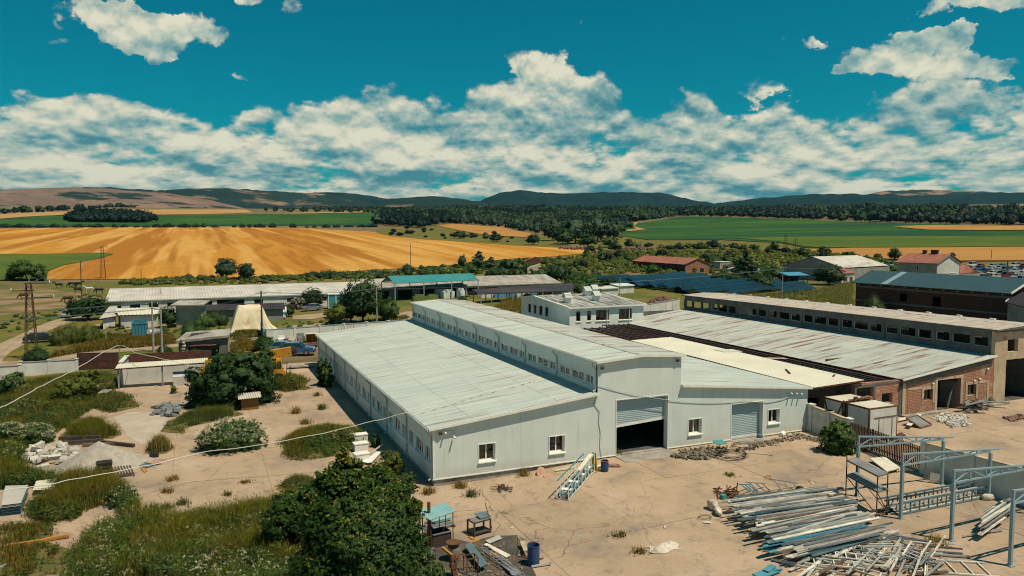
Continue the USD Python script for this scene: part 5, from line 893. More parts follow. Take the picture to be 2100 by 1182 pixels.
# broad tree at bottom centre, with bushes at its foot: crowns placed as ellipsoids standing over the ground
def cr_at(D, px, py, rx, ry, deep=1.0):
    d = _fw*F+_r2*(px-1050)-_u2*(py-591); d = d/np.hypot(d[0], d[1]); P = CAM+d*D; m = float((P-CAM)@_fw)/F
    return (tuple(P), (rx*m, rx*m*deep, ry*m))
def big_plant(name, label, cat, D, parts, mat, nclump, nleaf, size, seed, group=None, stems=((0, 0),), flowers=0, spread=.2, fill=.72, lumps=7, tips=9, tipmat='leaf_tip', skirt=True):
    if D is None: low = max(parts, key=lambda q: q[1]+.85*q[3]); g0 = at(low[0], min(1235, low[1]+.85*low[3])); D = float(np.hypot(*(g0-CAM)[:2]))
    B = [cr_at(D+(q[4] if len(q) > 4 else 0), *q[:4]) for q in parts]; rng = np.random.default_rng(seed)
    C = np.array([b[0] for b in B]); base = np.array([C[:, 0].mean(), C[:, 1].mean(), 0]); base[2] = gz(base[0], base[1])
    t = thing(name, label, cat, base, group)
    B2 = [(np.array(c), np.array(r_)) for c, r_ in B]; sub = []
    for c, r_ in B2:
        for k in range(lumps):
            d = rng.normal(size=3); d[2] = abs(d[2])*1.1-.25; d /= np.linalg.norm(d); f_ = rng.uniform(.24, .46); sub.append((c+d*r_*(.92-.2*rng.random()), r_*f_*[1, 1, rng.uniform(.8, 1.3)]))
    if skirt: sub += [(np.array([c[0], c[1], float(gz(c[0], c[1]))+.3*r_[2]]), r_*[.95, .95, .5]) for c, r_ in B2]
    v, f = crown([(c, r_*.86) for c, r_ in B2]+sub, nclump, nleaf, size, rng, spread=spread, inner=.55, fill=fill-.12); v[:, 2] = np.maximum(v[:, 2], gz(v[:, 0], v[:, 1])+.02)
    put(t, 'crown', (v, f), mat, foliage='crown')
    if tips:
        P = []
        for c, r_ in sub: q = rng.normal(size=(tips, 3)); q[:, 2] = np.abs(q[:, 2]); q /= np.linalg.norm(q, axis=1)[:, None]; P.append(c+q*r_*rng.uniform(.9, 1.25, (tips, 1)))
        P = np.vstack(P); P = P[P[:, 2] > gz(P[:, 0], P[:, 1])+.15]; put(t, 'leaf_tips', leaf_mesh(P, np.tile([0, 0, .6], (len(P), 1)), size*.95, rng), tipmat, foliage='crown', kind='stuff')
    m = MB()
    for c, r_ in B2:
        b = base+[rng.normal()*.3, rng.normal()*.3, -.1]; m.tube([b, (b+c)/2+[rng.normal()*.2, rng.normal()*.2, .2], c], [.09, .06, .02], 6)
    put(t, 'trunk', m, 'bark')
    if flowers:
        q = rng.integers(0, len(B2), flowers); d = rng.normal(size=(flowers, 3)); d[:, 2] = np.abs(d[:, 2]); d /= np.linalg.norm(d, axis=1)[:, None]
        P = np.array([B2[k][0]+d[i]*B2[k][1]*1.04 for i, k in enumerate(q)]); P = np.repeat(P, 5, 0)+rng.normal(0, .05, (flowers*5, 3)); P = P[P[:, 2] > gz(P[:, 0], P[:, 1])+.1]
        put(t, 'blossoms', leaf_mesh(P, np.tile([0, 0, 1.], (len(P), 1)), .035, rng, .05), 'blossom', kind='stuff')
    return t
big_plant('maple_tree', 'broad dark tree with yellow-tipped leaves at the bottom centre of the yard', 'tree', 31.5, [(704, 948, 16, 30), (712, 975, 32, 38), (690, 1005, 46, 40, -.3), (735, 1000, 40, 40, .3), (700, 1030, 56, 45, -.5), (845, 1040, 22, 16, .5), (760, 1030, 65, 55), (690, 1075, 70, 60, -1), (790, 1080, 68, 60, -1), (825, 1050, 40, 40, .5), (745, 1125, 95, 70, -2), (700, 1180, 90, 60, -2.5), (800, 1165, 70, 60, -2), (650, 1120, 30, 45, -1)], 'leaf_fore', 2600, 26, .085, 21, spread=.42, fill=.66, lumps=9, tips=26, skirt=False)
big_plant('bush', 'dark leafy bush on the left side of the broad foreground tree', 'bush', None, [(600, 1040, 45, 38), (635, 1075, 45, 50, -1), (570, 1070, 35, 35, -1), (640, 1010, 30, 25)], 'leaf_fore', 560, 30, .09, 22, spread=.36, fill=.64)
big_plant('bush', 'low blue-green bush to the right of the foreground tree by the stove', 'bush', 30.5, [(850, 1135, 35, 45), (870, 1175, 45, 40, -1), (835, 1085, 25, 30, .5)], 'leaf_mid', 300, 28, .06, 23, spread=.34, fill=.6)
big_plant('bush', 'yellow-leaved bush by the hall wall beside the white boxes', 'bush', None, [(800, 945, 22, 20), (790, 965, 20, 18, -.3), (815, 958, 14, 16, .2)], 'leaf_yellow', 160, 28, .06, 24, spread=.34, fill=.6)
big_plant('bush', 'blue-green straggling bush at the front corner of the hall', 'bush', None, [(830, 990, 22, 18), (800, 985, 20, 16), (845, 1000, 14, 10)], 'leaf_mid', 130, 24, .05, 25, spread=.4, fill=.5)
big_plant('bush', 'huge dark round bush in front of the yellow crane truck', 'bush', None, [(430, 785, 42, 40), (480, 770, 50, 46), (530, 775, 42, 42), (500, 745, 40, 26), (400, 805, 26, 28), (545, 735, 22, 20, .5), (460, 805, 45, 30, -1)], 'leaf_dark', 1100, 30, .10, 26, spread=.26)
big_plant('flowering_shrub', 'dome of dark leaves dotted with pale blossoms in the left yard', 'bush', None, [(475, 893, 70, 30), (440, 898, 38, 24, -.3), (515, 895, 36, 24, -.3), (475, 880, 45, 22)], 'leaf_mid', 700, 30, .055, 27, flowers=800, spread=.22, lumps=2, tips=20)
big_plant('flowering_shrub', 'tall flowering shrub at the left edge by the white wall', 'bush', None, [(20, 785, 26, 24), (5, 800, 22, 22), (40, 805, 18, 16)], 'leaf_mid', 260, 26, .08, 28, flowers=260)
big_plant('flowering_shrub', 'flowering shrub with white umbels above the rubble heap', 'bush', None, [(65, 888, 38, 18), (20, 885, 24, 18), (95, 895, 18, 12)], 'leaf_mid', 260, 26, .06, 29, flowers=500)
big_plant('bush', 'olive thicket on the weedy slope left of the carport', 'bush', None, [(150, 795, 28, 22), (120, 808, 24, 22, -1), (175, 790, 16, 16), (185, 770, 20, 12, 2)], 'leaf_yellow', 340, 28, .08, 30, spread=.3)
big_plant('bush', 'round green bush in front of the low yard wall by the container', 'bush', None, [(1718, 897, 34, 30), (1705, 908, 26, 24, -.2), (1735, 905, 25, 28, -.2), (1722, 878, 20, 16)], 'leaf_mid', 420, 30, .07, 31, spread=.28)
big_plant('bush', 'dark bush hugging the far left corner of the hall', 'bush', None, [(662, 760, 14, 26), (672, 775, 12, 18, -1)], 'leaf_dark', 160, 24, .10, 32)
big_plant('bush', 'small bush in the hall shadow beside the white boxes', 'bush', None, [(769, 905, 11, 14)], 'leaf_dark', 60, 24, .05, 33)
big_plant('flowering_shrub', 'small clump of yellow flowers in front of the carport', 'bush', None, [(357, 800, 8, 8)], 'leaf_yellow', 50, 24, .05, 34)

for k, (px, py, rx, ry, mt, lab) in enumerate(((25, 842, 40, 26, 'leaf_mid', 'green weed thicket at the left edge under the flowering shrub'), (80, 828, 30, 22, 'leaf_yellow', 'yellow-green shrub in the middle of the left slope'), (115, 850, 26, 16, 'leaf_mid', 'low green shrub above the block pile'), (10, 925, 34, 24, 'leaf_yellow', 'yellow-green shrub at the left edge beside the white-flowered shrub'), (45, 985, 30, 18, 'leaf_mid', 'green shrub at the left edge above the sheet stack'),
    (300, 1088, 42, 24, 'leaf_mid', 'leafy green clump at the top of the corner weeds'), (390, 1110, 44, 26, 'leaf_yellow', 'yellow-green clump in the middle of the corner weeds'), (230, 1140, 40, 26, 'leaf_mid', 'green clump at the left of the corner weeds'), (480, 1085, 40, 24, 'leaf_mid', 'green clump at the right of the corner weeds'), (460, 1155, 46, 28, 'leaf_yellow', 'bright yellow-green clump at the bottom edge'), (330, 1165, 44, 26, 'leaf_mid', 'green clump at the bottom edge of the corner weeds'), (555, 1140, 40, 28, 'leaf_mid', 'dark green clump beside the foreground bush'),
    (250, 1020, 30, 20, 'leaf_mid', 'leafy green weed at the right of the dry clump'), (120, 1048, 36, 20, 'leaf_yellow', 'yellow-green weed right of the sheet stack'), (650, 905, 30, 16, 'leaf_mid', 'green shrublet in the weed patch by the white boxes'), (700, 895, 26, 18, 'leaf_yellow', 'yellow-green shrublet nearest the white boxes'), (590, 785, 24, 16, 'leaf_yellow', 'sunlit shrublet behind the crane cab'), (210, 790, 24, 16, 'leaf_yellow', 'olive shrublet left of the carport post'))):
    big_plant('weed_bush', lab, 'bush', None, [(px, py, rx, ry), (px-rx*.55, py+ry*.3, rx*.6, ry*.7), (px+rx*.6, py+ry*.25, rx*.55, ry*.7)], mt, 150, 22, .05, 60+k, spread=.5, fill=.35, lumps=6, tips=14, flowers=(60 if k % 3 == 0 else 0))
# ------------------------------------------------------------ buildings behind the yard
pm('wall_grey', (.30, .29, .26), (.22, .215, .2), .5, rough=.9, fine=.15, fscale=3)
pm('wall_white', (.60, .60, .55), (.50, .50, .46), .6, rough=.9, c3=(.40, .39, .34), s3=(.5, .5, .3), fine=.08, fscale=3)
pm('wall_tan', (.42, .36, .28), (.34, .29, .23), .7, rough=.9)
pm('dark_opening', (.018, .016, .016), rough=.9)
pm('steel_blue', (.24, .34, .38), (.21, .30, .34), 1, rough=.45, spec=.4)
def V(*a): return np.array(a, float)
def gabled(name, label, q, ze, zr, roof, wall, cat='building', nv=14, nu=1, pitch=.4, amp=.04, inset=.35, opens=(), base=None, sheet='roof_sheet', gableend=None, back=True, chim=(), autoridge=False):
    """A gabled building from its near roof slope: pixels of near-left, near-right (eave height ze), ridge-right, ridge-left (height zr)."""
    def zr_for(k):                                   # ridge height that puts the ridge square behind the eave's end
        f = lambda z: float((zat(*q[3-k], z)-zat(*q[k], ze))[:2]@(lambda w: w/np.hypot(*w))((zat(*q[1], ze)-zat(*q[0], ze))[:2]))
        a, b = ze+.3, ze+7.0
        if f(a)*f(b) > 0: return None
        for _ in range(40):
            m = (a+b)/2
            if f(a)*f(m) <= 0: b = m
            else: a = m
        return a
    zz = [z for z in (zr_for(0), zr_for(1)) if z]
    print(name, 'ridge', zr, [round(z, 2) for z in zz])
    if autoridge and zz: zr = float(np.mean(zz))
    P = [zat(*q[0], ze), zat(*q[1], ze), zat(*q[2], zr), zat(*q[3], zr)]
    u = P[1]-P[0]; L_ = np.hypot(u[0], u[1]); u = V(u[0], u[1], 0)/L_; n = V(-u[1], u[0], 0)
    dep = .5*((P[2]-P[1])@n+(P[3]-P[0])@n); P[2] = P[1]+n*dep+V(0, 0, zr-ze)+u*((P[2]-P[1])@u)*.0; P[3] = P[0]+n*dep+V(0, 0, zr-ze)
    B = [P[1]+2*n*dep, P[0]+2*n*dep]
    t = thing(name, label, cat, (P[0][0], P[0][1], 0))
    put(t, 'roof_deck', MB().slab(*[p-V(0, 0, .02) for p in P], .12), wall); roof_sheets(t, *P, nu, nv, roof, pitch, amp, sheet, jitter=.02)
    if back: put(t, 'roof_deck', MB().slab(P[3]-V(0, 0, .02), P[2]-V(0, 0, .02), B[0]-V(0, 0, .02), B[1]-V(0, 0, .02), .12), roof)
    a, b = P[0]+u*inset+n*inset, P[1]-u*inset+n*inset; w = L_-2*inset; d = 2*dep-2*inset; sl = (zr-ze)/dep; zt = ze+inset*sl-.16
    lo = -1.0 if base is None else base
    o = V(a[0], a[1], 0); wo = [(k0*w, k1*w, z0, z1, *r) for k0, k1, z0, z1, *r in opens]
    g = Polygon([(0, lo), (w, lo), (w, zt), (0, zt)]).difference(shapely.union_all([sbox(x0, z0, x1, z1) for x0, x1, z0, z1, *_ in wo])) if wo else Polygon([(0, lo), (w, lo), (w, zt), (0, zt)])
    put(t, 'front_wall', MB().wallprism(g, o, u, .25), wall)
    for x0, x1, z0, z1, *r in wo:
        if r and r[0] == 'door': put(t, 'door', wbox(MB(), o, u, x0, x1, z0, z1, -.2, -.12), r[1])
        elif r and r[0] == 'hole': pass
        else: window(t, o, u, x0, x1, z0, z1, recess=.1, frame=r[0] if r else 'frame_white', mull=1, casing=False, sill=False, prof=.09, glass='glass_dark')
    put(t, 'rear_wall', MB().wallprism(Polygon([(0, lo), (w, lo), (w, zt), (0, zt)]), o+n*(d-.25), u, .25), wall)
    mid = dep-inset; pts = [(0.26, lo), (d-.26, lo), (d-.26, zt), (mid, zr-.16), (.26, zt)]
    for s, oo in ((0, o), (1, o+u*w)):
        f = put(t, 'end_wall', MB().wallprism(Polygon(pts), oo+(u*.25 if s == 0 else 0), n, .25) if s == 0 else MB().wallprism(Polygon(pts), oo, n, .25), (gableend or wall) if s else wall)
    for k, hh, ww in chim:
        c = P[3]+(P[2]-P[3])*k; put(t, 'chimney', MB().obox(c+V(0, 0, hh/2-.3), (ww, .8, hh+.6), rz=math.atan2(u[1], u[0])).obox(c+V(0, 0, hh+.05), (ww+.2, 1.0, .12), rz=math.atan2(u[1], u[0])), 'brick_dark')
    return t, P, B, u, n, o, w, d
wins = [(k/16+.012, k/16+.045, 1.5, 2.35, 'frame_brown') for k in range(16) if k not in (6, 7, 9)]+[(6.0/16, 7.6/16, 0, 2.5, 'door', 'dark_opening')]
gabled('stable', 'very long low white stable with pale grey ribbed roof across the paddock', [(215, 619), (775, 599.5), (790, 576.5), (208, 593)], 3.0, 4.6, 'roof_asb', 'wall_white', nv=48, pitch=.5, amp=.05, opens=wins)
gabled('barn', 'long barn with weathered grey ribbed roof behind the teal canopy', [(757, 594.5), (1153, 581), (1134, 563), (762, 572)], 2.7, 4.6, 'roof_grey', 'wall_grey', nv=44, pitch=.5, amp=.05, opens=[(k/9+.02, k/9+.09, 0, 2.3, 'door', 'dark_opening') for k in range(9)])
t, P, B, u, n, o, w, d = gabled('brick_barn', 'low brick barn with rusty red sheet roof left of the meadow', [(1295, 535.5), (1404, 543), (1426, 530), (1315, 524)], 4.4, 6.6, 'tile_red', 'brick_dark', nv=14, nu=2, pitch=.5, amp=.06, gableend='brick', base=0)
put(t, 'window', wbox(MB(), o+u*w, n, d*.3, d*.45, 1.6, 2.9, .0, .05), 'dark_opening'); put(t, 'window', wbox(MB(), o+u*w, n, d*.6, d*.75, 1.6, 2.9, .0, .05), 'dark_opening')
t, P, B, u, n, o, w, d = gabled('grey_barn', 'grey gabled barn with pale streaked roof beside a thin chimney mast', [(1606, 545), (1700, 541), (1683, 526.5), (1580, 530)], 5.0, 8.2, 'roof_asb', 'wall_grey', nv=12, pitch=.5, amp=.05)
P_ = at(1687, 545); solo('chimney_mast', MB().tube([P_, P_+V(0, 0, hgt(P_, 508))], [.4, .3], 8), 'dark_steel', 'thin dark chimney mast at the right end of the grey gabled barn', 'chimney')
t, P, B, u, n, o, w, d = gabled('farmhouse', 'two-storey house with red tiled roof, two chimneys and a white gable', [(1835, 538), (1923, 541), (1949, 521.5), (1864, 519)], 6.8, 9.8, 'tile_red', 'wall_grey', nv=12, nu=4, pitch=.35, amp=.06, sheet='tile_course', gableend='wall_white', inset=.5, opens=[(.46, .54, 4.4, 6.0, 'frame_white')], autoridge=True, chim=((.4, .9, 1.0), (.63, 1.0, 2.0)))
for a in (.18, .56): window(t, o+u*w, n, d*a, d*(a+.22), 3.9, 5.9, recess=.02, frame='frame_brown', casing=False, glass='glass_dark')
P0 = at(1969, 572); zt_ = hgt(P0, 542)
c = [zat(1968, 562.5, 4.0), zat(2010, 560, 4.0), zat(1981, 543, 6.6), zat(1969, 543, 6.6)]
an = thing('house_annex', 'low annex with orange tiled hip roof against the white gable', 'building', (c[0][0], c[0][1], 0)); put(an, 'roof', MB().slab(*c, .2), 'tile_red'); roof_sheets(an, *[q+V(0, 0, .03) for q in c], 4, 5, 'tile_red', .35, .06, 'tile_course'); put(an, 'wall', MB().prism([(q[0], q[1]) for q in (c[0], c[1], c[2], c[3])], -.5, 3.9), 'wall_grey')
# small white shed with red hip roof
A = at(1726, 583); b_ = at(1752, 581); u = b_-A; u[2] = 0; w = np.linalg.norm(u); u /= w; n = V(-u[1], u[0], 0); h_ = hgt(A, 561)
sh = thing('garden_shed', 'small white shed with red hipped roof and dark door right of the dense tree', 'building', A)
put(sh, 'wall', MB().hexa([A, b_, b_+n*5, A+n*5]+[q+V(0, 0, h_) for q in (A, b_, b_+n*5, A+n*5)]), 'wall_white'); top = [A-u*.4-n*.4, b_+u*.4-n*.4, b_+u*.4+n*5.4, A-u*.4+n*5.4]; ap = (A+b_)/2+n*2.5+V(0, 0, h_+1.6)
m = MB(); m.add([q+V(0, 0, h_) for q in top]+[ap-u*.8, ap+u*.8], [[0, 1, 5], [0, 5, 4], [1, 2, 5], [2, 3, 4], [2, 4, 5], [3, 0, 4], [0, 3, 2], [0, 2, 1]]); put(sh, 'roof', m, 'tile_red')
put(sh, 'door', wbox(MB(), A, u, w*.62, w*.85, 0, 2.1, 0, .04), 'frame_brown'); put(sh, 'window', wbox(MB(), A, u, w*.12, w*.42, .8, 2.2, 0, .04), 'frame_brown')
# collapsed cottage, pale hut behind it
c = [zat(1075, 536, 7.4), zat(1091, 543, 5.4), zat(1115, 537, 5.4), zat(1099, 527, 8.2)]
ct = thing('cottage', 'collapsed cottage with broken red tiled roof among the thickets', 'building', (c[1][0], c[1][1], 0)); put(ct, 'roof', MB().slab(*c, .25), 'tile_red'); roof_sheets(ct, *[q+V(0, 0, .04) for q in c], 3, 4, 'tile_red', .4, .06, 'tile_course', miss={(1, 1), (2, 3)}); put(ct, 'wall', MB().prism(Polygon([(q[0], q[1]) for q in c]).buffer(-.3), -.5, 5.2), 'wall_tan')
# teal canopy on posts
A, Bq = at(808.5, 620), at(982, 621); ze = A[2]+hgt(A, 583)
c = [zat(809, 582, ze), zat(983, 575, ze)]; u = c[1]-c[0]; u[2] = 0; L_ = np.linalg.norm(u); u /= L_; n = V(-u[1], u[0], 0); W_ = 8.0
cn = thing('canopy', 'open steel canopy with teal sheet roof in front of the grey barn', 'canopy', A)
c = [c[0], c[0]+u*L_, c[0]+u*L_+n*W_/2+V(0, 0, 1.5), c[0]+n*W_/2+V(0, 0, 1.5)]; d_ = [c[0]+n*W_, c[1]+n*W_]
put(cn, 'roof', MB().slab(*c, .06), 'roof_teal'); roof_sheets(cn, *[q+V(0, 0, .02) for q in c], 1, 20, 'roof_teal', .4, .04); put(cn, 'roof', MB().slab(c[3], c[2], d_[1], d_[0], .06), 'roof_teal')
for k in range(4):
    for s in (0, W_): p = c[0]+u*(L_*k/3*.98+.1)+n*s; put(cn, 'post', MB().beam((p[0], p[1], 0), (p[0], p[1], ze), .2), 'steel_blue')
for k in range(4):
    p = c[0]+u*(L_*k/3*.98+.1); q, a = p+n*W_, p+n*W_/2+V(0, 0, 1.4); m = MB().beam(p, q, .1).beam(p, a, .08).beam(q, a, .08)
    for s in (.25, .5, .75): m.beam(p+n*W_*s, p+n*W_*s+V(0, 0, 1.4*(1-abs(2*s-1))), .06)
    put(cn, 'truss', m, 'dark_steel')
for k, (px, py, w_, h_, mt) in enumerate([(860, 617, 3.2, 1.0, 'meadow_crate'), (885, 613, 3.0, .9, 'meadow_crate'), (900, 610, 1.8, 1.6, 'panel'), (918, 612, 3.2, 1.7, 'panel'), (945, 612, 1.4, 2.0, 'panel'), (800, 608, 3.5, 1.4, 'wall_tan'), (955, 606, 2.2, 2.4, 'grey_metal')]):
    if mt not in M: pm(mt, (.14, .2, .05), (.10, .14, .04), 1)
    p = at(px, py); solo('stored_bale', MB().obox(p+V(0, 0, h_/2), (w_, 1.4, h_), rz=.1*k).obox(p+V(0, 0, h_+.2), (w_*.7, 1.2, .4), rz=.2*k), mt, ('green wrapped stack at the left under the teal canopy', 'green wrapped stack in the middle under the teal canopy', 'narrow pale crate under the teal canopy', 'broad white stack under the middle of the canopy', 'tall white cabinet near the right canopy post', 'tan heap under the left end of the canopy', 'grey machine under the right end of the canopy')[k], 'stack')
# dark lean-to right of the canopy, dark low roof left
def monopitch(name, label, q, z0, z1, roof, nv, wall=None, posts=0, cat='building'):
    c = [zat(*q[0], z0), zat(*q[1], z0), zat(*q[2], z1), zat(*q[3], z1)]; t = thing(name, label, cat, (c[0][0], c[0][1], 0)); put(t, 'roof_deck', MB().slab(*c, .08), 'dark_steel'); roof_sheets(t, *[p+V(0, 0, .02) for p in c], 1, nv, roof, .5, .05)
    for k in range(posts):
        for e in (0, 1): p = (c[0], c[3])[e]+((c[1], c[2])[e]-(c[0], c[3])[e])*(k+.1)/(posts-.8); put(t, 'post', MB().beam((p[0], p[1], 0), (p[0], p[1], p[2]-.05), .18), 'wall_grey')
    if wall: put(t, 'wall', MB().prism(Polygon([(p[0], p[1]) for p in c]).buffer(-.4), -.3, z0-.1), wall)
    return t, c
t, c = monopitch('lean_to', 'long dark lean-to roof on short posts right of the teal canopy', [(984, 604), (1175, 597), (1180, 580.5), (968, 594)], 2.4, 3.3, 'roof_dark', 22, posts=10)
for k, (px, w_, mt) in enumerate([(1000, 4, 'panel'), (1025, 3, 'tarp_blue'), (1050, 3, 'tarp_blue'), (1075, 4, 'panel'), (1098, 3, 'tarp_blue'), (1120, 5, 'wall_tan'), (1150, 4, 'panel')]):
    if mt not in M: pm(mt, (.08, .28, .42), (.06, .22, .36), 1, rough=.5)
    p = at(px, 611-.02*(px-1000)); solo('stored_sheet', MB().obox(p+V(0, 0, .6), (w_, .5, 1.2), rz=.1*(k % 3)).obox(p+V(.3, .1, 1.3), (w_*.7, .4, .3)), mt, ('pale crate row at the left under the dark lean-to', 'first blue wrapped stack under the lean-to', 'second blue wrapped stack under the lean-to', 'pale stack in the middle under the lean-to', 'rightmost blue stack under the lean-to', 'tan heap near the right end under the lean-to', 'pale stack at the right end under the lean-to')[k], 'stack')
monopitch('low_shed', 'dark flat-roofed low shed behind the tarpaulin heap', [(405, 638.5), (585, 634.5), (583, 621.5), (405, 626)], 2.2, 3.0, 'roof_dark', 16, wall='wall_grey')
# white shed and the blue-grey apron beside it
t, c = monopitch('white_shed', 'small white shed with cream ribbed roof below the stable', [(243, 647.5), (322, 645), (329, 631), (236, 633)], 2.1, 2.9, 'roof_cream', 10, wall='wall_white')
t, c = monopitch('side_shed', 'pale blue-grey flat roof joined to the white shed on its left', [(203, 655), (243, 648), (240, 627), (225, 628)], 1.9, 2.4, 'roof_asb', 5, wall='wall_white')
# tower shed
A, b_ = at(362, 672), at(413, 671); u = b_-A; u[2] = 0; w = np.linalg.norm(u); u /= w; n = V(-u[1], u[0], 0); h_ = hgt(A, 626)
ts = thing('tower_shed', 'tall narrow tan shed with jutting flat roof left of the tarpaulin heap', 'building', A)
put(ts, 'wall', MB().hexa([A, b_, b_+n*3.5, A+n*3.5]+[q+V(0, 0, h_) for q in (A, b_, b_+n*3.5, A+n*3.5)]), 'wall_tan'); q = [A-u*.6-n*1.0+V(0, 0, h_+.1), b_+u*.6-n*1.0+V(0, 0, h_+.1), b_+u*.6+n*4+V(0, 0, h_+.45), A-u*.6+n*4+V(0, 0, h_+.45)]
put(ts, 'roof', MB().slab(*q, .22), 'roof_grey'); put(ts, 'pipe', MB().tube([b_-n*.06+V(0, 0, 0), b_-n*.06+V(0, 0, h_-.1)], .05), 'grey_metal')
# ruined hut
A, b_ = at(367, 734), at(468, 729); u = b_-A; u[2] = 0; w = np.linalg.norm(u); u /= w; n = V(-u[1], u[0], 0); h_ = hgt(A, 699)
rh = thing('ruined_hut', 'crumbling concrete hut with slumped slab roof and open front', 'building', A)
g = Polygon([(0, 0), (w, 0), (w, h_+.2), (0, h_-.1)]).difference(Polygon([(w*.22, 0), (w*.80, 0), (w*.83, h_*.68), (w*.2, h_*.62)]))
put(rh, 'front_wall', MB().wallprism(g, A, u, .3), 'old_concrete'); put(rh, 'inner_wall', MB().wallprism(sbox(0, 0, w, h_), A+n*1.6, u, .2), 'steel_blue_plaster' if 'steel_blue_plaster' in M else pm('steel_blue_plaster', (.13, .16, .17), (.10, .12, .13), .6, rough=.9))
put(rh, 'side_wall', MB().wallprism(sbox(.31, 0, 4.6, h_+.1), A+u*.3, n, .3), 'old_concrete'); put(rh, 'side_wall', MB().wallprism(sbox(.31, 0, 4.6, h_+.15), A+u*w, n, .3), 'wall_tan')
q = [A-u*.3-n*.4+V(0, 0, h_+.05), b_+u*.2-n*.4+V(0, 0, h_+.5), b_+u*.2+n*4.8+V(0, 0, h_+.75), A+u*.5+n*4.6+V(0, 0, h_+.5)]
put(rh, 'roof_slab', MB().slab(*q, .3), 'roof_grey'); put(rh, 'roofing_felt', MB().slab(q[0]+u*1.2+n*.8+V(0, 0, .10), q[0]+u*4.6+n*.9+V(0, 0, .26), q[0]+u*4.8+n*4+V(0, 0, .52), q[0]+u*1.6+n*3.8+V(0, 0, .42), .05), 'roof_dark')
r = np.random.default_rng(5)
for k in range(9): put(rh, 'brick', MB().obox(A+u*(w*.25+k*.36)-n*.12+V(0, 0, h_*.68+r.normal()*.04), (.34, .2, .14), rz=math.atan2(u[1], u[0])+r.normal()*.1), 'tile_red')
for k in range(6): put(rh, 'broken_block', MB().rock(A+u*(w*.1+r.normal()*.1)-n*.25+V(0, 0, .3+k*.42), (.6, .5, .4), k), 'wall_tan')
# tarpaulin heap
Pt = at(516, 682); U = V(math.cos(-.02), math.sin(-.02), 0); nx, ny = 44, 22; gx_, gy_ = np.meshgrid(np.linspace(-1, 1, nx), np.linspace(-1, 1, ny)); hh = hgt(Pt, 630)
rr = np.maximum(np.abs(gx_)**2.3, np.abs(gy_)**2.0); z_ = hh*(1-ss((rr-.22)/.78)**.8)*(.97+.06*meshkit.noise(np.stack([gx_*3, gy_*3, 0*gx_], -1), 2)); fold = .10*np.sin(gx_*11+2*meshkit.noise(np.stack([gx_*2, gy_*2, 0*gx_], -1), 4)*6)*ss((rr-.3)/.5)
sx_ = 3.5+1.0*ss((rr-.5)/.5)*(gx_ > 0); tv = np.stack([Pt[0]+gx_*(sx_*.9+.25*ss(rr)), Pt[1]+3+gy_*3.0+fold, z_+.02+.0*gx_], -1).reshape(-1, 3)
i = (np.arange(ny-1)[:, None]*nx+np.arange(nx-1)).ravel()
pm('tarp', (.72, .62, .43), (.62, .52, .35), .5, rough=.8, spec=.2, c3=(.42, .20, .10), s3=(.35, .35, .35), lo3=.6, hi3=.75)
solo('tarpaulin_heap', (tv, np.stack([i, i+1, i+1+nx, i+nx], -1)), 'tarp', 'big cream tarpaulin draped over a square heap beside the utility pole', 'tarpaulin', smooth=True)
# covered cart
P = at(575, 652); crt = thing('covered_cart', 'small teal cart with white canvas hood behind the tarpaulin heap', 'cart', P)
put(crt, 'body', MB().obox(P+V(0, 0, .75), (2.2, 1.4, .7)), 'roof_teal'); m = MB(); a = np.linspace(0, math.pi, 9); pr = Polygon([(math.cos(x)*.75, 1.1+math.sin(x)*1.0) for x in a]); m.wallprism(pr, P-V(1.1, 0, 0), (0, 1, 0), 2.2); put(crt, 'hood', MB().add(np.array(m.arr()[0])*[1, 1, 1]+[2.2, 0, 0] if m.arr()[0][:, 0].max() < P[0] else m.arr()[0], m.arr()[1]), 'white_trim')
for s in (-.8, .8): put(crt, 'wheel', MB().obox(P+V(s, -.75, .35), (.7, .1, .7), ry=.78).obox(P+V(s, -.75, .35), (.7, .1, .7)), 'dark_steel')
for k, (px, py) in enumerate([(560, 655), (566, 656), (582, 655)]): solo('concrete_block', MB().rock(at(px, py)+V(0, 0, .4), (1.6, 1.0, 1.1), k+4), 'wall_grey', ('leftmost grey lump beside the covered cart', 'grey lump touching the left of the covered cart', 'grey lump in front of the covered cart')[k], 'rock')
# teal skip
P = at(286, 692); sk = thing('skip_container', 'teal ribbed metal skip standing open in the meadow', 'skip', P)
pm('skip_paint', (.06, .22, .28), (.05, .18, .23), 1, rough=.5, c3=(.16, .12, .08), s3=(1, 1, 1), lo3=.62, hi3=.7)
put(sk, 'front', MB().obox(P+V(0, 0, 1.1), (2.0, .1, 2.0)), 'skip_paint'); put(sk, 'side', MB().obox(P+V(-1.0, 1.6, 1.1), (.1, 3.1, 2.0)), 'skip_paint'); put(sk, 'side', MB().obox(P+V(1.0, 1.6, 1.1), (.1, 3.1, 2.0)), 'skip_paint'); put(sk, 'back', MB().obox(P+V(0, 3.2, 1.3), (2.0, .1, 2.4)), 'skip_paint'); put(sk, 'floor', MB().obox(P+V(0, 1.6, .25), (1.9, 3.1, .1)), 'skip_paint')
for k in range(5): put(sk, 'rib', MB().obox(P+V(-.9+.45*k, -.1, 1.1), (.12, .1, 2.0)), 'skip_paint')
put(sk, 'rim', MB().obox(P+V(0, -.04, 2.14), (2.2, .2, .12)).obox(P+V(-1.04, 1.6, 2.14), (.16, 3.2, .12)).obox(P+V(1.04, 1.6, 2.14), (.16, 3.2, .12)), 'skip_paint')
P = at(305, 690); solo('tarp_bundle', MB().rock(P+V(.6, .4, .5), (2.6, 1.4, 1.2), 3, 2), 'grey_metal', 'grey tarpaulin bundle on the grass right of the teal skip', 'bundle', smooth=True)
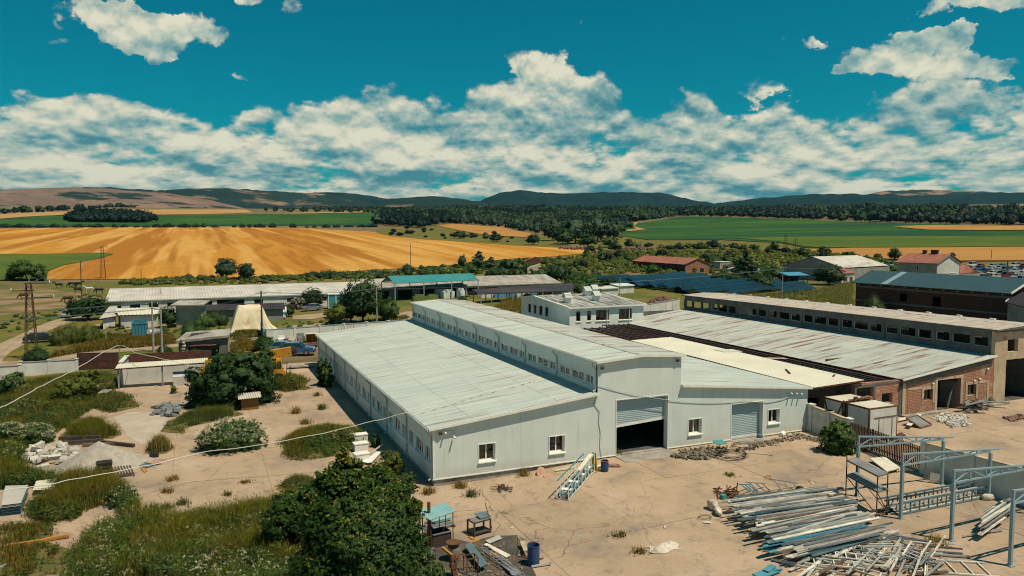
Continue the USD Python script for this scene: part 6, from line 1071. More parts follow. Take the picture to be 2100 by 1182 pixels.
# blue-roofed brick hall
t, P, B, u, n, o, w, d = gabled('brick_hall', 'long dark brick hall with deep blue sheet roof at the right edge', [(1744, 579.5), (2074, 603), (2110, 570), (1797, 556.5)], 6.4, 9.2, 'roof_blue', 'brick_dark', nv=30, pitch=.5, amp=.05, inset=.7, base=0, opens=[(.55, .605, 3.2, 4.9, 'hole'), (.33, .38, 3.6, 5.0, 'hole')], autoridge=True)
for z0, z1 in ((5.55, 5.9), (2.9, 3.2)): put(t, 'concrete_band', wbox(MB(), o, u, -.05, w+.05, z0, z1, .003, .06), 'old_concrete')
k = t
for x0, x1, z0, z1 in ((.555, .60, 3.25, 4.85),): put(t, 'rear_daylight_sill', wbox(MB(), o, u, x0*w, x1*w, 3.12, 3.2, -.3, .05), 'wall_tan')
for x in np.linspace(.03, .97, 12): put(t, 'rafter_end', wbox(MB(), o, u, x*w-.12, x*w+.12, 6.05, 6.32, -.1, .5), 'wall_grey')
put(t, 'verge_board', MB().beam(P[1]+V(0, 0, .05), P[2]+V(0, 0, .05), .12, .3), 'white_trim'); put(t, 'roof_patch', MB().slab(*[P[0]+(P[1]-P[0])*a+(P[3]-P[0])*b+V(0, 0, .09) for a, b in ((.22, .02), (.26, .02), (.26, .98), (.22, .98))], .02), 'steel_blue')
c = [zat(2062, 619.5, 5.2), zat(2140, 640, 5.2), zat(2150, 612, 6.6), zat(2090, 597, 6.6)]
ax = thing('grey_annex', 'grey lean-to with dark roof at the right end of the brick hall', 'building', (c[0][0], c[0][1], 0)); put(ax, 'roof', MB().slab(*c, .15), 'roof_dark'); put(ax, 'wall', MB().prism(Polygon([(q[0], q[1]) for q in c]).convex_hull.buffer(-.3), 0, 5.0), 'wall_grey'); put(ax, 'verge_board', MB().beam(c[0], c[3], .1, .25), 'white_trim')
# solar rows
pm('solar', (.010, .032, .048), (.008, .026, .04), .3, rough=.35, spec=.25, rnd=.18)
TR = [(1288, 563), (1340, 563), (1403, 557), (1440, 559.5), (1476, 562), (1516, 566.7), (1553, 568.6), (1597, 571.4), (1647, 575)]; BL = [(1244, 583), (1276, 584.5), (1310, 587), (1344, 589.5), (1374, 593), (1404, 597), (1436, 601), (1500, 602), (1607, 599.5)]
for k, (tr, bl) in enumerate(zip(TR, BL)):
    a = zat(*bl, 1.2); b = zat(tr[0]+29, tr[1]+17.5, 1.2); c = zat(*tr, 3.2); u = b-a; L_ = np.linalg.norm(u); d_ = c-b; d = a+d_
    row = thing('solar_row', f'dark blue solar table row, {["farthest left", "second from left", "third from left", "fourth from left", "middle", "fourth from right", "third from right", "second from right", "nearest right short"][k]} of the stepped array', 'solar panels', (a[0], a[1], 0), 'stepped rows of solar panels')
    nn = max(4, int(L_/1.9))
    for i in range(nn):
        for j in range(3): q = lambda s, v: a+u*s+d_*v; e = .012; put(row, 'solar_panel', MB().slab(q(i/nn+e/nn*3, j/3+e), q((i+1)/nn-e/nn*3, j/3+e), q((i+1)/nn-e/nn*3, (j+1)/3-e), q(i/nn+e/nn*3, (j+1)/3-e), .05), 'solar')
    m = 5
    for i in range(m):
        for v in (.15, .85): p = a+u*(i+.3)/m+d_*v; put(row, 'leg', MB().beam((p[0], p[1], 0), (p[0], p[1], p[2]-.06), .12), 'grey_metal')
    put(row, 'rail', MB().beam(a+d_*.5-V(0, 0, .1), b+d_*.5-V(0, 0, .1), .08), 'grey_metal')
# small things between panels and barns
P = at(1487, 551); bx = thing('site_cabin', 'grey site cabin with white roof behind the solar rows', 'cabin', P); put(bx, 'body', MB().obox(P+V(0, 2, 1.3), (7, 3, 2.6), rz=.3), 'wall_grey'); put(bx, 'roof', MB().obox(P+V(0, 2, 2.7), (7.3, 3.3, .15), rz=.3), 'white_trim')
P = at(1630, 582); bh = thing('stall', 'open stall with blue tarpaulin roof left of the white lean hut', 'stall', P); put(bh, 'roof', MB().slab(P+V(-3.5, -1, 2.6), P+V(4, -2, 2.6), P+V(4.5, 3, 3.4), P+V(-3, 4, 3.4), .1), 'tarp_blue')
for a, b in ((-3, -.6), (3.6, -1.6), (-2.6, 3.4), (4, 2.6)): put(bh, 'post', MB().beam(P+V(a, b, 0), P+V(a, b, 2.7), .15), 'dark_steel')
put(bh, 'back_wall', MB().obox(P+V(.5, 3, 1.2), (7, .2, 2.4), rz=-.12), 'roof_dark')
P = at(1665, 574); hh_ = thing('white_hut', 'small white hut with slatted front below the grey gabled barn', 'hut', P); put(hh_, 'body', MB().obox(P+V(0, 1, 1.3), (4, 2.5, 2.6), rz=.3), 'wall_white'); put(hh_, 'roof', MB().obox(P+V(0, 1, 2.7), (4.4, 2.9, .14), rz=.3), 'roof_asb')
P = at(1500, 558); solo('scrap_heap', MB().rock(P+V(0, 0, .6), (4, 2.5, 1.6), 2).rock(P+V(4, -2, .5), (3.5, 2, 1.3), 5).rock(P+V(9, -3, .5), (4, 2, 1.2), 7), 'grey_metal', 'pale scrap heaped behind the solar rows', 'scrap')
r = np.random.default_rng(9); P = at(1362, 622); m = MB()
for k in range(260): a, d_ = r.uniform(0, 6.28), r.random()**.6; m.rock(P+V(math.cos(a)*d_*3.6, math.sin(a)*d_*2.6+1, 1.7*(1-d_)*r.random()**.3+.1), (.5, .4, .35), k, 0)
pm('brick_rubble', (.36, .17, .12), (.28, .22, .18), 1.5, lo=.4, hi=.6, island=.35, rough=.9)
solo('brick_heap', m, 'brick_rubble', 'heap of broken pinkish bricks behind the left end of the old hall', 'rubble')
for k, (px, py, w_) in enumerate([(1300, 513, 60), (1270, 520, 40), (1180, 512, 30), (1480, 507, 40)]):
    P = at(px, py); m = MB()
    for q in range(60): m.rock(P+V(r.normal()*w_*.12, r.normal()*4, .5+r.random()), (2.2, 1.6, 1.2), q, 0)
    solo('rubble_mound', m, ('brick_rubble', 'road_dry')[k % 2], ('pink rubble mound left of the rusty-roofed brick barn', 'low rubble mound at the tip of the stubble', 'small earth mound near the grove', 'earth mound in the scrub below the green field')[k], 'rubble')
# cabins and containers behind the office block
for k, (px, py, w_, mt) in enumerate([(1248, 608, 5.5, 'roof_cream'), (1275, 602, 3, 'panel'), (1291, 601, 2.4, 'panel')]):
    P = at(px, py); t = thing('storage_hut', ('cream-roofed hut right behind the office roof vents', 'left of two pale sheds behind the office', 'right of two pale sheds behind the office')[k], 'hut', P); put(t, 'body', MB().obox(P+V(0, 1.5, 1.0), (w_, 3, 2.0), rz=.2), 'wall_white'); put(t, 'roof', MB().obox(P+V(0, 1.5, 2.1), (w_+.4, 3.6, .18), rz=.2, rx=.1), mt)
# chain-link enclosures and far fence posts
pm('mesh_wire', (.18, .24, .27), rough=.5)
for k in range(20):
    P = at(60+k*16.5, 582-.05*k*1.0); solo('fence_post', MB().beam(P, P+V(0, 0, 1.5), .18).obox(P+V(0, 0, 1.55), (.26, .26, .1)), 'wall_grey', 'thin grey post of the paddock fence below the stubble', 'post', 'paddock fence posts below the stubble')
# ------------------------------------------------------------ walls, gate, carport
def wall_run(name, label, pts, h, mat, capmat, bay, thick=.22, cap=.06, pier=.32, cat='wall'):
    """A masonry wall in bays between piers along ground points; h one height per point."""
    t = thing(name, label, cat, pts[0]); pts = [np.array(p, float) for p in pts]; h = np.broadcast_to(h, len(pts))
    for p, q, h0, h1 in zip(pts[:-1], pts[1:], h[:-1], h[1:]):
        L_ = np.hypot(*(q-p)[:2]); nb = max(1, int(round(L_/bay))); u = V(*(q-p)[:2], 0)/L_; n = V(-u[1], u[0], 0)*thick/2
        for k in range(nb):
            a, b = p+(q-p)*k/nb, p+(q-p)*(k+1)/nb; ha, hb = h0+(h1-h0)*k/nb, h0+(h1-h0)*(k+1)/nb; a, b = a+u*.01, b-u*.01
            put(t, 'wall_panel', MB().hexa([a-n-V(0, 0, .3), b-n-V(0, 0, .3), b+n-V(0, 0, .3), a+n-V(0, 0, .3), a-n+V(0, 0, ha), b-n+V(0, 0, hb), b+n+V(0, 0, hb), a+n+V(0, 0, ha)]), mat)
            if cap: c = n*1.5; put(t, 'coping', MB().hexa([a-c+V(0, 0, ha+.002), b-c+V(0, 0, hb+.002), b+c+V(0, 0, hb+.002), a+c+V(0, 0, ha+.002), a-c+V(0, 0, ha+cap), b-c+V(0, 0, hb+cap), b+c+V(0, 0, hb+cap), a+c+V(0, 0, ha+cap)]), capmat)
        if pier:
            for k in range(nb+1): a = p+(q-p)*k/nb; ha = h0+(h1-h0)*k/nb+cap+.05; put(t, 'pier', MB().obox(a+V(0, 0, ha/2-.15), (pier, pier, ha+.3), rz=math.atan2(u[1], u[0])).obox(a+V(0, 0, ha+.02), (pier+.1, pier+.1, .08), rz=math.atan2(u[1], u[0])), mat)
    return t
A, B_ = at(43, 773), at(158, 762); wall_run('white_wall', 'white rendered wall with piers below the near lattice pylon', [A, B_], [hgt(A, 744), hgt(B_, 738)], 'wall_white', 'wall_grey', 2.7)
A, B_ = at(-60, 785), at(41, 776); wall_run('white_wall', 'lower white wall piece at the extreme left edge', [A, B_], [hgt(A, 756), hgt(B_, 750)], 'wall_white', 'wall_grey', 2.7)
A, B_ = at(548, 704), at(838, 664); wall_run('back_wall', 'long white back wall behind the hall and the parked dark car', [A, B_], [hgt(A, 677), hgt(B_, 656)], 'wall_white', 'steel_blue', 4.2, pier=.4)
C_ = at(540, 690); wall_run('back_wall', 'short return of the white back wall by the utility pole', [A+V(-.3, .3, 0), C_+V(0, 4, 0)], [hgt(A, 677), hgt(A, 677)], 'wall_white', 'steel_blue', 4.2, pier=0)
A, B_ = at(1318, 648), at(1392, 634); wall_run('back_wall', 'white wall piece between office block and old hall', [A, B_], 2.0, 'wall_white', 'wall_grey', 3.5)
Gz = lambda x, y: V(x, y, float(gz(x, y)))
wall_run('yard_wall', 'low white yard wall with cream coping from hall to picket fence', [Gz(30.95, -.25), Gz(31.0, -2.0), Gz(31.0, -3.9)], [2.0, 1.85, 1.7], 'wall_white', 'sand_plaster', 2.0, pier=.4, cap=.10)
wall_run('yard_wall', 'long grey-white yard wall behind the steel frames at right', [Gz(29.75, -11.15), Gz(30.05, -17.5), Gz(30.4, -26)], [2.05, 2.1, 2.1], 'wall_white', 'sand_plaster', 3.1, pier=.36, cap=.07)
# picket fence
pf = thing('picket_fence', 'dark brown picket fence between the two white yard walls', 'fence', Gz(30.8, -4.3)); A, B_ = Gz(30.85, -4.2), Gz(29.85, -10.9); u = (B_-A)/np.linalg.norm(B_-A); L_ = np.linalg.norm(B_-A)
for k in range(int(L_/.155)): p = A+u*(k*.155+.05); put(pf, 'picket', MB().obox(p+V(0, 0, .95), (.035, .085, 1.5), rz=math.atan2(u[1], u[0])-math.pi/2+0), 'frame_brown')
for z in (.45, 1.45): put(pf, 'rail', MB().beam(A+V(.04, 0, z), B_+V(.04, 0, z), .04, .07), 'frame_brown')
for k in range(4): p = A+u*L_*k/3; put(pf, 'post', MB().beam(p+V(.06, 0, 0), p+V(.06, 0, 1.75), .1), 'grey_metal')
put(pf, 'low_kerb', MB().hexa([*(q for q in (A+V(-.1, 0, -.2), B_+V(-.1, 0, -.2), B_+V(.12, 0, -.2), A+V(.12, 0, -.2))), *(q for q in (A+V(-.1, 0, .18), B_+V(-.1, 0, .18), B_+V(.12, 0, .18), A+V(.12, 0, .18)))]), 'base_concrete')
# rusty sliding gate
A, B_ = at(160, 759), at(243, 757); u = B_-A; u[2] = 0; L_ = np.linalg.norm(u); u /= L_; h_ = hgt(A, 727)
gt = thing('metal_gate', 'dark rusty sheet-metal gate between white wall and carport', 'gate', A)
for k in range(4):
    for j in range(2): put(gt, 'gate_panel', wbox(MB(), A, u, L_*k/4+.05, L_*(k+1)/4-.05, .1+h_*.5*j+.04, .1+h_*.5*(j+1)-.04, -.02, .02), 'red_purlin')
for k in range(5): put(gt, 'stile', wbox(MB(), A, u, L_*k/4-.05, L_*k/4+.05, 0, h_+.12, -.04, .04), 'dark_steel')
for j in range(3): put(gt, 'rail', wbox(MB(), A, u, .051, L_-.051, h_*.5*j+.06, h_*.5*j+.14, -.035, .036), 'dark_steel')
# carport
A, B_ = at(243, 798), at(430, 786); u = B_-A; u[2] = 0; L_ = np.linalg.norm(u); u /= L_; n = V(-u[1], u[0], 0); h_ = hgt(A, 756)
cp = thing('carport', 'long white carport with corrugated roof edge and open front', 'carport', A)
q = [A-u*.2-n*.3+V(0, 0, h_), A+u*L_-n*.3+V(0, 0, h_+.15), A+u*L_+n*1.3+V(0, 0, h_+.4), A-u*.2+n*1.3+V(0, 0, h_+.22)]
roof_sheets(cp, *q, 1, 10, 'roof_cream', .22, .06); put(cp, 'roof_deck', MB().slab(*[x-V(0, 0, .03) for x in q], .08), 'red_purlin')
put(cp, 'back_wall', MB().wallprism(sbox(0, 0, L_, h_+.1), A+n*2.6, u, .2), 'wall_white'); put(cp, 'end_wall', MB().wallprism(sbox(1.4, 0, 6.0, h_+.35), A+u*.2, n, .2), 'wall_white'); put(cp, 'parapet', MB().wallprism(sbox(0, h_-.6, L_, h_+.55), A+n*6, u, .15), 'red_purlin')
put(cp, 'parapet_coping', MB().beam(A+n*1.4+u*.1+V(0, 0, h_+.42), A+n*6+u*.1+V(0, 0, h_+.42), .45, .1), 'wall_white')
for s in (.0, .47, .98): p = A+u*(L_*s+.05); put(cp, 'post', MB().beam(p, p+V(0, 0, h_-.05), .16), 'wall_grey')
P = at(377, 790); dv = thing('white_cabinet', 'white panelled cabinet lying tilted in the carport mouth', 'cabinet', P); put(dv, 'body', MB().obox(P+V(0, .3, .55), (2.0, 1.0, 1.0), rx=.12), 'wall_white'); put(dv, 'lid', MB().obox(P+V(0, .35, 1.12), (2.1, 1.1, .08), rx=.35), 'gutter'); put(dv, 'frame', MB().obox(P+V(1.06, .3, .6), (.1, 1.1, 1.2)), 'red_purlin')
# white concrete posts beyond the back wall
for px, py, tp in ((668.7, 664, 657), (711, 662, 655), (755, 658.5, 651), (795, 656, 648.5), (838, 654, 646)):
    P = at(px, py); solo('fence_post', MB().beam(P, P+V(0, 0, hgt(P, tp)), .16).obox(P+V(0, 0, hgt(P, tp)+.04), (.2, .2, .08)), 'wall_white', 'short white concrete post in the row behind the back wall', 'post', 'white posts behind the back wall')
for px, py, tp in ((110, 703, 684), (160, 703, 690), (218, 702, 686)):
    P = at(px, py); solo('fence_post', MB().beam(P, P+V(0, 0, hgt(P, tp)), .14).obox(P+V(0, 0, hgt(P, tp)+.03), (.18, .18, .06)), 'wall_grey', 'grey meadow fence post between black car and skip', 'post', 'grey meadow fence posts')
# container of white panels with rust frame
ct = thing('container', 'white panelled double container with rust-red frame beside the yard wall', 'container', (34, -2, G))
cx0, cx1, cy0, cy1, cz0, cz1 = 32.45, 35.3, -4.45, .0, .5, 2.92
for y0, y1 in ((cy0, -2.35), (-1.95, cy1)):
    for k in range(2): ya, yb_ = y0+(y1-y0)*k/2, y0+(y1-y0)*(k+1)/2; put(ct, 'wall_panel', MB().box(cx0, cx0+.06, ya+.01, yb_-.01, cz0, cz1-.1), 'wall_white'); put(ct, 'wall_panel', MB().box(cx1-.06, cx1, ya+.01, yb_-.01, cz0, cz1-.1), 'wall_white')
    put(ct, 'roof_panel', MB().box(cx0+.06, cx1-.06, y0+.05, y1-.05, cz1-.06, cz1+.012), 'roof_cream')
    for x in (cx0-.03, cx1-.07): put(ct, 'roof_rail', MB().box(x, x+.1, y0, y1, cz1-.1, cz1+.02), 'rust')
    for y in (y0, y1-.1):
        put(ct, 'roof_rail', MB().box(cx0+.07, cx1-.07, y, y+.1, cz1-.1, cz1+.02), 'rust')
        for x in (cx0-.03, cx1-.07): put(ct, 'corner_post', MB().box(x, x+.1, y-.001, y+.101, cz0-.15, cz1-.1), 'rust')
put(ct, 'end_wall', MB().box(cx0+.07, cx1-.07, cy1-.08, cy1-.02, cz0, cz1-.1), 'wall_white')
xm = (cx0+cx1)/2
for a, b in ((cx0+.07, xm-.01), (xm+.01, cx1-.07)):
    d_ = put(ct, 'door', MB().box(a, b, cy0-.005, cy0+.05, cz0, 2.15), 'wall_white'); put(d_, 'lock_rod', MB().tube([((a+b)/2+.2, cy0-.04, cz0), ((a+b)/2+.2, cy0-.04, 2.1)], .02, 5), 'rust')
put(ct, 'door_header', MB().box(cx0+.07, cx1-.07, cy0-.005, cy0+.05, 2.17, cz1-.1), 'wall_white'); put(ct, 'door_rail', MB().box(cx0+.5, cx1-.1, cy0-.05, cy0-.006, 2.14, 2.2), 'rust')
for a, b in (((cx0-.03, -1.9, 2.8), (cx0-.03, -.95, .7)), ((cx0-.03, -.1, 2.8), (cx0-.03, -.9, .7))): put(ct, 'brace', MB().beam(a, b, .05, .09), 'dark_steel')
for y in (-2.3, -2.0): put(ct, 'gap_post', MB().box(cx0-.05, cx0+.05, y-.04, y+.04, .4, 3.05), 'dark_steel')
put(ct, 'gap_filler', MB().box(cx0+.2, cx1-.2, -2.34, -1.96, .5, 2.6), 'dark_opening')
solo('scrap_bars', MB().beam((32.8, -2.2, 3.0), (35.2, -2.0, 3.05), .08).beam((33.2, -2.35, 3.04), (35.0, -1.7, 3.1), .07).beam((33.0, -1.9, 3.02), (34.6, -2.5, 3.12), .06).obox((33.6, -2.1, 3.15), (.3, .2, .2)), 'rust', 'rusty bars lying across the container roof gap', 'bars')
# ------------------------------------------------------------ things in the yard
for nm, a, b in (('bar_white', (.70, .67, .58), (.52, .50, .44)), ('bar_pale', (.44, .44, .40), (.33, .335, .31)), ('bar_blue', (.085, .14, .165), (.12, .17, .19)), ('bar_teal', (.06, .25, .33), (.10, .28, .34)), ('bar_brown', (.13, .08, .06), (.20, .15, .12)), ('bar_grey', (.24, .25, .25), (.17, .18, .18))): pm(nm, a, b, 1.5, rough=.5, spec=.4, rnd=.12)
pm('plank_orange', (.46, .22, .045), (.36, .16, .035), 2, rough=.8); pm('plank_dark', (.085, .06, .05), (.06, .045, .04), 2, rough=.9); pm('board_white', (.66, .62, .52), (.56, .52, .43), 1.5, rough=.7)
pm('barrel_blue', (.018, .055, .16), (.025, .06, .14), 2, rough=.45, spec=.4, c3=(.10, .06, .05), s3=(4, 4, 4), lo3=.66, hi3=.72); pm('black_plastic', (.02, .022, .025), rough=.5); pm('yellow_cloth', (.52, .33, .02), (.44, .27, .02), 3, rough=.85); pm('crane_yellow', (.55, .27, .02), (.44, .20, .02), 1, rough=.55, spec=.4, c3=(.18, .09, .04), s3=(2, 2, 2), lo3=.6, hi3=.7)
pm('gravel', (.40, .36, .30), (.32, .285, .24), 2.5, lo=.4, hi=.6, fine=.45, fscale=22, rough=.95, bump=.9, bscale=24); pm('block_white', (.60, .57, .50), (.50, .47, .41), 2, rough=.9, island=.12, fine=.12, fscale=8)
pm('pale_teal', (.24, .42, .43), (.20, .37, .39), 1, rough=.45, spec=.4); pm('cloth_white', (.60, .55, .47), (.45, .38, .30), 3, rough=.9); pm('red_rag', (.36, .17, .13), (.42, .28, .22), 4, rough=.9); pm('ash', (.06, .055, .05), (.115, .085, .055), .9, fine=.45, fscale=6, rough=.95); pm('slate', (.20, .22, .23), (.30, .32, .32), 4, rough=.7, island=.3)
def gp(px, py, z=0.0): return at(px, py)+V(0, 0, z)
def ray_y(px, py, y): d = _fw*F+_r2*(px-1050)-_u2*(py-591); return CAM+d*(y-CAM[1])/d[1]
# steel frames
FR = [((22.42, -12.5), (29.0, -13.0)), ((21.75, -16.05), (29.2, -15.85)), ((21.66, -19.1), (29.35, -18.85)), ((21.5, -22.2), (29.5, -21.9))]
for k, (a, b) in enumerate(FR):
    A, B_ = Gz(*a), Gz(*b); u = B_-A; u[2] = 0; u /= np.linalg.norm(u); zl, zr_ = 3.62, 2.95
    t = thing('portal_truss', ('farthest', 'second farthest', 'second nearest', 'nearest')[k]+' of the four blue-grey steel truss frames at the right', 'truss', A, 'row of steel truss frames')
    put(t, 'post', MB().beam(A, A+V(0, 0, zl-.62), .15).obox(A+V(0, 0, .02), (.3, .3, .03)), 'steel_blue'); put(t, 'post', MB().beam(B_, B_+V(0, 0, zr_-.2), .15).obox(B_+V(0, 0, .02), (.3, .3, .03)), 'steel_blue')
    tA, tB = A+V(0, 0, zl), B_+u*.75+V(0, 0, zr_-.05); bA, bB = A+V(0, 0, zl-.62), B_+V(0, 0, zr_-.10)
    put(t, 'top_chord', MB().beam(tA, tB, .10, .08), 'steel_blue'); put(t, 'bottom_chord', MB().beam(bA, bB, .09, .08), 'steel_blue'); put(t, 'end_post', MB().beam(bA-V(0, 0, .06), tA+V(0, 0, .04), .101), 'steel_blue')
    n_ = 6; T_ = [tA+(tB-tA)*(j/n_*.9) for j in range(n_+1)]; b_ = [bA+(bB-bA)*(j/n_) for j in range(n_+1)]
    for j in range(n_):
        if j: put(t, 'strut', MB().beam(b_[j], T_[j], .06), 'steel_blue')
        put(t, 'diagonal', MB().beam(b_[j] if j % 2 == 0 else T_[j], T_[j+1] if j % 2 == 0 else b_[j+1], .055), 'steel_blue')
# profile piles: every bar a thing
BC = {}
for mt in ('bar_white', 'bar_pale', 'bar_blue', 'bar_teal', 'bar_brown', 'bar_grey'):
    for q, (w_, h_) in enumerate(((.10, .05), (.06, .06), (.15, .04))):
        c = cls(f'{mt}_{("flat", "square", "wide")[q]}_shape'); m = MB().box(-.5, .5, -w_/2, w_/2, 0, h_*.25).box(-.5, .5, -w_/2, -w_/2+.018, h_*.2501, h_).box(-.5, .5, w_/2-.018, w_/2, h_*.2501, h_)
        put(c, 'profile', m, mt); BC[(mt, q)] = c.path
CN = {'bar_white': 'white', 'bar_pale': 'pale grey', 'bar_blue': 'slate blue', 'bar_teal': 'teal', 'bar_brown': 'brown', 'bar_grey': 'dark grey'}
def bar(p, q, mt, k, label, group):
    d = q-p; L_ = np.linalg.norm(d); pth = uname('/World', 'steel_profile'); x = UsdGeom.Xform.Define(stage, pth); c = (p+q)/2
    x.AddTranslateOp().Set(Gf.Vec3d(*map(float, c))); x.AddRotateXYZOp().Set(Gf.Vec3f(0, float(-math.degrees(math.asin(d[2]/L_))), math.degrees(math.atan2(d[1], d[0])))); x.AddScaleOp().Set(Gf.Vec3f(float(L_), 1.2, 1.3))
    x.GetPrim().GetReferences().AddInternalReference(BC[(mt, k)]); x.GetPrim().SetInstanceable(True); meta(x.GetPrim(), label, 'metal profile', group)
r = np.random.default_rng(17)
PAL = ['bar_white']*8+['bar_pale']*6+['bar_blue']*2+['bar_grey']*4+['bar_brown']*3
L0, L1, R0, R1 = at(1478, 1045), at(1618, 1170), at(1690, 1018), at(1832, 1118)
for k in range(185):
    s = (k+r.random())/185; lay = k % 3; a = L0+(L1-L0)*s; b = R0+(R1-R0)*s; d = (b-a); d /= np.linalg.norm(d); n = V(-d[1], d[0], 0)
    z = .25+.17*lay+.12*r.random()+.12*math.sin(s*3.1); ln = np.linalg.norm(b-a)*r.uniform(.62, 1.05); c = (a+b)/2+d*r.normal()*.45
    sw = n*r.normal()*.13; mt = PAL[int(r.integers(len(PAL)))]; mt = 'bar_teal' if .80 < s < .84 else 'bar_blue' if .38 < s < .43 else mt
    bar(c-d*ln/2-sw+V(0, 0, z), c+d*ln/2+sw+V(0, 0, z+r.normal()*.04), mt, int(r.integers(3)), f'{CN[mt]} metal profile lying in the large pile at lower right', 'metal profiles in the large pile')
pl = L0+(R0-L0)*.2; 
for s in (.18, .5, .82): solo('timber_bearer', MB().beam(L0+(R0-L0)*s+V(0, 0, .08), L1+(R1-L1)*s+V(0, 0, .08), .2, .18), 'plank_dark', ('dark bearer under the left part of the large pile', 'dark bearer under the middle of the large pile', 'dark bearer under the right part of the large pile')[int(s*3)], 'timber')
ctr = at(1800, 1160)
def lattice(name, label, c, L_, W_, rz, tilt, mt, nr, group, cat='frame'):
    t = thing(name, label, cat, c, group, rz=rz); R_ = rot(0, tilt, tilt*.6)
    g = lambda x, y: R_@V(x, y, 0)
    for y in (-W_/2, W_/2): put(t, 'rail', MB().beam(g(-L_/2, y), g(L_/2, y), .06), mt)
    for k in range(nr): x = -L_/2+L_*(k+.5)/nr; put(t, 'rung', MB().beam(g(x, -W_/2+.03), g(x, W_/2-.03), .05), mt)
for k in range(20):
    px, py = r.uniform(1690, 1880), 0; py = r.uniform(1112+.10*abs(px-1780), 1180); c = gp(px, py, .15+.4*r.random()*(1-abs(px-1785)/180))
    lattice('profile_frame', 'pale ladder-like metal frame thrown on the tangled heap at bottom right', c, r.uniform(1.8, 3), r.uniform(.4, .8), r.choice([-.75, -.6, .5, .9])+r.normal()*.15, r.normal()*.14, ['bar_white', 'bar_pale', 'bar_grey'][k % 3], int(r.integers(3, 6)), 'frames on the tangled heap')
for k in range(84):
    px = r.uniform(1640, 1940); py = r.uniform(1108+.09*abs(px-1790), 1186); c = gp(px, py, .05+.5*r.random()*(1-abs(px-1790)/190)); a = r.choice([-.7, -.62, .30, .42])+r.normal()*.14 if px < 1800 else r.choice([.35, .45, -.6])+r.normal()*.12
    d = V(math.cos(a), math.sin(a), 0)*r.uniform(.7, 1.5); mt = ['bar_white', 'bar_pale', 'bar_grey', 'bar_white', 'bar_brown'][k % 5]; bar(c-d, c+d+V(0, 0, r.normal()*.12), mt, int(r.integers(2)), f'{CN[mt]} profile in the tangled heap at bottom right', 'loose profiles on the tangled heap')
lattice('profile_frame', 'large flat white ladder frame lying alone at the bottom right corner of the heap', gp(1950, 1165, .05), 3.6, 1.4, -.55, .01, 'bar_white', 5, None)
a0, b0 = at(2015, 1085), at(2130, 1050)
for k in range(34):
    s = k/34; c0 = at(2022-8*s, 1078+30*s); z = .3+.2*(k % 3)+.1*r.random(); d = V(.96, .28, 0); ln = r.uniform(2.5, 4.5); st = c0-d*r.random()*.6; mt = PAL[int(r.integers(len(PAL)))]
    bar(st+V(0, 0, z), st+d*ln+V(0, 0, z+r.normal()*.05), mt, int(r.integers(3)), f'{CN[mt]} profile in the pile at the right edge under the nearest frame', 'profiles in the pile at the right edge')
bar(gp(1975, 1103, .05), gp(2058, 1090, .12), 'bar_pale', 1, 'single pale bar sticking out left of the right-edge pile', None)
# stacked lattice girders
A, B_ = at(1842, 1058), at(2022, 1022)
u = B_-A; L_ = np.linalg.norm(u); u /= L_; n = V(-u[1], u[0], 0)
for k in range(4):
    t = thing('lattice_girder', ('nearest blue lattice girder', 'second blue lattice girder', 'third girder', 'hindmost girder')[k]+' in the bundle lying between the frame posts', 'girder', A+n*.28*k, 'bundle of lattice girders'); o = A+n*.28*k+V(0, 0, .06); mt = ('bar_blue', 'bar_pale', 'bar_blue', 'bar_blue')[k]; hh = (.62, .55, .66, .7)[k]
    for z in (0, hh): put(t, 'chord', MB().beam(o+V(0, 0, z)-u*.2*k, o+u*L_+V(0, 0, z)-u*.2*k, .08), mt)
    for j in range(10): p = o+u*L_*(j+.3)/10; put(t, 'web', MB().beam(p+V(0, 0, .04), p+V(0, 0, hh-.04), .06), mt)
for k in range(6): bar(A+n*(.1+.16*k)+V(0, 0, .12+.07*(k % 4)), A+n*(.1+.16*k)+u*L_*.97+V(0, 0, .12+.07*(k % 4)), ('bar_white', 'bar_pale')[k % 2], 2, f'{("white", "pale grey")[k % 2]} flat profile stacked inside the girder bundle', 'flat profiles inside the girder bundle')
solo('foil_bundle', MB().rock(gp(2025, 1026, .15), (.7, .5, .35), 2, 2), 'cloth_white', 'crumpled pale foil at the right end of the girder bundle', 'foil', smooth=True)
# scaffold table
c4 = [at(1716, 1010), at(1801, 1058), at(1822, 1062), at(1752, 1012)]
A = at(1797, 1063); t = thing('scaffold_table', 'rusty wheeled scaffold with two plank decks beside the large pile', 'scaffold', A)
e1 = at(1823, 1062)-A; A2 = at(1718, 1015); e1 = V(.95, .15, 0); e2 = A2-A; e2[2] = 0; e2 *= .78; hz = hgt(A, 978)
for s in (0, 1):
    for v in (0, 1):
        p = A+e1*s+e2*v; put(t, 'post', MB().beam(p+V(0, 0, .1), p+V(0, 0, hz+(.25 if v else 0)), .045), 'rust'); put(t, 'wheel', MB().lathe([(0, -.02), (.08, -.02), (.08, .02), (0, .02)], (0, 0, 0), 10).v and MB().obox(p+V(0, 0, .08), (.05, .15, .15)), 'black_plastic')
for z in (hz, hz*.62):
    for s in (0, 1): put(t, 'rail', MB().beam(A+e1*s+V(0, 0, z), A+e1*s+e2+V(0, 0, z), .045), 'rust')
    for v in (0, 1): put(t, 'rail', MB().beam(A+e2*v+V(0, 0, z), A+e1+e2*v+V(0, 0, z), .045), 'rust')
    for k in range(4): p = A+e1*(.12+.25*k)+V(0, 0, z+.045); put(t, 'deck_plank', MB().beam(p-e2*.02, p+e2*1.0, .2, .035), 'bar_grey')
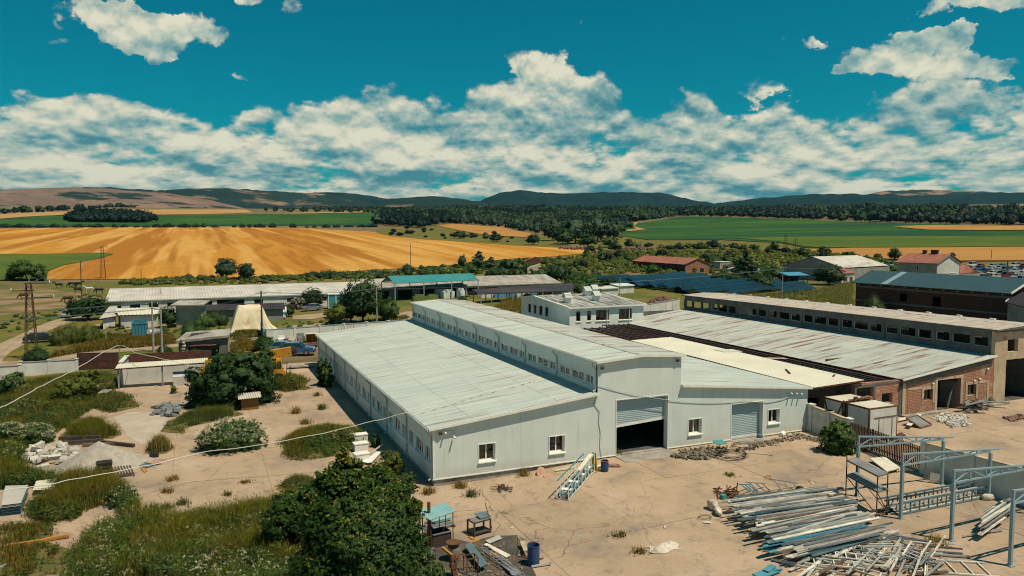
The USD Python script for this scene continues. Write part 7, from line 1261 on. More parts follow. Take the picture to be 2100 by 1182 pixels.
for a, b in ((A+V(0, 0, .2), A+e2+V(0, 0, hz*.6)), (A+e1+V(0, 0, .2), A+e1+e2+V(0, 0, hz*.6)), (A+V(0, 0, hz*.62), A+e1+V(0, 0, .25)), (A+e2*.0+V(0, 0, .18), A+e1+V(0, 0, .18))): put(t, 'brace', MB().beam(a, b, .035), 'rust')
for k, (q, lab) in enumerate((([(1783, 948), (1815, 945), (1846, 968), (1818, 975)], 'large pale board lying beside the scaffold'), ([(1768, 958), (1780, 955), (1805, 968), (1795, 971)], 'smaller pale board left of the large one'), ([(1815, 955), (1838, 958), (1850, 966), (1840, 970)], 'thin pale board peeping out behind the large one'))):
    solo('board', MB().slab(*[gp(x, y, .28-.07*k) for x, y in (q[0], q[3], q[2], q[1])][::1], .07), 'board_white', lab, 'board')
solo('white_bag', MB().rock(gp(1811, 948, .15), (.7, .4, .4), 1, 2), 'board_white', 'white bag against the picket fence foot', 'bag', smooth=True)
for k, (px, py) in enumerate(((1905, 985), (1917, 990))): P = gp(px, py); solo('sign_panel', MB().obox(P+V(.05, 0, .3), (.6, .05, .55), rz=-1.2, rx=-.25), ('wall_grey', 'board_white')[k], ('grey sheet leaning on the yard wall behind the frames', 'white sheet leaning on the yard wall behind the frames')[k], 'sheet')
# clutter round the pile
lattice('pipe_frame', 'rectangular pipe frame standing behind the large pile', gp(1560, 1012, .35), 2.4, .8, .2, .5, 'bar_grey', 3, None); lattice('pipe_frame', 'second pipe frame leaning right of the first behind the pile', gp(1615, 1010, .35), 2.4, .9, -.1, .5, 'bar_grey', 3, None); lattice('pipe_frame', 'teal pipe frame at the left of the frames behind the pile', gp(1535, 1010, .3), 1.3, .6, .25, .4, 'bar_teal', 3, None)
m = MB()
for k in range(26): p = gp(r.uniform(1468, 1512), r.uniform(1006, 1022), r.random()*.25); d = V(r.normal(), r.normal(), r.normal()*.3); d *= .35/np.linalg.norm(d); m.beam(p-d, p+d, .06)
solo('bracket_heap', m, 'rust', 'heap of rusty brackets behind the left end of the large pile', 'brackets')
solo('rubbish_sack', MB().rock(gp(1640, 1010, .2), (.55, .45, .4), 4, 2), 'black_plastic', 'black rubbish sack behind the large pile', 'sack', smooth=True)
solo('foil_bundle', MB().rock(gp(1462, 1045, .25), (.8, .7, .6), 6, 2).rock(gp(1473, 1055, .2), (.8, .5, .4), 8, 2), 'cloth_white', 'pale foil bundle at the left tip of the large pile', 'foil', smooth=True)
a = np.linspace(0, 12, 60); P = gp(1446, 1064, .04); solo('wire_loop', MB().tube(np.stack([P[0]+.4*np.cos(a)*(1+.1*np.sin(a*.7)), P[1]+.3*np.sin(a), P[2]+.01*a], -1), .012, 4), 'plank_dark', 'loop of rusty wire left of the large pile', 'wire')
solo('teal_scrap', MB().obox(gp(1572, 1180, .12), (1.4, .5, .06), rz=.15).obox(gp(1578, 1174, .2), (.8, .3, .05), rz=.4).beam(gp(1555, 1180, .1), gp(1605, 1176, .2), .05), 'bar_teal', 'teal metal scrap at the bottom edge left of the heap', 'scrap'); solo('teal_scrap', MB().obox(gp(1483, 1023, .12), (.3, .3, .25)), 'roof_teal', 'teal box fitting between brackets and pile', 'scrap')
P = gp(1362, 1125); xx, yy = np.meshgrid(np.linspace(-.8, .8, 20), np.linspace(-.45, .45, 14)); zz = .03+.30*meshkit.noise(np.stack([xx*4, yy*5, 0*xx], -1), 5)**1.5*(1-np.maximum(abs(xx)/.8, abs(yy)/.45)**3)
i = (np.arange(13)[:, None]*20+np.arange(19)).ravel(); solo('crumpled_cloth', (np.stack([P[0]+xx+.15*np.sin(yy*7), P[1]+yy+.1*np.sin(xx*5), P[2]+zz], -1).reshape(-1, 3), np.stack([i, i+1, i+21, i+20], -1)), 'cloth_white', 'crumpled pale cloth lying in the open yard left of the pile', 'cloth', smooth=True)
for k, (px, py, mt, s) in enumerate(((1575, 978, 'plank_orange', .5), (1660, 988, 'plank_orange', .2), (1665, 992, 'board_white', .35), (1157, 1094, 'pale_teal', .25), (1187, 1101, 'pale_teal', .22), (1050, 1084, 'board_white', .18), (1363, 1082, 'board_white', .25), (1885, 1060, 'board_white', .2), (1450, 1073, 'board_white', .4), (355, 1072, 'plank_orange', .0))):
    if s: solo('litter', MB().obox(gp(px, py, .03), (s, s*.4, .04), rz=k*.7).obox(gp(px, py, .06)+V(s*.15, .03, 0), (s*.4, s*.3, .03), rz=k), mt, ('orange board scrap in the yard behind the pile', 'tiny orange scrap right of the first', 'pale scrap by the tiny orange one', 'teal wrapper in the middle of the yard', 'second teal wrapper right of the first', 'white scrap right of the bench', 'white scrap in the middle right of the yard', 'white brick by the girder bundle', 'pale rag left of the pile', '')[k], 'litter')
# mobile stairs
A, B_ = at(1143, 1024), at(1165.5, 1028); C_ = at(1218.5, 969.5); u = C_-B_; L_ = np.linalg.norm(u); u /= L_; n = A-B_; n -= u*(n@u); W_ = np.linalg.norm(n); n /= W_
t = thing('stair_frame', 'white and blue steel stair frame lying in front of the hall wall', 'stairs', B_); Z = lambda s, v, z: B_+u*L_*s+n*W_*v+V(0, 0, z)
for v in (0, 1):
    put(t, 'bottom_chord', MB().beam(Z(0, v, .06), Z(1, v, .06), .07), 'bar_pale'); put(t, 'handrail', MB().beam(Z(0, v, 1.15 if v else .85), Z(1, v, 1.2 if v else 1.25), .06), 'roof_teal' if v else 'pale_teal')
    for k in range(9): s = k/8; put(t, 'baluster', MB().beam(Z(s, v, .06), Z(s, v, (1.15 if v else .85+.4*s)), .04), 'frame_white')
    put(t, 'stringer', MB().beam(Z(0, v, .35), Z(1, v, .55), .05, .12), 'bar_teal' if v == 0 else 'bar_pale')
for k in range(8): s = (k+.4)/8; put(t, 'tread', MB().hexa([Z(s-.035, .03, .32+.12*s), Z(s+.035, .03, .32+.12*s), Z(s+.035, .97, .32+.12*s), Z(s-.035, .97, .32+.12*s), Z(s-.035, .03, .36+.12*s), Z(s+.035, .03, .36+.12*s), Z(s+.035, .97, .36+.12*s), Z(s-.035, .97, .36+.12*s)]), 'frame_white' if k % 2 else 'bar_blue')
for k in range(3): put(t, 'cross_rail', MB().beam(Z(k/2, 0, .09), Z(k/2, 1, .09), .05), 'bar_pale')
put(t, 'cover_board', MB().slab(Z(.52, .2, .95), Z(1.0, .1, 1.25), Z(1.0, .5, 1.25), Z(.52, .55, .95), .03), 'board_white')
for k, (s, v) in enumerate(((.05, .5), (.1, .25), (.14, .7), (.22, .4), (.45, .4), (.6, .5))): p = Z(s, v, .02); solo('bucket', MB().lathe([(0, 0), (.12, 0), (.15, .28), (.16, .28), (.16, .31), (.13, .31), (.115, .02), (0, .02)], p, 14), ('frame_white', 'bar_pale')[k % 2], ('white bucket nearest the open end of the stair frame', 'second bucket inside the stair frame', 'third bucket inside the stair frame', 'fourth bucket inside the stair frame', 'bucket at the middle of the stair frame', 'bucket deepest inside the stair frame')[k], 'bucket', smooth=40)
p = Z(1.0, 0, 0); m = MB()
for k in range(6): o_ = u*(.05+.02*k)+n*(-.08+.05*k); m.tube([p+o_+V(0, 0, 1.28), p+o_*1.4+V(0, 0, .8), p+o_*1.7+V(0, 0, .35), p+o_*2+V(0, 0, .05+.02*k)], [.035, .05, .055, .04], 6)
solo('yellow_cloth', m, 'yellow_cloth', 'yellow cloth hanging over the far end of the stair frame', 'cloth', smooth=True)
def barrel(px, py, rad, h, mt, label, lid=None, open_top=True):
    P = gp(px, py); t = thing('barrel', label, 'barrel', P); pr = [(0, .0), (rad*.92, 0), (rad*.97, .03), (rad, h*.30), (rad*1.03, h*.33), (rad, h*.36), (rad, h*.64), (rad*1.03, h*.67), (rad, h*.70), (rad*.97, h*.97), (rad*.99, h)]
    put(t, 'body', MB().lathe(pr+([(rad*.9, h), (rad*.88, h*.15), (0, h*.15)] if open_top else [(rad*.9, h-.01), (0, h-.01)]), P, 22), mt, smooth=35)
    if lid: put(t, 'rim', MB().lathe([(rad*.93, h+.001), (rad*1.04, h+.001), (rad*1.04, h+.03), (rad*.93, h+.03), (rad*.93, h+.001)], P, 22), lid)
barrel(1240, 966, .26, .68, 'barrel_blue', 'dark drum with pink top beside the yellow cloth', 'red_rag'); barrel(1094, 1159, .30, .98, 'barrel_blue', 'blue open plastic barrel at the bottom of the yard', 'barrel_blue')
solo('red_rag', MB().rock(gp(1258, 958, .08), (.9, .4, .22), 2, 2), 'red_rag', 'pinkish rag against the plinth right of the drum', 'rag'); solo('board', MB().slab(gp(1218, 964, .1), gp(1238, 960, .25), gp(1238, 956, .25), gp(1220, 960, .1), .03), 'board_white', 'white board between yellow cloth and drum', 'board'); solo('board', MB().beam(gp(1138, 968, .1), gp(1180, 961, .12), .12, .03), 'board_white', 'long white board lying by the plinth behind the stair frame', 'board')
solo('red_rag', MB().rock(gp(1110, 970, .02), (1.3, .7, .12), 3, 2).rock(gp(1125, 976, .02), (.8, .5, .1), 5, 2), 'red_rag', 'pink brick dust and rags by the plinth left of the stair frame', 'rag')
m = MB()
for k in range(40): p = gp(1032+r.normal()*9, 1004+r.normal()*3, .03+.15*r.random()); d = V(r.normal(), r.normal(), r.normal()*.2); d *= .22/np.linalg.norm(d); m.beam(p-d, p+d, .05, .02)
solo('dark_scrap', m, 'plank_dark', 'small heap of charred scrap in front of the hall wall', 'scrap')
# hose coils, dish on stand, rubble along the wall
def coil(px, py, R_, label, turns=7, rr=.016):
    P = gp(px, py, .03); a = np.linspace(0, turns*2*math.pi, turns*22); q = r.normal(size=turns+2).repeat(22)[:len(a)]*.12; m = MB().tube(np.stack([P[0]+R_*np.cos(a)*(1+.12*np.sin(a*.31)+q*.5), P[1]+R_*.8*np.sin(a)*(1+.1*np.cos(a*.37)), P[2]+.02+.012*a/2+.03*np.sin(a*2.3)**2], -1), rr, 5)
    e = P+V(R_*.9, 0, 0); m.tube([e, e+V(.6, .25, .0), e+V(1.3, -.3, 0), e+V(1.9, -.9, 0)], rr, 5); solo('hose_coil', m, 'black_plastic', label, 'hose')
coil(1500, 938, 1.1, 'larger black hose coil on the ground by the dish stand'); coil(1526, 918, .9, 'thinner hose coil in front of the small roller door', 5, .012)
P = gp(1476, 925); t = thing('dish_stand', 'turquoise dish on a thin stand beside the rubble', 'dish', P); put(t, 'mast', MB().tube([P, P+V(0, 0, .62)], .03, 6), 'rust'); put(t, 'foot', MB().beam(P+V(-.25, 0, .02), P+V(.25, 0, .02), .05).beam(P+V(0, -.25, .021), P+V(0, .25, .021), .05), 'rust'); put(t, 'dish', MB().slab(P+V(-.45, -.3, .60), P+V(.45, -.3, .60), P+V(.4, .3, .72), P+V(-.45, .3, .72), .04), 'roof_teal')
def rubble(name, label, pts, n, sz, mt, h=.15, cat='rubble'):
    g = wpoly(pts); q = sample(g, n, np.random.default_rng(n+int(pts[0][0]))); m = MB(); rr = np.random.default_rng(n)
    for k, (x, y) in enumerate(q): s = sz*(.4+.9*rr.random()); m.obox((x, y, float(gz(x, y))+s*.15+h*rr.random()**2), (s, s*.7, s*.4), rz=rr.random()*6.28, rx=rr.normal()*.3, ry=rr.normal()*.3)
    solo(name, m, mt, label, cat, kind='stuff')
pm('debris', (.46, .38, .28), (.20, .17, .14), 4, lo=.4, hi=.6, island=.45, rough=.9)
rubble('rubble', 'pale rubble scattered along the wall between the two roller doors', [(1378, 938), (1400, 922), (1490, 915), (1495, 938), (1440, 948)], 420, .22, 'debris'); rubble('rubble', 'rubble and grit at the foot of the small roller door', [(1500, 925), (1560, 905), (1640, 892), (1640, 900), (1570, 918), (1520, 930)], 260, .16, 'debris', .06); rubble('rubble', 'grit and stones along the yard wall foot', [(1640, 890), (1700, 905), (1690, 915), (1645, 900)], 120, .16, 'debris', .05)
rubble('rubble', 'white plaster rubble in front of the old hall door', [(1915, 862), (1935, 850), (1985, 855), (1982, 872), (1950, 876)], 420, .26, 'block_white', .12); rubble('rubble', 'broken bricks scattered near the right edge of the courtyard', [(2055, 858), (2090, 850), (2110, 860), (2075, 866)], 100, .25, 'brick_rubble', .05)
P = gp(1602, 896, .14); solo('bucket', MB().add(MB().lathe([(0, 0), (.17, 0), (.21, .4), (.19, .4), (.15, .03), (0, .03)], (0, 0, 0), 16).arr()[0]@rot(.4, 0, 1.45).T+P, MB().lathe([(0, 0), (.17, 0), (.21, .4), (.19, .4), (.15, .03), (0, .03)], (0, 0, 0), 16).arr()[1]), 'frame_white', 'white bucket tipped over at the wall below the small window', 'bucket', smooth=40)
solo('dark_ball', MB().rock(gp(1558, 899, .15), (.45, .45, .3), 2, 2), 'bar_blue', 'small blue-grey lump at the small door jamb', 'lump', smooth=True)
# stove with roof
P = gp(887, 1126); u = V(1, .12, 0); n = V(-.12, 1, 0); t = thing('outdoor_stove', 'sooty outdoor stove under a pale blue tin roof with rusty chimney', 'stove', P); Q = lambda x, y, z: P+u*x+n*y+V(0, 0, z)
for a, b, c, d, nm in ((0, 1.05, 0, .04, 'front_plate'), (0, 1.05, .7, .74, 'back_plate'), (-.0, .04, .041, .699, 'side_plate'), (1.01, 1.05, .041, .699, 'side_plate')): put(t, nm, MB().hexa([Q(a, c, 0), Q(b, c, 0), Q(b, d, 0), Q(a, d, 0), Q(a, c, .72), Q(b, c, .72), Q(b, d, .72), Q(a, d, .72)]), 'dark_steel')
put(t, 'grill_edge', MB().beam(Q(.02, -.02, .72), Q(1.03, -.02, .72), .06, .05), 'grey_metal'); put(t, 'ash_bed', MB().hexa([Q(.041, .041, .3), Q(1.009, .041, .3), Q(1.009, .699, .3), Q(.041, .699, .3), Q(.041, .041, .42), Q(1.009, .041, .42), Q(1.009, .699, .42), Q(.041, .699, .42)]), 'ash')
put(t, 'chimney', MB().tube([Q(-.05, .3, 0), Q(-.05, .3, 2.35)], .085, 10), 'rust')
for x, y in ((-.12, -.1), (1.1, -.1), (-.2, .8), (1.1, .8), (.75, .82)): put(t, 'post', MB().beam(Q(x, y, 0), Q(x, y, 1.75), .04), 'rust')
q = [Q(-.30, -.45, 1.72), Q(1.25, -.2, 1.80), Q(1.15, .95, 1.88), Q(-.55, .75, 1.80)]; put(t, 'roof', MB().corr(*q, .2, .015).slab(*[x-V(0, 0, .012) for x in q], .02), 'pale_teal')
P = gp(920, 1075); t = thing('pallet', 'weathered pallet lying behind the stove', 'pallet', P)
for k in range(6): put(t, 'slat', MB().obox(P+V(-.45+.0, -.5+.2*k, .14), (1.2, .12, .025), rz=.1), 'bar_grey')
for k in range(3): put(t, 'bearer', MB().obox(P+V(-1.0+.55*k, 0, .06), (.1, 1.15, .1), rz=.1), 'plank_dark')
solo('steel_trough', MB().hexa([P+V(*v) for v in ((-.8, -.1, .2), (.1, .05, .2), (.1, .25, .2), (-.8, .1, .2), (-.9, -.15, .34), (.2, .05, .34), (.2, .3, .34), (-.9, .15, .34))]), 'pale_teal', 'pale metal trough lying on the pallet', 'trough')
# bench with plate
P = gp(973, 1102); t = thing('work_bench', 'battered dark metal bench with a slanted plate on top', 'bench', P); u = V(.95, .22, 0); n = V(-.2, .85, 0); Q = lambda x, y, z: P+u*x+n*y+V(0, 0, z)
for x in (0, 1.05):
    for y in (0, .75): put(t, 'leg', MB().beam(Q(x, y, 0), Q(x, y, .78), .08), 'dark_steel')
for a, b in (((0, 0), (1.05, 0)), ((0, .75), (1.05, .75)), ((0, 0), (0, .75)), ((1.05, 0), (1.05, .75))):
    for z in (.14, .74): put(t, 'rail', MB().beam(Q(*a, z), Q(*b, z), .06), 'dark_steel')
for k in range(6): put(t, 'slat', MB().beam(Q(.05, .08+.12*k, .79), Q(1.0, .08+.12*k, .79), .07, .03), 'bar_grey')
put(t, 'plate', MB().slab(Q(.45, .1, .88), Q(1.15, .1, .86), Q(1.2, .75, .93), Q(.5, .85, .97), .04), 'bar_blue'); put(t, 'shelf', MB().slab(Q(.05, .05, .17), Q(1.0, .05, .17), Q(1.0, .7, .17), Q(.05, .7, .17), .03), 'ash')
solo('iron_rod', MB().beam(Q(1.15, .0, .2), Q(.95, .4, 1.55), .03), 'rust', 'rusty rod leaning against the bench', 'rod')
# ash patch and scrap at bottom centre
drape('ash_ground', [(880, 1120), (930, 1105), (960, 1112), (1010, 1100), (1060, 1098), (1078, 1108), (1070, 1125), (1085, 1150), (1100, 1182), (1090, 1215), (900, 1230), (880, 1190)], 'ash', .012, 3)
def slabpx(name, pts, z, th, mt, label, cat): solo(name, MB().slab(*[gp(x, y, z) for x, y in pts], th), mt, label, cat)
slabpx('board', [(992, 1122), (998, 1119), (1047, 1144), (1038, 1149)][::-1], .14, .04, 'board_white', 'long white board in the scrap left of the blue barrel', 'board'); slabpx('board', [(995, 1113), (1022, 1102), (1030, 1108), (1004, 1119)][::-1], .12, .03, 'bar_pale', 'pale board behind the long white one', 'board'); slabpx('board', [(1066, 1122), (1076, 1120), (1082, 1140), (1074, 1142)][::-1], .3, .03, 'sand_plaster', 'beige board leaning behind the blue barrel', 'board')
slabpx('board', [(1001, 1138), (1007, 1134), (1026, 1144), (1018, 1149)][::-1], .1, .03, 'plank_orange', 'orange board below the long white one', 'board'); slabpx('board', [(964, 1112), (982, 1107), (984, 1110), (966, 1116)][::-1], .06, .03, 'plank_orange', 'orange slat in front of the bench', 'board'); slabpx('board', [(960, 1103), (968, 1102), (974, 1107), (968, 1108)][::-1], .05, .03, 'plank_orange', 'short orange slat at the bench leg', 'board'); slabpx('board', [(1030, 1158), (1045, 1154), (1048, 1157), (1034, 1161)][::-1], .05, .03, 'plank_orange', 'small orange slat below the boards', 'board')
slabpx('dark_sheet', [(953, 1133), (965, 1124), (1000, 1170), (985, 1178)][::-1], .35, .04, 'bar_blue', 'long dark sheet sloping through the scrap', 'sheet')
A, B_ = gp(985, 1140, .4), gp(1062, 1192, .15); u = (B_-A)/np.linalg.norm(B_-A); n = V(-u[1], u[0], 0)*.42; t = thing('lattice_truss', 'grey lattice truss lying in the scrap beside the blue barrel', 'truss', A)
for v in (0, .5, 1): put(t, 'chord', MB().beam(A+n*v, B_+n*v, .04), 'grey_metal')
for k in range(12): s = k/12; p = A+(B_-A)*s; put(t, 'web', MB().beam(p, p+n+(B_-A)/12, .03), 'grey_metal')
slabpx('grey_sheet', [(1020, 1150), (1030, 1148), (1070, 1185), (1050, 1188)][::-1], .2, .03, 'grey_metal', 'pointed grey sheet beside the lattice truss', 'sheet')
P = gp(958, 1180); t = thing('table_frame', 'rusty open table frame at the bottom edge', 'frame', P)
for x, y in ((0, 0), (.55, .0), (.0, .5), (.55, .5)): put(t, 'leg', MB().beam(P+V(x, y, 0), P+V(x, y, .75), .04), 'rust')
for a, b in (((0, 0), (.55, 0)), ((0, .5), (.55, .5)), ((0, 0), (0, .5)), ((.55, 0), (.55, .5))): put(t, 'rail', MB().beam(P+V(*a, .75), P+V(*b, .75), .045), 'rust')
P = gp(930, 1150); t = thing('rusty_drum', 'stack of rusty drums with round lid on a rusty stand', 'drum', P)
for k in range(3): put(t, 'drum_ring', MB().lathe([(0, .3+.2*k), (.30-.02*k, .3+.2*k), (.31-.02*k, .40+.2*k), (.30-.02*k, .495+.2*k), (0, .495+.2*k)], P, 18), ('brick_rubble', 'grey_metal', 'rust')[k], smooth=40)
put(t, 'lid', MB().lathe([(0, .90), (.36, .90), (.37, .94), (.0, .96)], P, 18), 'rust')
for a in (0, 2, 4): put(t, 'leg', MB().beam(P+V(.25*math.cos(a), .25*math.sin(a), 0), P+V(.25*math.cos(a), .25*math.sin(a), .32), .05), 'rust')
P = gp(932, 1185); t = thing('old_machine', 'rusty cast machine column at the bottom edge', 'machine', P); put(t, 'column', MB().beam(P, P+V(-.05, .2, 1.05), .18).obox(P+V(-.02, .1, .55), (.26, .3, .25)).beam(P+V(.08, .1, .3), P+V(.1, .2, 1.0), .08), 'rust'); put(t, 'arm', MB().beam(P+V(-.05, .2, 1.0), P+V(-.35, .75, 1.2), .1), 'plank_orange'); put(t, 'wheel', MB().lathe([(.1, -.03), (.16, -.03), (.16, .03), (.1, .03), (.1, -.03)], P+V(.15, .1, .8), 14), 'rust')
A = gp(1062, 1138); t = thing('bicycle_frame', 'bent grey tube trolley frame leaning beside the blue barrel', 'trolley', A); put(t, 'handle', MB().tube([A+V(-.05, 0, 0), A+V(0, 0, .95), A+V(.35, -.6, .45), A+V(.6, -.95, .2)], .02, 6), 'grey_metal'); put(t, 'axle', MB().beam(A+V(.35, -1.05, .06), A+V(.95, -.95, .06), .05), 'rust'); put(t, 'side_bar', MB().beam(A+V(-.1, -.2, .05), A+V(.5, -1.0, .05), .03), 'rust'); put(t, 'side_bar', MB().beam(A+V(.1, -.1, .05), A+V(.75, -.97, .05), .03), 'rust')
bar(gp(1090, 1166, .05), gp(1132, 1160, .1), 'bar_pale', 1, 'thin pale bar lying right of the blue barrel', None)
rubble('rubble', 'small burnt scrap littered over the ash ground', [(880, 1130), (960, 1110), (1070, 1105), (1080, 1150), (1090, 1200), (900, 1200)], 260, .12, 'debris', .03); rubble('rubble', 'pale twigs and scrap by the stove and tree', [(850, 1085), (880, 1070), (890, 1130), (880, 1180), (850, 1150)], 200, .16, 'slate', .15)
# boxes and foil by the hall
for k, (px, py) in enumerate(((741, 908), (741, 927), (743, 949))):
    P = gp(px, py); t = thing('sink_box', ('farthest of the three white boxes', 'middle of the three white boxes', 'nearest of the three white boxes')[k]+' by the hall shadow', 'box', P, 'three white boxes'); put(t, 'body', MB().obox(P+V(0, .3, .3), (1.0, .7, .55), rz=.06*k), 'frame_white'); put(t, 'lid', MB().obox(P+V(0, .3, .60), (1.06, .76, .06), rz=.06*k), 'white_trim')
slabpx('plastic_sheet', [(742, 952), (760, 956), (786, 928), (772, 932)][::-1], .15, .03, 'frame_white', 'twisted white plastic sheet in front of the boxes', 'sheet'); bar(gp(762, 935, .2), gp(785, 926, .5), 'bar_white', 1, 'white bar sticking up behind the plastic sheet', None)
# gravel, blocks, timbers, crates
P = gp(203, 962); n_a, n_r = 60, 16; a = np.linspace(0, 2*math.pi, n_a, endpoint=False); rr = np.linspace(0, 1, n_r); RR, AA = np.meshgrid(rr, a, indexing='ij'); R0_ = 3.0*(1+.14*np.sin(AA*2+1)+.06*np.sin(AA*5)); x = P[0]+RR*R0_*np.cos(AA); y = P[1]+.4+RR*R0_*.8*np.sin(AA); z = gz(x, y)+1.8*np.maximum(0, 1-RR**1.05)**1.15*1.0+.06*meshkit.noise(np.stack([x*2, y*2, 0*x], -1), 3)*(1-RR)-.02
i = (np.arange(n_r-1)[:, None]*n_a+np.arange(n_a)).ravel(); j = (np.arange(n_r-1)[:, None]*n_a+(np.arange(n_a)+1) % n_a).ravel(); solo('gravel_heap', (np.stack([x, y, z], -1).reshape(-1, 3), np.stack([i, i+n_a, j+n_a, j], -1)), 'gravel', 'smooth cone of pale gravel in the left yard', 'gravel', smooth=True)
bc = cls('aerated_block_shape'); bm = trimesh.creation.box((.6, .3, .25)); bm = bm.subdivide().subdivide(); bv = bm.vertices*(1+.10*(meshkit.noise(bm.vertices*6, 3)-.5)[:, None]); put(bc, 'block', (bv, bm.faces), 'block_white')
for k in range(64):
    s = r.random()**.7*r.choice([-1, 1]); px = 108+52*s+r.normal()*3; py = 945-4*abs(s)+r.uniform(-14, 10); P = gp(px, py, .1+.75*max(0, 1-abs(s)*1.1)*r.random()+(.25 if py < 935 else 0)); pth = uname('/World', 'aerated_block'); xf = UsdGeom.Xform.Define(stage, pth); xf.AddTranslateOp().Set(Gf.Vec3d(*map(float, P))); xf.AddRotateXYZOp().Set(Gf.Vec3f(float(r.normal()*18), float(r.normal()*18), float(r.uniform(0, 180)))); xf.AddScaleOp().Set(Gf.Vec3f(*[float(r.uniform(.8, 1.35)) for _ in range(3)])); xf.GetPrim().GetReferences().AddInternalReference(bc.path); xf.GetPrim().SetInstanceable(True); meta(xf.GetPrim(), 'white aerated concrete block in the tumbled pile beside the gravel', 'block', 'white blocks in the tumbled pile')
solo('aerated_block', MB().obox(gp(88, 962, .14), (.75, .3, .28), rz=.4, rx=.2), 'block_white', 'single white block lying apart left of the gravel', 'block')
for k, (a, b, z, mt) in enumerate((((122, 908), (205, 905), .35, 'plank_dark'), ((130, 914), (212, 908), .2, 'plank_dark'), ((205, 910), (275, 918), .15, 'plank_dark'), ((170, 917), (235, 914), .12, 'bar_brown'))): solo('timber_beam', MB().beam(gp(*a, z), gp(*b, z), .22, .24), mt, ('upper dark beam behind the block pile', 'lower dark beam behind the block pile', 'mossy beam end right of the gravel top', 'brown beam behind the gravel crest')[k], 'beam')
P = gp(213, 976)
for k in range(7): t = thing('plastic_crate', f'{("bottom", "second", "third", "fourth", "fifth", "sixth", "top")[k]} dark crate of the stack before the gravel', 'crate', P, 'stack of dark crates'); o = P+V(.02*(k % 3), .015*(k % 2), .13*k); put(t, 'tray', MB().obox(o+V(0, .3, .02), (.86, .6, .03)), 'black_plastic'); put(t, 'rim', MB().obox(o+V(0, 0, .075), (.9, .03, .07)).obox(o+V(0, .6, .075), (.9, .03, .07)).obox(o+V(-.44, .3, .075), (.03, .56, .07)).obox(o+V(.44, .3, .075), (.03, .56, .07)), 'black_plastic' if k % 2 else 'plank_dark')
P = gp(252, 978); t = thing('pallet', 'dark slatted pallet leaning right of the crates', 'pallet', P)
for k in range(7): put(t, 'slat', MB().obox(P+V(-.5+.17*k, .25, .3), (.1, 1.0, .03), rz=.4, rx=.5), 'plank_dark')
put(t, 'bearer', MB().obox(P+V(0, -.1, .12), (1.3, .08, .1), rz=.4), 'plank_dark')
slabpx('board', [(230, 960), (240, 955), (245, 963), (232, 968)][::-1], .3, .03, 'board_white', 'white board right of the crates', 'board'); slabpx('board', [(228, 970), (240, 962), (244, 968), (232, 974)][::-1], .25, .04, 'plank_orange', 'orange board right of the crates', 'board'); slabpx('board', [(282, 957), (300, 950), (318, 955), (300, 961)][::-1], .08, .03, 'bar_blue', 'dark square board right of the gravel', 'board'); slabpx('board', [(296, 952), (318, 948), (335, 952), (315, 956)][::-1], .14, .03, 'red_rag', 'reddish board on top of the dark square one', 'board'); slabpx('board', [(288, 962), (296, 960), (303, 967), (296, 970)][::-1], .05, .03, 'plank_orange', 'orange slat below the dark square board', 'board')
solo('dark_box', MB().obox(gp(316, 938, .15), (.6, .4, .28), rz=.1), 'black_plastic', 'dark flat box by the tuft right of the gravel', 'box'); solo('foil_heap', MB().rock(gp(175, 972, .2), (1.3, .6, .5), 4, 2).rock(gp(188, 975, .15), (.8, .5, .3), 6, 2), 'pale_teal', 'pale teal foil heap left of the crates', 'foil', smooth=True); solo('rubbish_sack', MB().rock(gp(150, 980, .15), (.9, .5, .35), 3, 2).rock(gp(160, 983, .1), (.8, .4, .3), 5, 2), 'black_plastic', 'black plastic bags left of the teal foil', 'sack', smooth=True)
solo('plank', MB().beam(gp(138, 994, .08), gp(181, 986, .1), .22, .1), 'plank_orange', 'short orange plank under the white cable', 'plank'); solo('plank', MB().beam(gp(14, 1124, .12), gp(92, 1113, .12), .16, .14).beam(gp(90, 1112, .12), gp(142, 1104, .15), .16, .14), 'plank_orange', 'long orange beam in two lengths at the bottom left', 'plank')
for k in range(9): q = [gp(2, 1060, .08*k), gp(42, 1055, .08*k), gp(57, 1018, .08*k), gp(10, 1020, .08*k)]; o_ = V(.03*(k % 3), .02*(k % 2), .02); solo('corrugated_sheet', MB().corr(q[0]+o_, q[3]+o_, q[2]+o_, q[1]+o_, .18, .05), 'roof_asb' if k > 5 else 'bar_blue', f'{("bottom", "second", "third", "fourth", "fifth", "sixth", "seventh", "eighth", "top")[k]} corrugated sheet in the stack at the left edge', 'sheet', 'stack of corrugated sheets')
q = [gp(68, 1017, .35), gp(112, 1013, .3), gp(118, 998, .5), gp(75, 1007, .6)]; solo('corrugated_sheet', MB().corr(q[0], q[3], q[2], q[1], .2, .05), 'roof_cream', 'single cream corrugated sheet above the stack', 'sheet')
solo('concrete_lump', MB().rock(gp(525, 1075, .35), (1.0, .6, .6), 3, 2), 'wall_grey', 'grey stump-like lump among the corner weeds', 'rock'); solo('concrete_lump', MB().rock(gp(515, 1108, .3), (1.2, .7, .6), 5, 2), 'wall_tan', 'pale stone among the corner weeds', 'rock'); solo('timber_beam', MB().beam(gp(-5, 1172, .1), gp(12, 1162, .1), .1), 'bar_pale', 'pale pipe end at the bottom left edge', 'pipe')
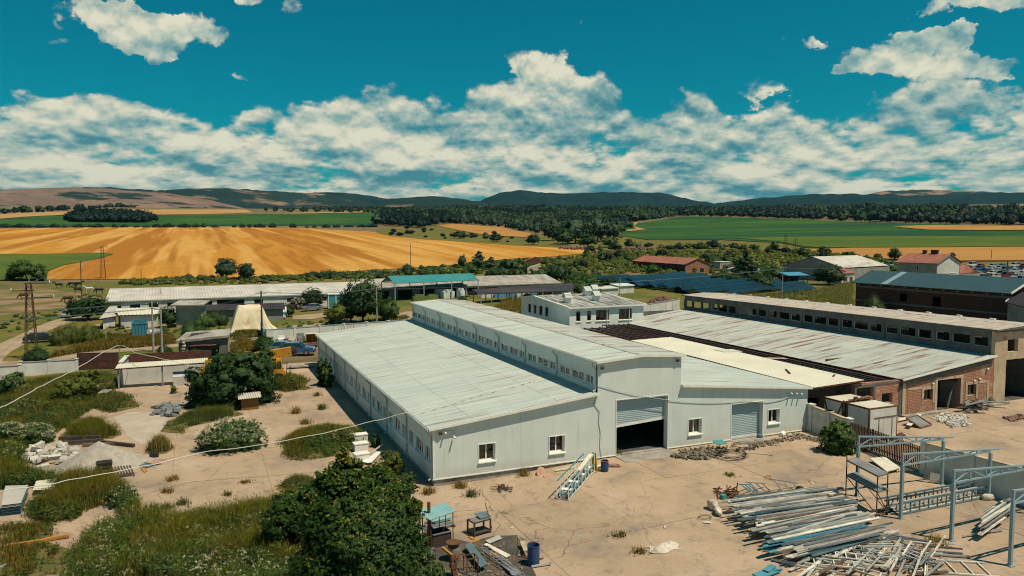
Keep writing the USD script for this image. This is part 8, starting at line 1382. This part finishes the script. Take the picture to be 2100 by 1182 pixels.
# hutch, slates, curved sheets
P = gp(513, 841); t = thing('hutch', 'small brown hutch with white corrugated roof under the big bush', 'hutch', P); put(t, 'body', MB().obox(P+V(0, .5, .55), (1.5, 1.0, 1.1)), 'pl_brown' if 'pl_brown' in M else pm('pl_brown', (.22, .11, .03), (.17, .085, .025), 2, rough=.85)); q = [P+V(-1.0, -.35, 1.10), P+V(1.0, -.35, 1.15), P+V(1.0, 1.3, 1.35), P+V(-1.0, 1.3, 1.3)]; put(t, 'roof', MB().corr(*q, .2, .06), 'roof_asb')
rubble('slate_heap', 'heap of broken grey slates on the pale path', [(315, 852), (325, 838), (350, 832), (372, 842), (365, 852), (340, 856)], 170, .5, 'slate', .35)
P = gp(372, 838); xx, yy = np.meshgrid(np.linspace(0, 1, 14), np.linspace(0, 1, 3)); vv = np.stack([P[0]+1.6*xx, P[1]+1.2*yy, P[2]+.1+1.0*xx**2], -1).reshape(-1, 3); i = (np.arange(2)[:, None]*14+np.arange(13)).ravel(); solo('curved_sheet', (np.vstack([vv, vv-[0, 0, .05]]), np.vstack([np.stack([i, i+1, i+15, i+14], -1), np.stack([i+42, i+56, i+57, i+43], -1)])), 'slate', 'curved grey sheet sweeping up under the big bush', 'sheet', smooth=True)
slabpx('white_sheet', [(188, 802), (205, 803), (232, 793), (205, 792)][::-1], .25, .06, 'board_white', 'white sheet lying left of the carport post', 'sheet'); slabpx('metal_grille', [(200, 812), (220, 811), (232, 803), (210, 804)][::-1], .2, .05, 'wall_grey', 'grey frame lying in the grass before the carport', 'frame'); slabpx('dark_sheet', [(205, 801), (236, 800), (243, 788), (238, 787)][::-1], .5, .04, 'red_purlin', 'dark slanted sheet against the carport post', 'sheet')
# in front of the old hall
for k in range(16): px, py = 2005+r.normal()*14, 835+r.normal()*5; P = gp(px, py, .25+.5*r.random()); a = r.choice([-.5, -.3, 1.1])+r.normal()*.2; d = V(math.cos(a), math.sin(a), r.normal()*.2)*r.uniform(.8, 1.4); solo('roof_plank', MB().beam(P-d, P+d, .35, .05), ('plank_dark', 'bar_brown', 'slate')[k % 3], 'dark corrugated plank thrown on the heap beside the old hall door', 'plank', 'dark planks heaped by the old hall')
P = gp(1888, 880); t = thing('window_frame', 'dark square frame propped on the rubble before the old hall', 'frame', P); u = V(.98, .2, 0); n = V(-.2, .95, 0)
for a, b in (((0, 0), (1.7, 0)), ((0, 1.2), (1.7, 1.2)), ((0, 0), (0, 1.2)), ((1.7, 0), (1.7, 1.2))): put(t, 'edge', MB().beam(P+u*a[0]+n*a[1]+V(0, 0, .1+.45*a[1]), P+u*b[0]+n*b[1]+V(0, 0, .1+.45*b[1]), .12), 'bar_brown')
put(t, 'panel', MB().slab(P+V(0, 0, .1)+u*.06+n*.06, P+u*1.64+n*.06+V(0, 0, .1), P+u*1.64+n*1.14+V(0, 0, .6), P+u*.06+n*1.14+V(0, 0, .6), .03), 'bar_grey')
slabpx('board', [(1858, 880), (1868, 882), (1890, 858), (1880, 856)][::-1], .3, .04, 'board_white', 'white board slanting left of the dark square frame', 'board'); slabpx('board', [(1842, 868), (1870, 862), (1885, 856), (1845, 862)][::-1], .15, .04, 'board_white', 'long white board along the old hall kerb', 'board'); slabpx('metal_grate', [(1842, 898), (1858, 894), (1848, 888), (1838, 892)][::-1], .03, .03, 'red_purlin', 'dark grate on the ground beside the container', 'grate')
# ------------------------------------------------------------ vehicles, horses, poles, wires
CARP = {}
for nm, c in (('car_white', (.62, .62, .58)), ('car_silver', (.36, .40, .42)), ('car_blue', (.03, .09, .20)), ('car_black', (.018, .02, .025)), ('car_red', (.22, .03, .02)), ('car_teal', (.08, .20, .23)), ('car_grey', (.14, .16, .17))): pm(nm, c, rough=.3, spec=.5, coat=.4)
def car_class(mt, van=False):
    k = (mt, van)
    if k in CARP: return CARP[k]
    c = cls(f'{mt}_{"van" if van else "saloon"}_shape')
    side = [(-2.15, .32), (-2.2, .62), (-2.1, .82), (-1.45, .92), (2.05, .90), (2.18, .62), (2.12, .32)] if not van else [(-2.3, .35), (-2.35, .8), (-2.2, 1.05), (-1.6, 1.15), (2.3, 1.15), (2.35, .35)]
    top = [(-1.15, .90), (-.45, 1.40), (1.05, 1.42), (1.75, .92)] if not van else [(-1.6, 1.14), (-1.0, 1.95), (2.15, 2.0), (2.28, 1.14)]
    def ext(poly, w0, w1, zs):
        v = []; z0, z1 = zs
        for s in (-1, 1): v += [(x, s*(w0+(w1-w0)*(z-z0)/(z1-z0)), z) for x, z in poly]
        n = len(poly); f = [[0, k+1, k] for k in range(1, n-1)]+[[n, n+k, n+k+1] for k in range(1, n-1)]+sum([[[k, (k+1) % n, (k+1) % n+n], [k, (k+1) % n+n, k+n]] for k in range(n)], []); return np.array(v), np.array(f)
    v, f = ext(side, .86, .82, (.3, 1.0)); put(c, 'body', (v, f), mt)
    zt = max(z for _, z in top); v, f = ext(top, .78, .62 if not van else .74, (top[0][1], zt)); put(c, 'windows', (v, f), 'glass_dark')
    a, b = top[1], top[2]; put(c, 'roof', MB().hexa([(a[0]-.04, -.62, zt-.03), (b[0]+.04, -.62, zt-.03), (b[0]+.04, .62, zt-.03), (a[0]-.04, .62, zt-.03), (a[0]+.05, -.58, zt+.035), (b[0]-.05, -.58, zt+.035), (b[0]-.05, .58, zt+.035), (a[0]+.05, .58, zt+.035)]), mt)
    for s in (-1, 1):
        put(c, 'pillar', MB().beam((top[0][0], s*.785, top[0][1]), (a[0], s*.64, zt), .07).beam((top[3][0], s*.785, top[3][1]), (b[0], s*.64, zt), .09).beam((.2, s*.79, top[0][1]), (.25, s*.645, zt), .06), mt)
        for x in (-1.35, 1.35): w = put(c, 'wheel', MB().add(MB().lathe([(0, -.1), (.30, -.1), (.32, -.06), (.32, .06), (.30, .1), (0, .1)], (0, 0, 0), 16).arr()[0]@rot(0, math.pi/2).T+V(x, s*.80, .32), MB().lathe([(0, -.1), (.30, -.1), (.32, -.06), (.32, .06), (.30, .1), (0, .1)], (0, 0, 0), 16).arr()[1]), 'black_plastic', smooth=30); put(w, 'rim', MB().obox((x, s*.905, .32), (.3, .012, .3)), 'grey_metal')
        put(c, 'headlight', MB().obox((-2.12, s*.6, .70), (.12, .32, .14)), 'frame_white'); put(c, 'tail_light', MB().obox((2.14 if not van else 2.33, s*.62, .74), (.08, .26, .16)), 'car_red')
    put(c, 'bumper', MB().obox((-2.2, 0, .42), (.14, 1.6, .2)), 'black_plastic'); put(c, 'windscreen', MB().slab((top[0][0]+.03, -.66, top[0][1]+.04), (top[0][0]+.03, .66, top[0][1]+.04), (a[0]-.02, .55, zt-.06), (a[0]-.02, -.55, zt-.06), .02), 'pane')
    CARP[k] = c.path; return c.path
def car(px, py, mt, rz, label, group=None, van=False, sc=1.0, cat='car'): P = at(px, py); return copy_of(car_class(mt, van), 'parked_van' if van else 'parked_car', label, cat, P+V(0, 0, .03), rz, sc, group)
car(83, 702, 'car_black', math.pi+.12, 'black car parked on the verge behind the near lattice pylon'); car(143, 651, 'car_silver', -1.9, 'silver car on the dirt track by the dark tree'); car(605, 728, 'car_blue', 2.9, 'dark blue wrecked car in the corner by the back wall', sc=1.15); car(583, 722, 'car_teal', 2.9, 'teal car shell left of the dark blue wreck')
car(427, 630, 'car_silver', .3, 'silver car half hidden behind the tower shed roof'); car(640, 637, 'car_grey', .2, 'grey car under the airy tree by the stable'); car(605, 634, 'car_grey', .4, 'dark car beside the woodpile in front of the stable'); car(1823, 548, 'car_teal', 1.2, 'pale blue van parked left of the red-roofed house', van=True, cat='van'); car(1812, 546, 'car_white', 1.2, 'white car left of the pale blue van'); car(1446, 628-20, 'car_white', .5, 'white pickup by the dark lean-to corner') if 0 else None
r = np.random.default_rng(23); CL = ['car_white', 'car_silver', 'car_blue', 'car_black', 'car_grey', 'car_teal', 'car_red', 'car_silver', 'car_white', 'car_black']; cw = {'car_white': 'white', 'car_silver': 'silver', 'car_blue': 'dark blue', 'car_black': 'black', 'car_grey': 'grey', 'car_teal': 'teal', 'car_red': 'red'}
rows = [(549, 1993, 6), (554, 1990, 7), (559, 2000, 7), (565, 2012, 6), (571, 2020, 6), (578, 2030, 5)]
for i, (py, px0, n_) in enumerate(rows):
    for k in range(n_):
        mt = CL[int(r.integers(len(CL)))]; px = px0+k*21+r.normal()*2; van = r.random() < .14
        car(px, py+r.normal()*.5, mt, r.uniform(-.2, .4)+YAW*.0, f'{cw[mt]} {"van" if van else "car"}, number {k+1} in the {("farthest", "second", "third", "fourth", "fifth", "nearest")[i]} row of the crowded lot', 'cars in the crowded lot', van, cat='van' if van else 'car')
# crane truck
P = at(565, 782); t = thing('crane_truck', 'yellow mobile crane with long box boom behind the huge dark bush', 'crane', P); Yc = P[1]; m_ = mpp(P); X = lambda px: P[0]+(px-565)*m_*1.05; z_ = lambda py: hgt(P, py)
put(t, 'boom', MB().beam((X(440), Yc+.6, z_(741)), (X(596), Yc-.2, z_(722)), .7, .95), 'crane_yellow'); put(t, 'boom_head', MB().beam((X(592), Yc-.2, z_(722)), (X(606), Yc-.2, z_(724)), .5, .7).obox((X(600), Yc-.2, z_(718)), (.3, .7, .5), ry=.5), 'dark_steel')
cb = put(t, 'cab', MB().hexa([(X(553), Yc-1.2, z_(765)), (X(579), Yc-1.2, z_(765)), (X(579), Yc+.8, z_(765)), (X(553), Yc+.8, z_(765)), (X(553), Yc-1.1, z_(734)), (X(575), Yc-1.1, z_(734)), (X(575), Yc+.8, z_(734)), (X(553), Yc+.8, z_(734))]), 'crane_yellow')
put(cb, 'side_window', MB().box(X(556), X(565), Yc-1.23, Yc-1.16, z_(750), z_(738)), 'glass_dark'); put(cb, 'front_window', MB().box(X(567), X(574.5), Yc-1.23, Yc-1.15, z_(751), z_(738)), 'pane'); put(t, 'chassis', MB().box(X(440), X(582), Yc-1.1, Yc+1.1, .75, 1.25), 'crane_yellow'); put(t, 'turret', MB().box(X(480), X(540), Yc-1.0, Yc+1.0, 1.26, z_(745)), 'crane_yellow')
for x in (450, 478, 545, 570): put(t, 'wheel', MB().add(MB().lathe([(0, -.2), (.5, -.2), (.55, 0), (.5, .2), (0, .2)], (0, 0, 0), 18).arr()[0]@rot(0, math.pi/2).T+V(X(x), Yc-1.1, .55), MB().lathe([(0, -.2), (.5, -.2), (.55, 0), (.5, .2), (0, .2)], (0, 0, 0), 18).arr()[1]), 'black_plastic', smooth=30)
put(t, 'winch_drum', MB().add(MB().lathe([(0, -.5), (.5, -.5), (.5, -.45), (.3, -.4), (.3, .4), (.5, .45), (.5, .5), (0, .5)], (0, 0, 0), 16).arr()[0]@rot(0, math.pi/2).T+V(X(437), Yc-.6, z_(750)), MB().lathe([(0, -.5), (.5, -.5), (.5, -.45), (.3, -.4), (.3, .4), (.5, .45), (.5, .5), (0, .5)], (0, 0, 0), 16).arr()[1]), 'crane_yellow', smooth=30); put(t, 'ladder', MB().beam((X(582), Yc-1.2, .3), (X(586), Yc-1.1, z_(740)), .05).beam((X(588), Yc-1.2, .3), (X(592), Yc-1.1, z_(748)), .05).beam((X(594), Yc-1.2, 0), (X(590), Yc-1, z_(752)), .05), 'dark_steel')
# junk along the back wall
for k, (px, py, s, mt, lab) in enumerate(((578, 703, (1.0, .8, .9), 'white_trim', 'white armchair at the left of the junk by the back wall'), (598, 703, (1.3, .9, .8), 'cloth_white', 'pale sofa in the junk by the back wall'), (617, 701, (1.1, .5, 1.1), 'grey_metal', 'grey wheel rims leaning on the back wall'), (588, 705, (.8, .8, .6), 'plank_dark', 'dark stool in the junk by the back wall'))): P = gp(px, py); solo('junk', MB().obox(P+V(0, .3, s[2]*.3), (s[0], s[1], s[2]*.6), rz=.2*k).obox(P+V(0, .6, s[2]*.6), (s[0], .2, s[2]), rz=.2*k).obox(P+V(s[0]*.45, .3, s[2]*.45), (.15, s[1], s[2]*.5), rz=.2*k), mt, lab, 'furniture')
P = gp(640, 702); t = thing('cupboard', 'open wooden cupboard against the back wall by the hall corner', 'cupboard', P)
for a in ((-.75, 0), (.75, 0), (0, 0)): put(t, 'side', MB().obox(P+V(a[0], .4, .6), (.06, .8, 1.2)), 'pl_brown')
put(t, 'top', MB().obox(P+V(0, .4, 1.24), (1.6, .85, .06)), 'board_white'); put(t, 'back', MB().obox(P+V(0, .83, .6), (1.55, .05, 1.2)), 'plank_orange')
slabpx('red_plank', [(625, 711), (652, 711), (652, 705), (632, 706)][::-1], .12, .08, 'red_purlin', 'red-brown pointed plank on the slab by the hall corner', 'plank'); slabpx('curb_slab', [(590, 758), (652, 754), (652, 751.5), (590, 755)][::-1], .14, .14, 'base_concrete', 'long low concrete kerb behind the crane cab', 'kerb')
P = gp(615, 635); m = MB()
for k in range(150): p = P+V(r.uniform(-2, 3), r.uniform(-.3, .6), r.random()*2.4); m.obox(p, (.35, .6, .3), rz=r.normal()*.2, rx=r.normal()*.2)
solo('wood_pile', m, 'debris', 'stacked pale log pile against the stable wall', 'logs', kind='stuff')
P = gp(688, 632); t = thing('glass_booth', 'teal glazed booth at the stable wall left of the tall dark tree', 'booth', P); put(t, 'frame', MB().obox(P+V(0, 0, .1), (3.2, 1.6, .2)).obox(P+V(0, 0, 3.0), (3.4, 1.8, .2)), 'white_trim'); put(t, 'glazing', MB().obox(P+V(0, 0, 1.55), (3.1, 1.5, 2.7)), 'roof_teal')
for x in (-1.55, 0, 1.55): put(t, 'mullion', MB().obox(P+V(x, -.77, 1.55), (.12, .1, 2.7)), 'white_trim')
# horses: one continuous body each
import manifold3d as m3
def horse_class(mt, graze):
    c = cls(f'{mt}_{"grazing" if graze else "standing"}_horse_shape')
    def S(p, rad): return m3.Manifold.sphere(rad, 14).translate(tuple(map(float, p)))
    def bone(a, ra, b, rb): return m3.Manifold.batch_hull([S(a, ra), S(b, rb)])
    B_ = [bone((-.55, 0, 1.15), .30, (.05, 0, 1.13), .31), bone((.05, 0, 1.13), .31, (.60, 0, 1.18), .31)]
    nk = (-1.15, 0, .75) if graze else (-1.10, 0, 1.75); B_ += [bone((-.62, 0, 1.28), .22, nk, .12)]
    hd = (-1.38, 0, .30) if graze else (-1.50, 0, 1.55); B_ += [bone(nk, .13, hd, .075)]
    for s in (-.07, .07): e = np.array(nk)+V(.05, s, .12); B_ += [bone(e, .03, e+V(.02, s*.2, .12), .012)]
    for s in (-.16, .16):
        B_ += [bone((-.58, s, 1.0), .13, (-.60+.06*s, s, .55), .065), bone((-.60+.06*s, s, .55), .06, (-.57, s, .12), .042), bone((-.57, s, .12), .05, (-.62, s, .04), .06)]
        B_ += [bone((.62, s, 1.08), .2, (.50+.2*s, s, .72), .10), bone((.50+.2*s, s, .72), .09, (.74, s, .50), .055), bone((.74, s, .50), .052, (.68, s, .12), .042), bone((.68, s, .12), .05, (.62, s, .04), .06)]
    B_ += [bone((.85, 0, 1.28), .05, (1.02, 0, .95), .055), bone((1.02, 0, .95), .055, (1.0, 0, .55), .02)]
    M_ = B_[0]
    for b in B_[1:]: M_ = M_+b
    me = M_.refine_to_length(.09).to_mesh(); tm = trimesh.Trimesh(me.vert_properties[:, :3], me.tri_verts); trimesh.smoothing.filter_taubin(tm, iterations=8); put(c, 'body', (np.array(tm.vertices), np.array(tm.faces)), mt, smooth=True); return c.path
pm('horse_black', (.018, .014, .012), rough=.6); pm('horse_brown', (.055, .025, .014), rough=.6); pm('horse_white', (.50, .48, .44), rough=.8)
HC = {k: horse_class(*k) for k in (('horse_black', True), ('horse_black', False), ('horse_brown', True), ('horse_brown', False), ('horse_white', False))}
for px, py, k, rz, lab in ((50, 615, ('horse_brown', True), .1, 'brown horse grazing behind the arms of the near pylon'), (121, 592, ('horse_black', False), .2, 'black horse at the left of the paddock group'), (148, 590, ('horse_black', True), -.1, 'black horse left of the wooden pole'), (162, 590, ('horse_black', False), 2.9, 'black horse right behind the wooden pole'), (160, 602, ('horse_black', False), .1, 'dark horse in front of the wooden pole'), (183, 601, ('horse_white', False), .15, 'white horse in the paddock'), (204, 603, ('horse_black', True), .3, 'dark horse by the end of the stable roof'), (140, 622, ('horse_brown', True), .05, 'brown horse grazing left of the dark dense tree'), (715, 577, ('horse_brown', False), .1, 'brown horse behind the ridge of the stable'), (533, 585, ('horse_brown', True), .2, 'brown horse peeking above the middle of the stable roof')):
    P = at(px, py); copy_of(HC[k], 'horse', lab, 'horse', P, rz, 1.12)
# poles
def pole(name, label, px, py, top, mt, r0=.16, r1=.10, arms=1, twin=False):
    P = at(px, py); h = hgt(P, top); t = thing(name, label, 'pole', P); put(t, 'shaft', MB().tube([P-V(0, 0, .2), P+V(0, 0, h)], [r0, r1], 8), mt)
    for k in range(arms): z = h-.35-.8*k; put(t, 'cross_arm', MB().beam(P+V(-.8, .2, z), P+V(.8, -.2, z), .08), 'dark_steel')
    for s in (-.7, 0, .7)[:3 if arms else 0]: put(t, 'insulator', MB().lathe([(0, 0), (.05, 0), (.06, .08), (.03, .16), (0, .17)], P+V(s, -.2*s/.7*.9, h-.31), 8), 'white_trim')
    return P+V(0, 0, h-.15)
pm('pole_concrete', (.36, .33, .28), (.28, .26, .22), 2, rough=.9); pm('pole_wood', (.13, .085, .05), (.09, .06, .04), 3, rough=.9)
pA = pole('utility_pole', 'leaning concrete pole left of the ruined hut', 315, 722, 619, 'pole_concrete'); pB = pole('utility_pole', 'upright concrete pole closest to the ruined hut', 333, 735, 629, 'pole_concrete'); pC = pole('utility_pole', 'tall grey pole in front of the tarpaulin heap', 538, 697, 597, 'pole_wood', .17, .12); pD = pole('utility_pole', 'pale slim pole behind the hall by the dark trees', 773, 665, 590, 'pole_concrete', .14, .09)
pE = pole('utility_pole', 'dark wooden pole in the horse paddock', 168, 612, 535, 'pole_wood'); pF = pole('utility_pole', 'thin wooden pole at the edge of the stubble behind the barn', 842, 556, 499, 'pole_wood', .15, .1, 0); pG = pole('utility_pole', 'thin pole in the green verge right of the stubble tip', 1218, 560, 510, 'pole_wood', .18, .12, 0); pH = pole('utility_pole', 'grey pole standing before the right solar tables', 1604, 610, 548, 'pole_concrete', .14, .1); pI = pole('utility_pole', 'slim pole behind the office block', 1271, 615, 568, 'pole_concrete', .12, .08, 0); pJ = pole('utility_pole', 'dark pole in the crowded car lot', 2065, 568, 537, 'pole_wood', .2, .15, 0); pK = pole('utility_pole', 'thin pole on the wheat strip right of the house', 2033, 533, 511, 'pole_wood', .12, .1, 0); pL = pole('utility_pole', 'wooden pole between small shed and blue-roofed hall', 1779, 572, 538, 'pole_wood'); pM = pole('utility_pole', 'thin pole left of the stable at the hedge', 290, 577, 552, 'pole_wood', .1, .08, 0); pN = pole('utility_pole', 'thin pole right of the grove against the green field', 1314, 520, 494, 'pole_wood', .15, .1, 0); pO = pole('utility_pole', 'white-topped post before the dark trees by the solar rows', 1557, 572, 552, 'pole_concrete', .14, .12, 0); pQ = pole('roof_mast', 'thin mast on the near edge of the stable roof', 330, 640, 590, 'dark_steel', .06, .05, 0); pR = pole('roof_mast', 'second thin mast right of the first at the stable', 359, 632, 600, 'dark_steel', .06, .05, 0)
def pylon(label, px, py, top, w, sides):
    P = at(px, py); h = hgt(P, top); t = thing('lattice_pylon', label, 'pylon', P); W = lambda z: w*(1-.62*z/h)
    cs = [(-1, -1), (1, -1), (1, 1), (-1, 1)]
    for a in cs: put(t, 'leg', MB().beam(P+V(a[0]*W(0)/2, a[1]*W(0)/2, -.2), P+V(a[0]*W(h)/2, a[1]*W(h)/2, h), .09), 'rust')
    n_ = 11
    for k in range(n_):
        z0, z1 = h*k/n_, h*(k+1)/n_; m = MB()
        for i in range(4): a, b = cs[i], cs[(i+1) % 4]; p, q = (a, b) if k % 2 else (b, a); m.beam(P+V(p[0]*W(z0)/2, p[1]*W(z0)/2, z0), P+V(q[0]*W(z1)/2, q[1]*W(z1)/2, z1), .045)
        put(t, 'bracing', m, 'dark_steel')
    tips = []
    for z, (x0, x1) in sides: put(t, 'cross_arm', MB().beam(P+V(x0, 0, h-z), P+V(x1, 0, h-z), .14, .12), 'dark_steel'); e = x0 if abs(x0) > abs(x1) else x1; put(t, 'insulator', MB().lathe([(0, 0), (.09, .05), (.05, .1), (.09, .2), (.05, .25), (.09, .35), (0, .4)], P+V(e, 0, h-z-.05), 8), 'white_trim'); tips.append(P+V(e, 0, h-z+.3))
    return tips
ty = pylon('near lattice pylon with three offset arms behind the white wall', 66, 737, 580, 1.35, [(.1, (-.5, 2.3)), (1.0, (-1.9, .6)), (1.95, (-.9, 2.7))]); tz = pylon('distant lattice pylon in front of the stubble', 212, 572, 505, 1.5, [(.3, (-.8, 1.8)), (1.4, (-1.4, .8)), (2.6, (-.9, 1.4))]); pylon('left of two distant lattice masts by the green field', 1611, 520, 481, 1.8, [(.3, (-1, 1))]); pylon('right of two distant lattice masts by the green field', 1631, 521, 489, 2.2, [(.3, (-1, 1))])
# wires
def wire(a, b, sag, mt, rad, label, name='power_line', cat='cable', n=24):
    s = np.linspace(0, 1, n); p = np.asarray(a)[None]*(1-s[:, None])+np.asarray(b)[None]*s[:, None]; p[:, 2] -= 4*sag*s*(1-s); solo(name, MB().tube(p, rad, 5), mt, label, cat)
pm('wire', (.10, .14, .15), rough=.5); pm('cable_white', (.62, .60, .54), rough=.6)
L_off = V(-70, 66, 8)
for k, tp in enumerate(ty): wire(tp, tz[k], 1.0, 'wire', .02, f'{("top", "middle", "lower")[k]} wire from near pylon to distant pylon'); wire(tp, tp+V(-45, -12, -1), .8, 'wire', .02, f'{("top", "middle", "lower")[k]} wire leaving the near pylon to the left')
for k in range(3): wire(pA+V(-.7+.7*k, 0, 0), V(-75, 72+2*k, 6.5-.4*k), .7, 'wire', .018, f'{("first", "second", "third")[k]} sagging wire from the leaning concrete pole to the left edge'); wire(pB+V(-.7+.7*k, 0, 0), V(-75, 62+2*k, 5.6-.3*k), .7, 'wire', .018, f'{("first", "second", "third")[k]} sagging wire from the upright concrete pole to the left edge')
for k in range(3): wire(pC+V(-.7+.7*k, 0, 0), pD+V(-.7+.7*k, 0, 0), .5, 'wire', .018, f'{("first", "second", "third")[k]} wire between grey pole and slim pole behind the hall'); wire(pD+V(-.7+.7*k, 0, 0), pH+V(-.7+.7*k, 0, -.2), 1.2, 'wire', .018, f'{("first", "second", "third")[k]} long wire from the slim pole towards the solar tables'); wire(pH+V(-.7+.7*k, 0, 0), pL+V(0, 0, -.2*k), .8, 'wire', .018, f'{("first", "second", "third")[k]} wire from solar tables pole to the small shed pole')
wire(pB, pC, .8, 'wire', .018, 'wire from the upright concrete pole to the grey pole')
def cable(label, pts, rad=.03, mt='cable_white'):
    pts = np.array(pts, float); t = np.linspace(0, 1, len(pts)); s = np.linspace(0, 1, len(pts)*9); p = np.stack([PchipInterpolator(t, pts[:, k])(s) for k in range(3)], -1); p[:, 2] += .02*np.sin(s*90)+.015*np.sin(s*170+1); p[:, 0] += .02*np.sin(s*120); solo('hanging_cable', MB().tube(p, rad, 6), mt, label, 'cable', smooth=True)
Pp = gp(247, 768); solo('cable_post', MB().beam(Pp, Pp+V(0, 0, hgt(Pp, 709)), .07), 'grey_metal', 'thin post holding the white cable over the carport', 'post'); zt2 = Pp[2]+hgt(Pp, 709)
cable('white cable looping from the left edge over the post to the carport', [zat(-40, 852, 3.6), zat(0, 837, 3.5), zat(70, 800, 3.3), zat(150, 760, 3.3), Pp*[1, 1, 0]+V(0, 0, zt2), zat(285, 726, 3.6), zat(350, 740, 3.2), zat(420, 758, 2.8)])
cable('long white cable sagging across the left yard up to the hall roof', [zat(-40, 1012, 2.3), zat(0, 1007, 2.2), zat(90, 995, 2.05), zat(180, 978, 2.0), zat(300, 956, 2.0), zat(420, 928, 2.1), zat(575, 906, 2.5), zat(700, 880, 3.1), zat(790, 858, 3.7), zat(840, 846, 4.12), zat(900, 832, 4.25), zat(1000, 803, 4.62), zat(1070, 788, 4.8), zat(1110, 771, 5.0), V(11.5, 9.5, 5.55), V(11.62, 3.2, 6.15), V(11.6, .6, 5.2), V(11.75, -.12, 4.9)], .026)
wire(V(11.9, -.06, 5.55), V(24.5, -.06, 3.35), .55, 'gutter', .02, 'thin grey cable sagging along the hall front', 'hanging_cable'); wire(V(24.5, -.06, 3.35), V(29.6, -.06, 3.45), .35, 'gutter', .02, 'thin grey cable along the right end of the hall front', 'hanging_cable')
for k in range(6): P = zat(695+6*k, 676-.6*k, 4.2); solo('rebar_hook', MB().tube([P+V(0, 0, -.6), P+V(0, 0, .35), P+V(.2, 0, .4)], .03, 5), 'rust', 'bent rusty rod standing at the far edge of the hall roof', 'rod', 'rods at the far edge of the hall roof')
# ------------------------------------------------------------ thin summer haze over the whole plain
hz = usdkit.material(stage, '/World/Looks/haze', {"v": ("principled_volume", {"color": (.14, .50, .70), "density": 2.8e-5, "anisotropy": .2})}, volume="v.volume")
M['haze'] = hz
solo('haze', MB().box(-9000, 9000, -7000, 9500, -3, 520), 'haze', kind='stuff')
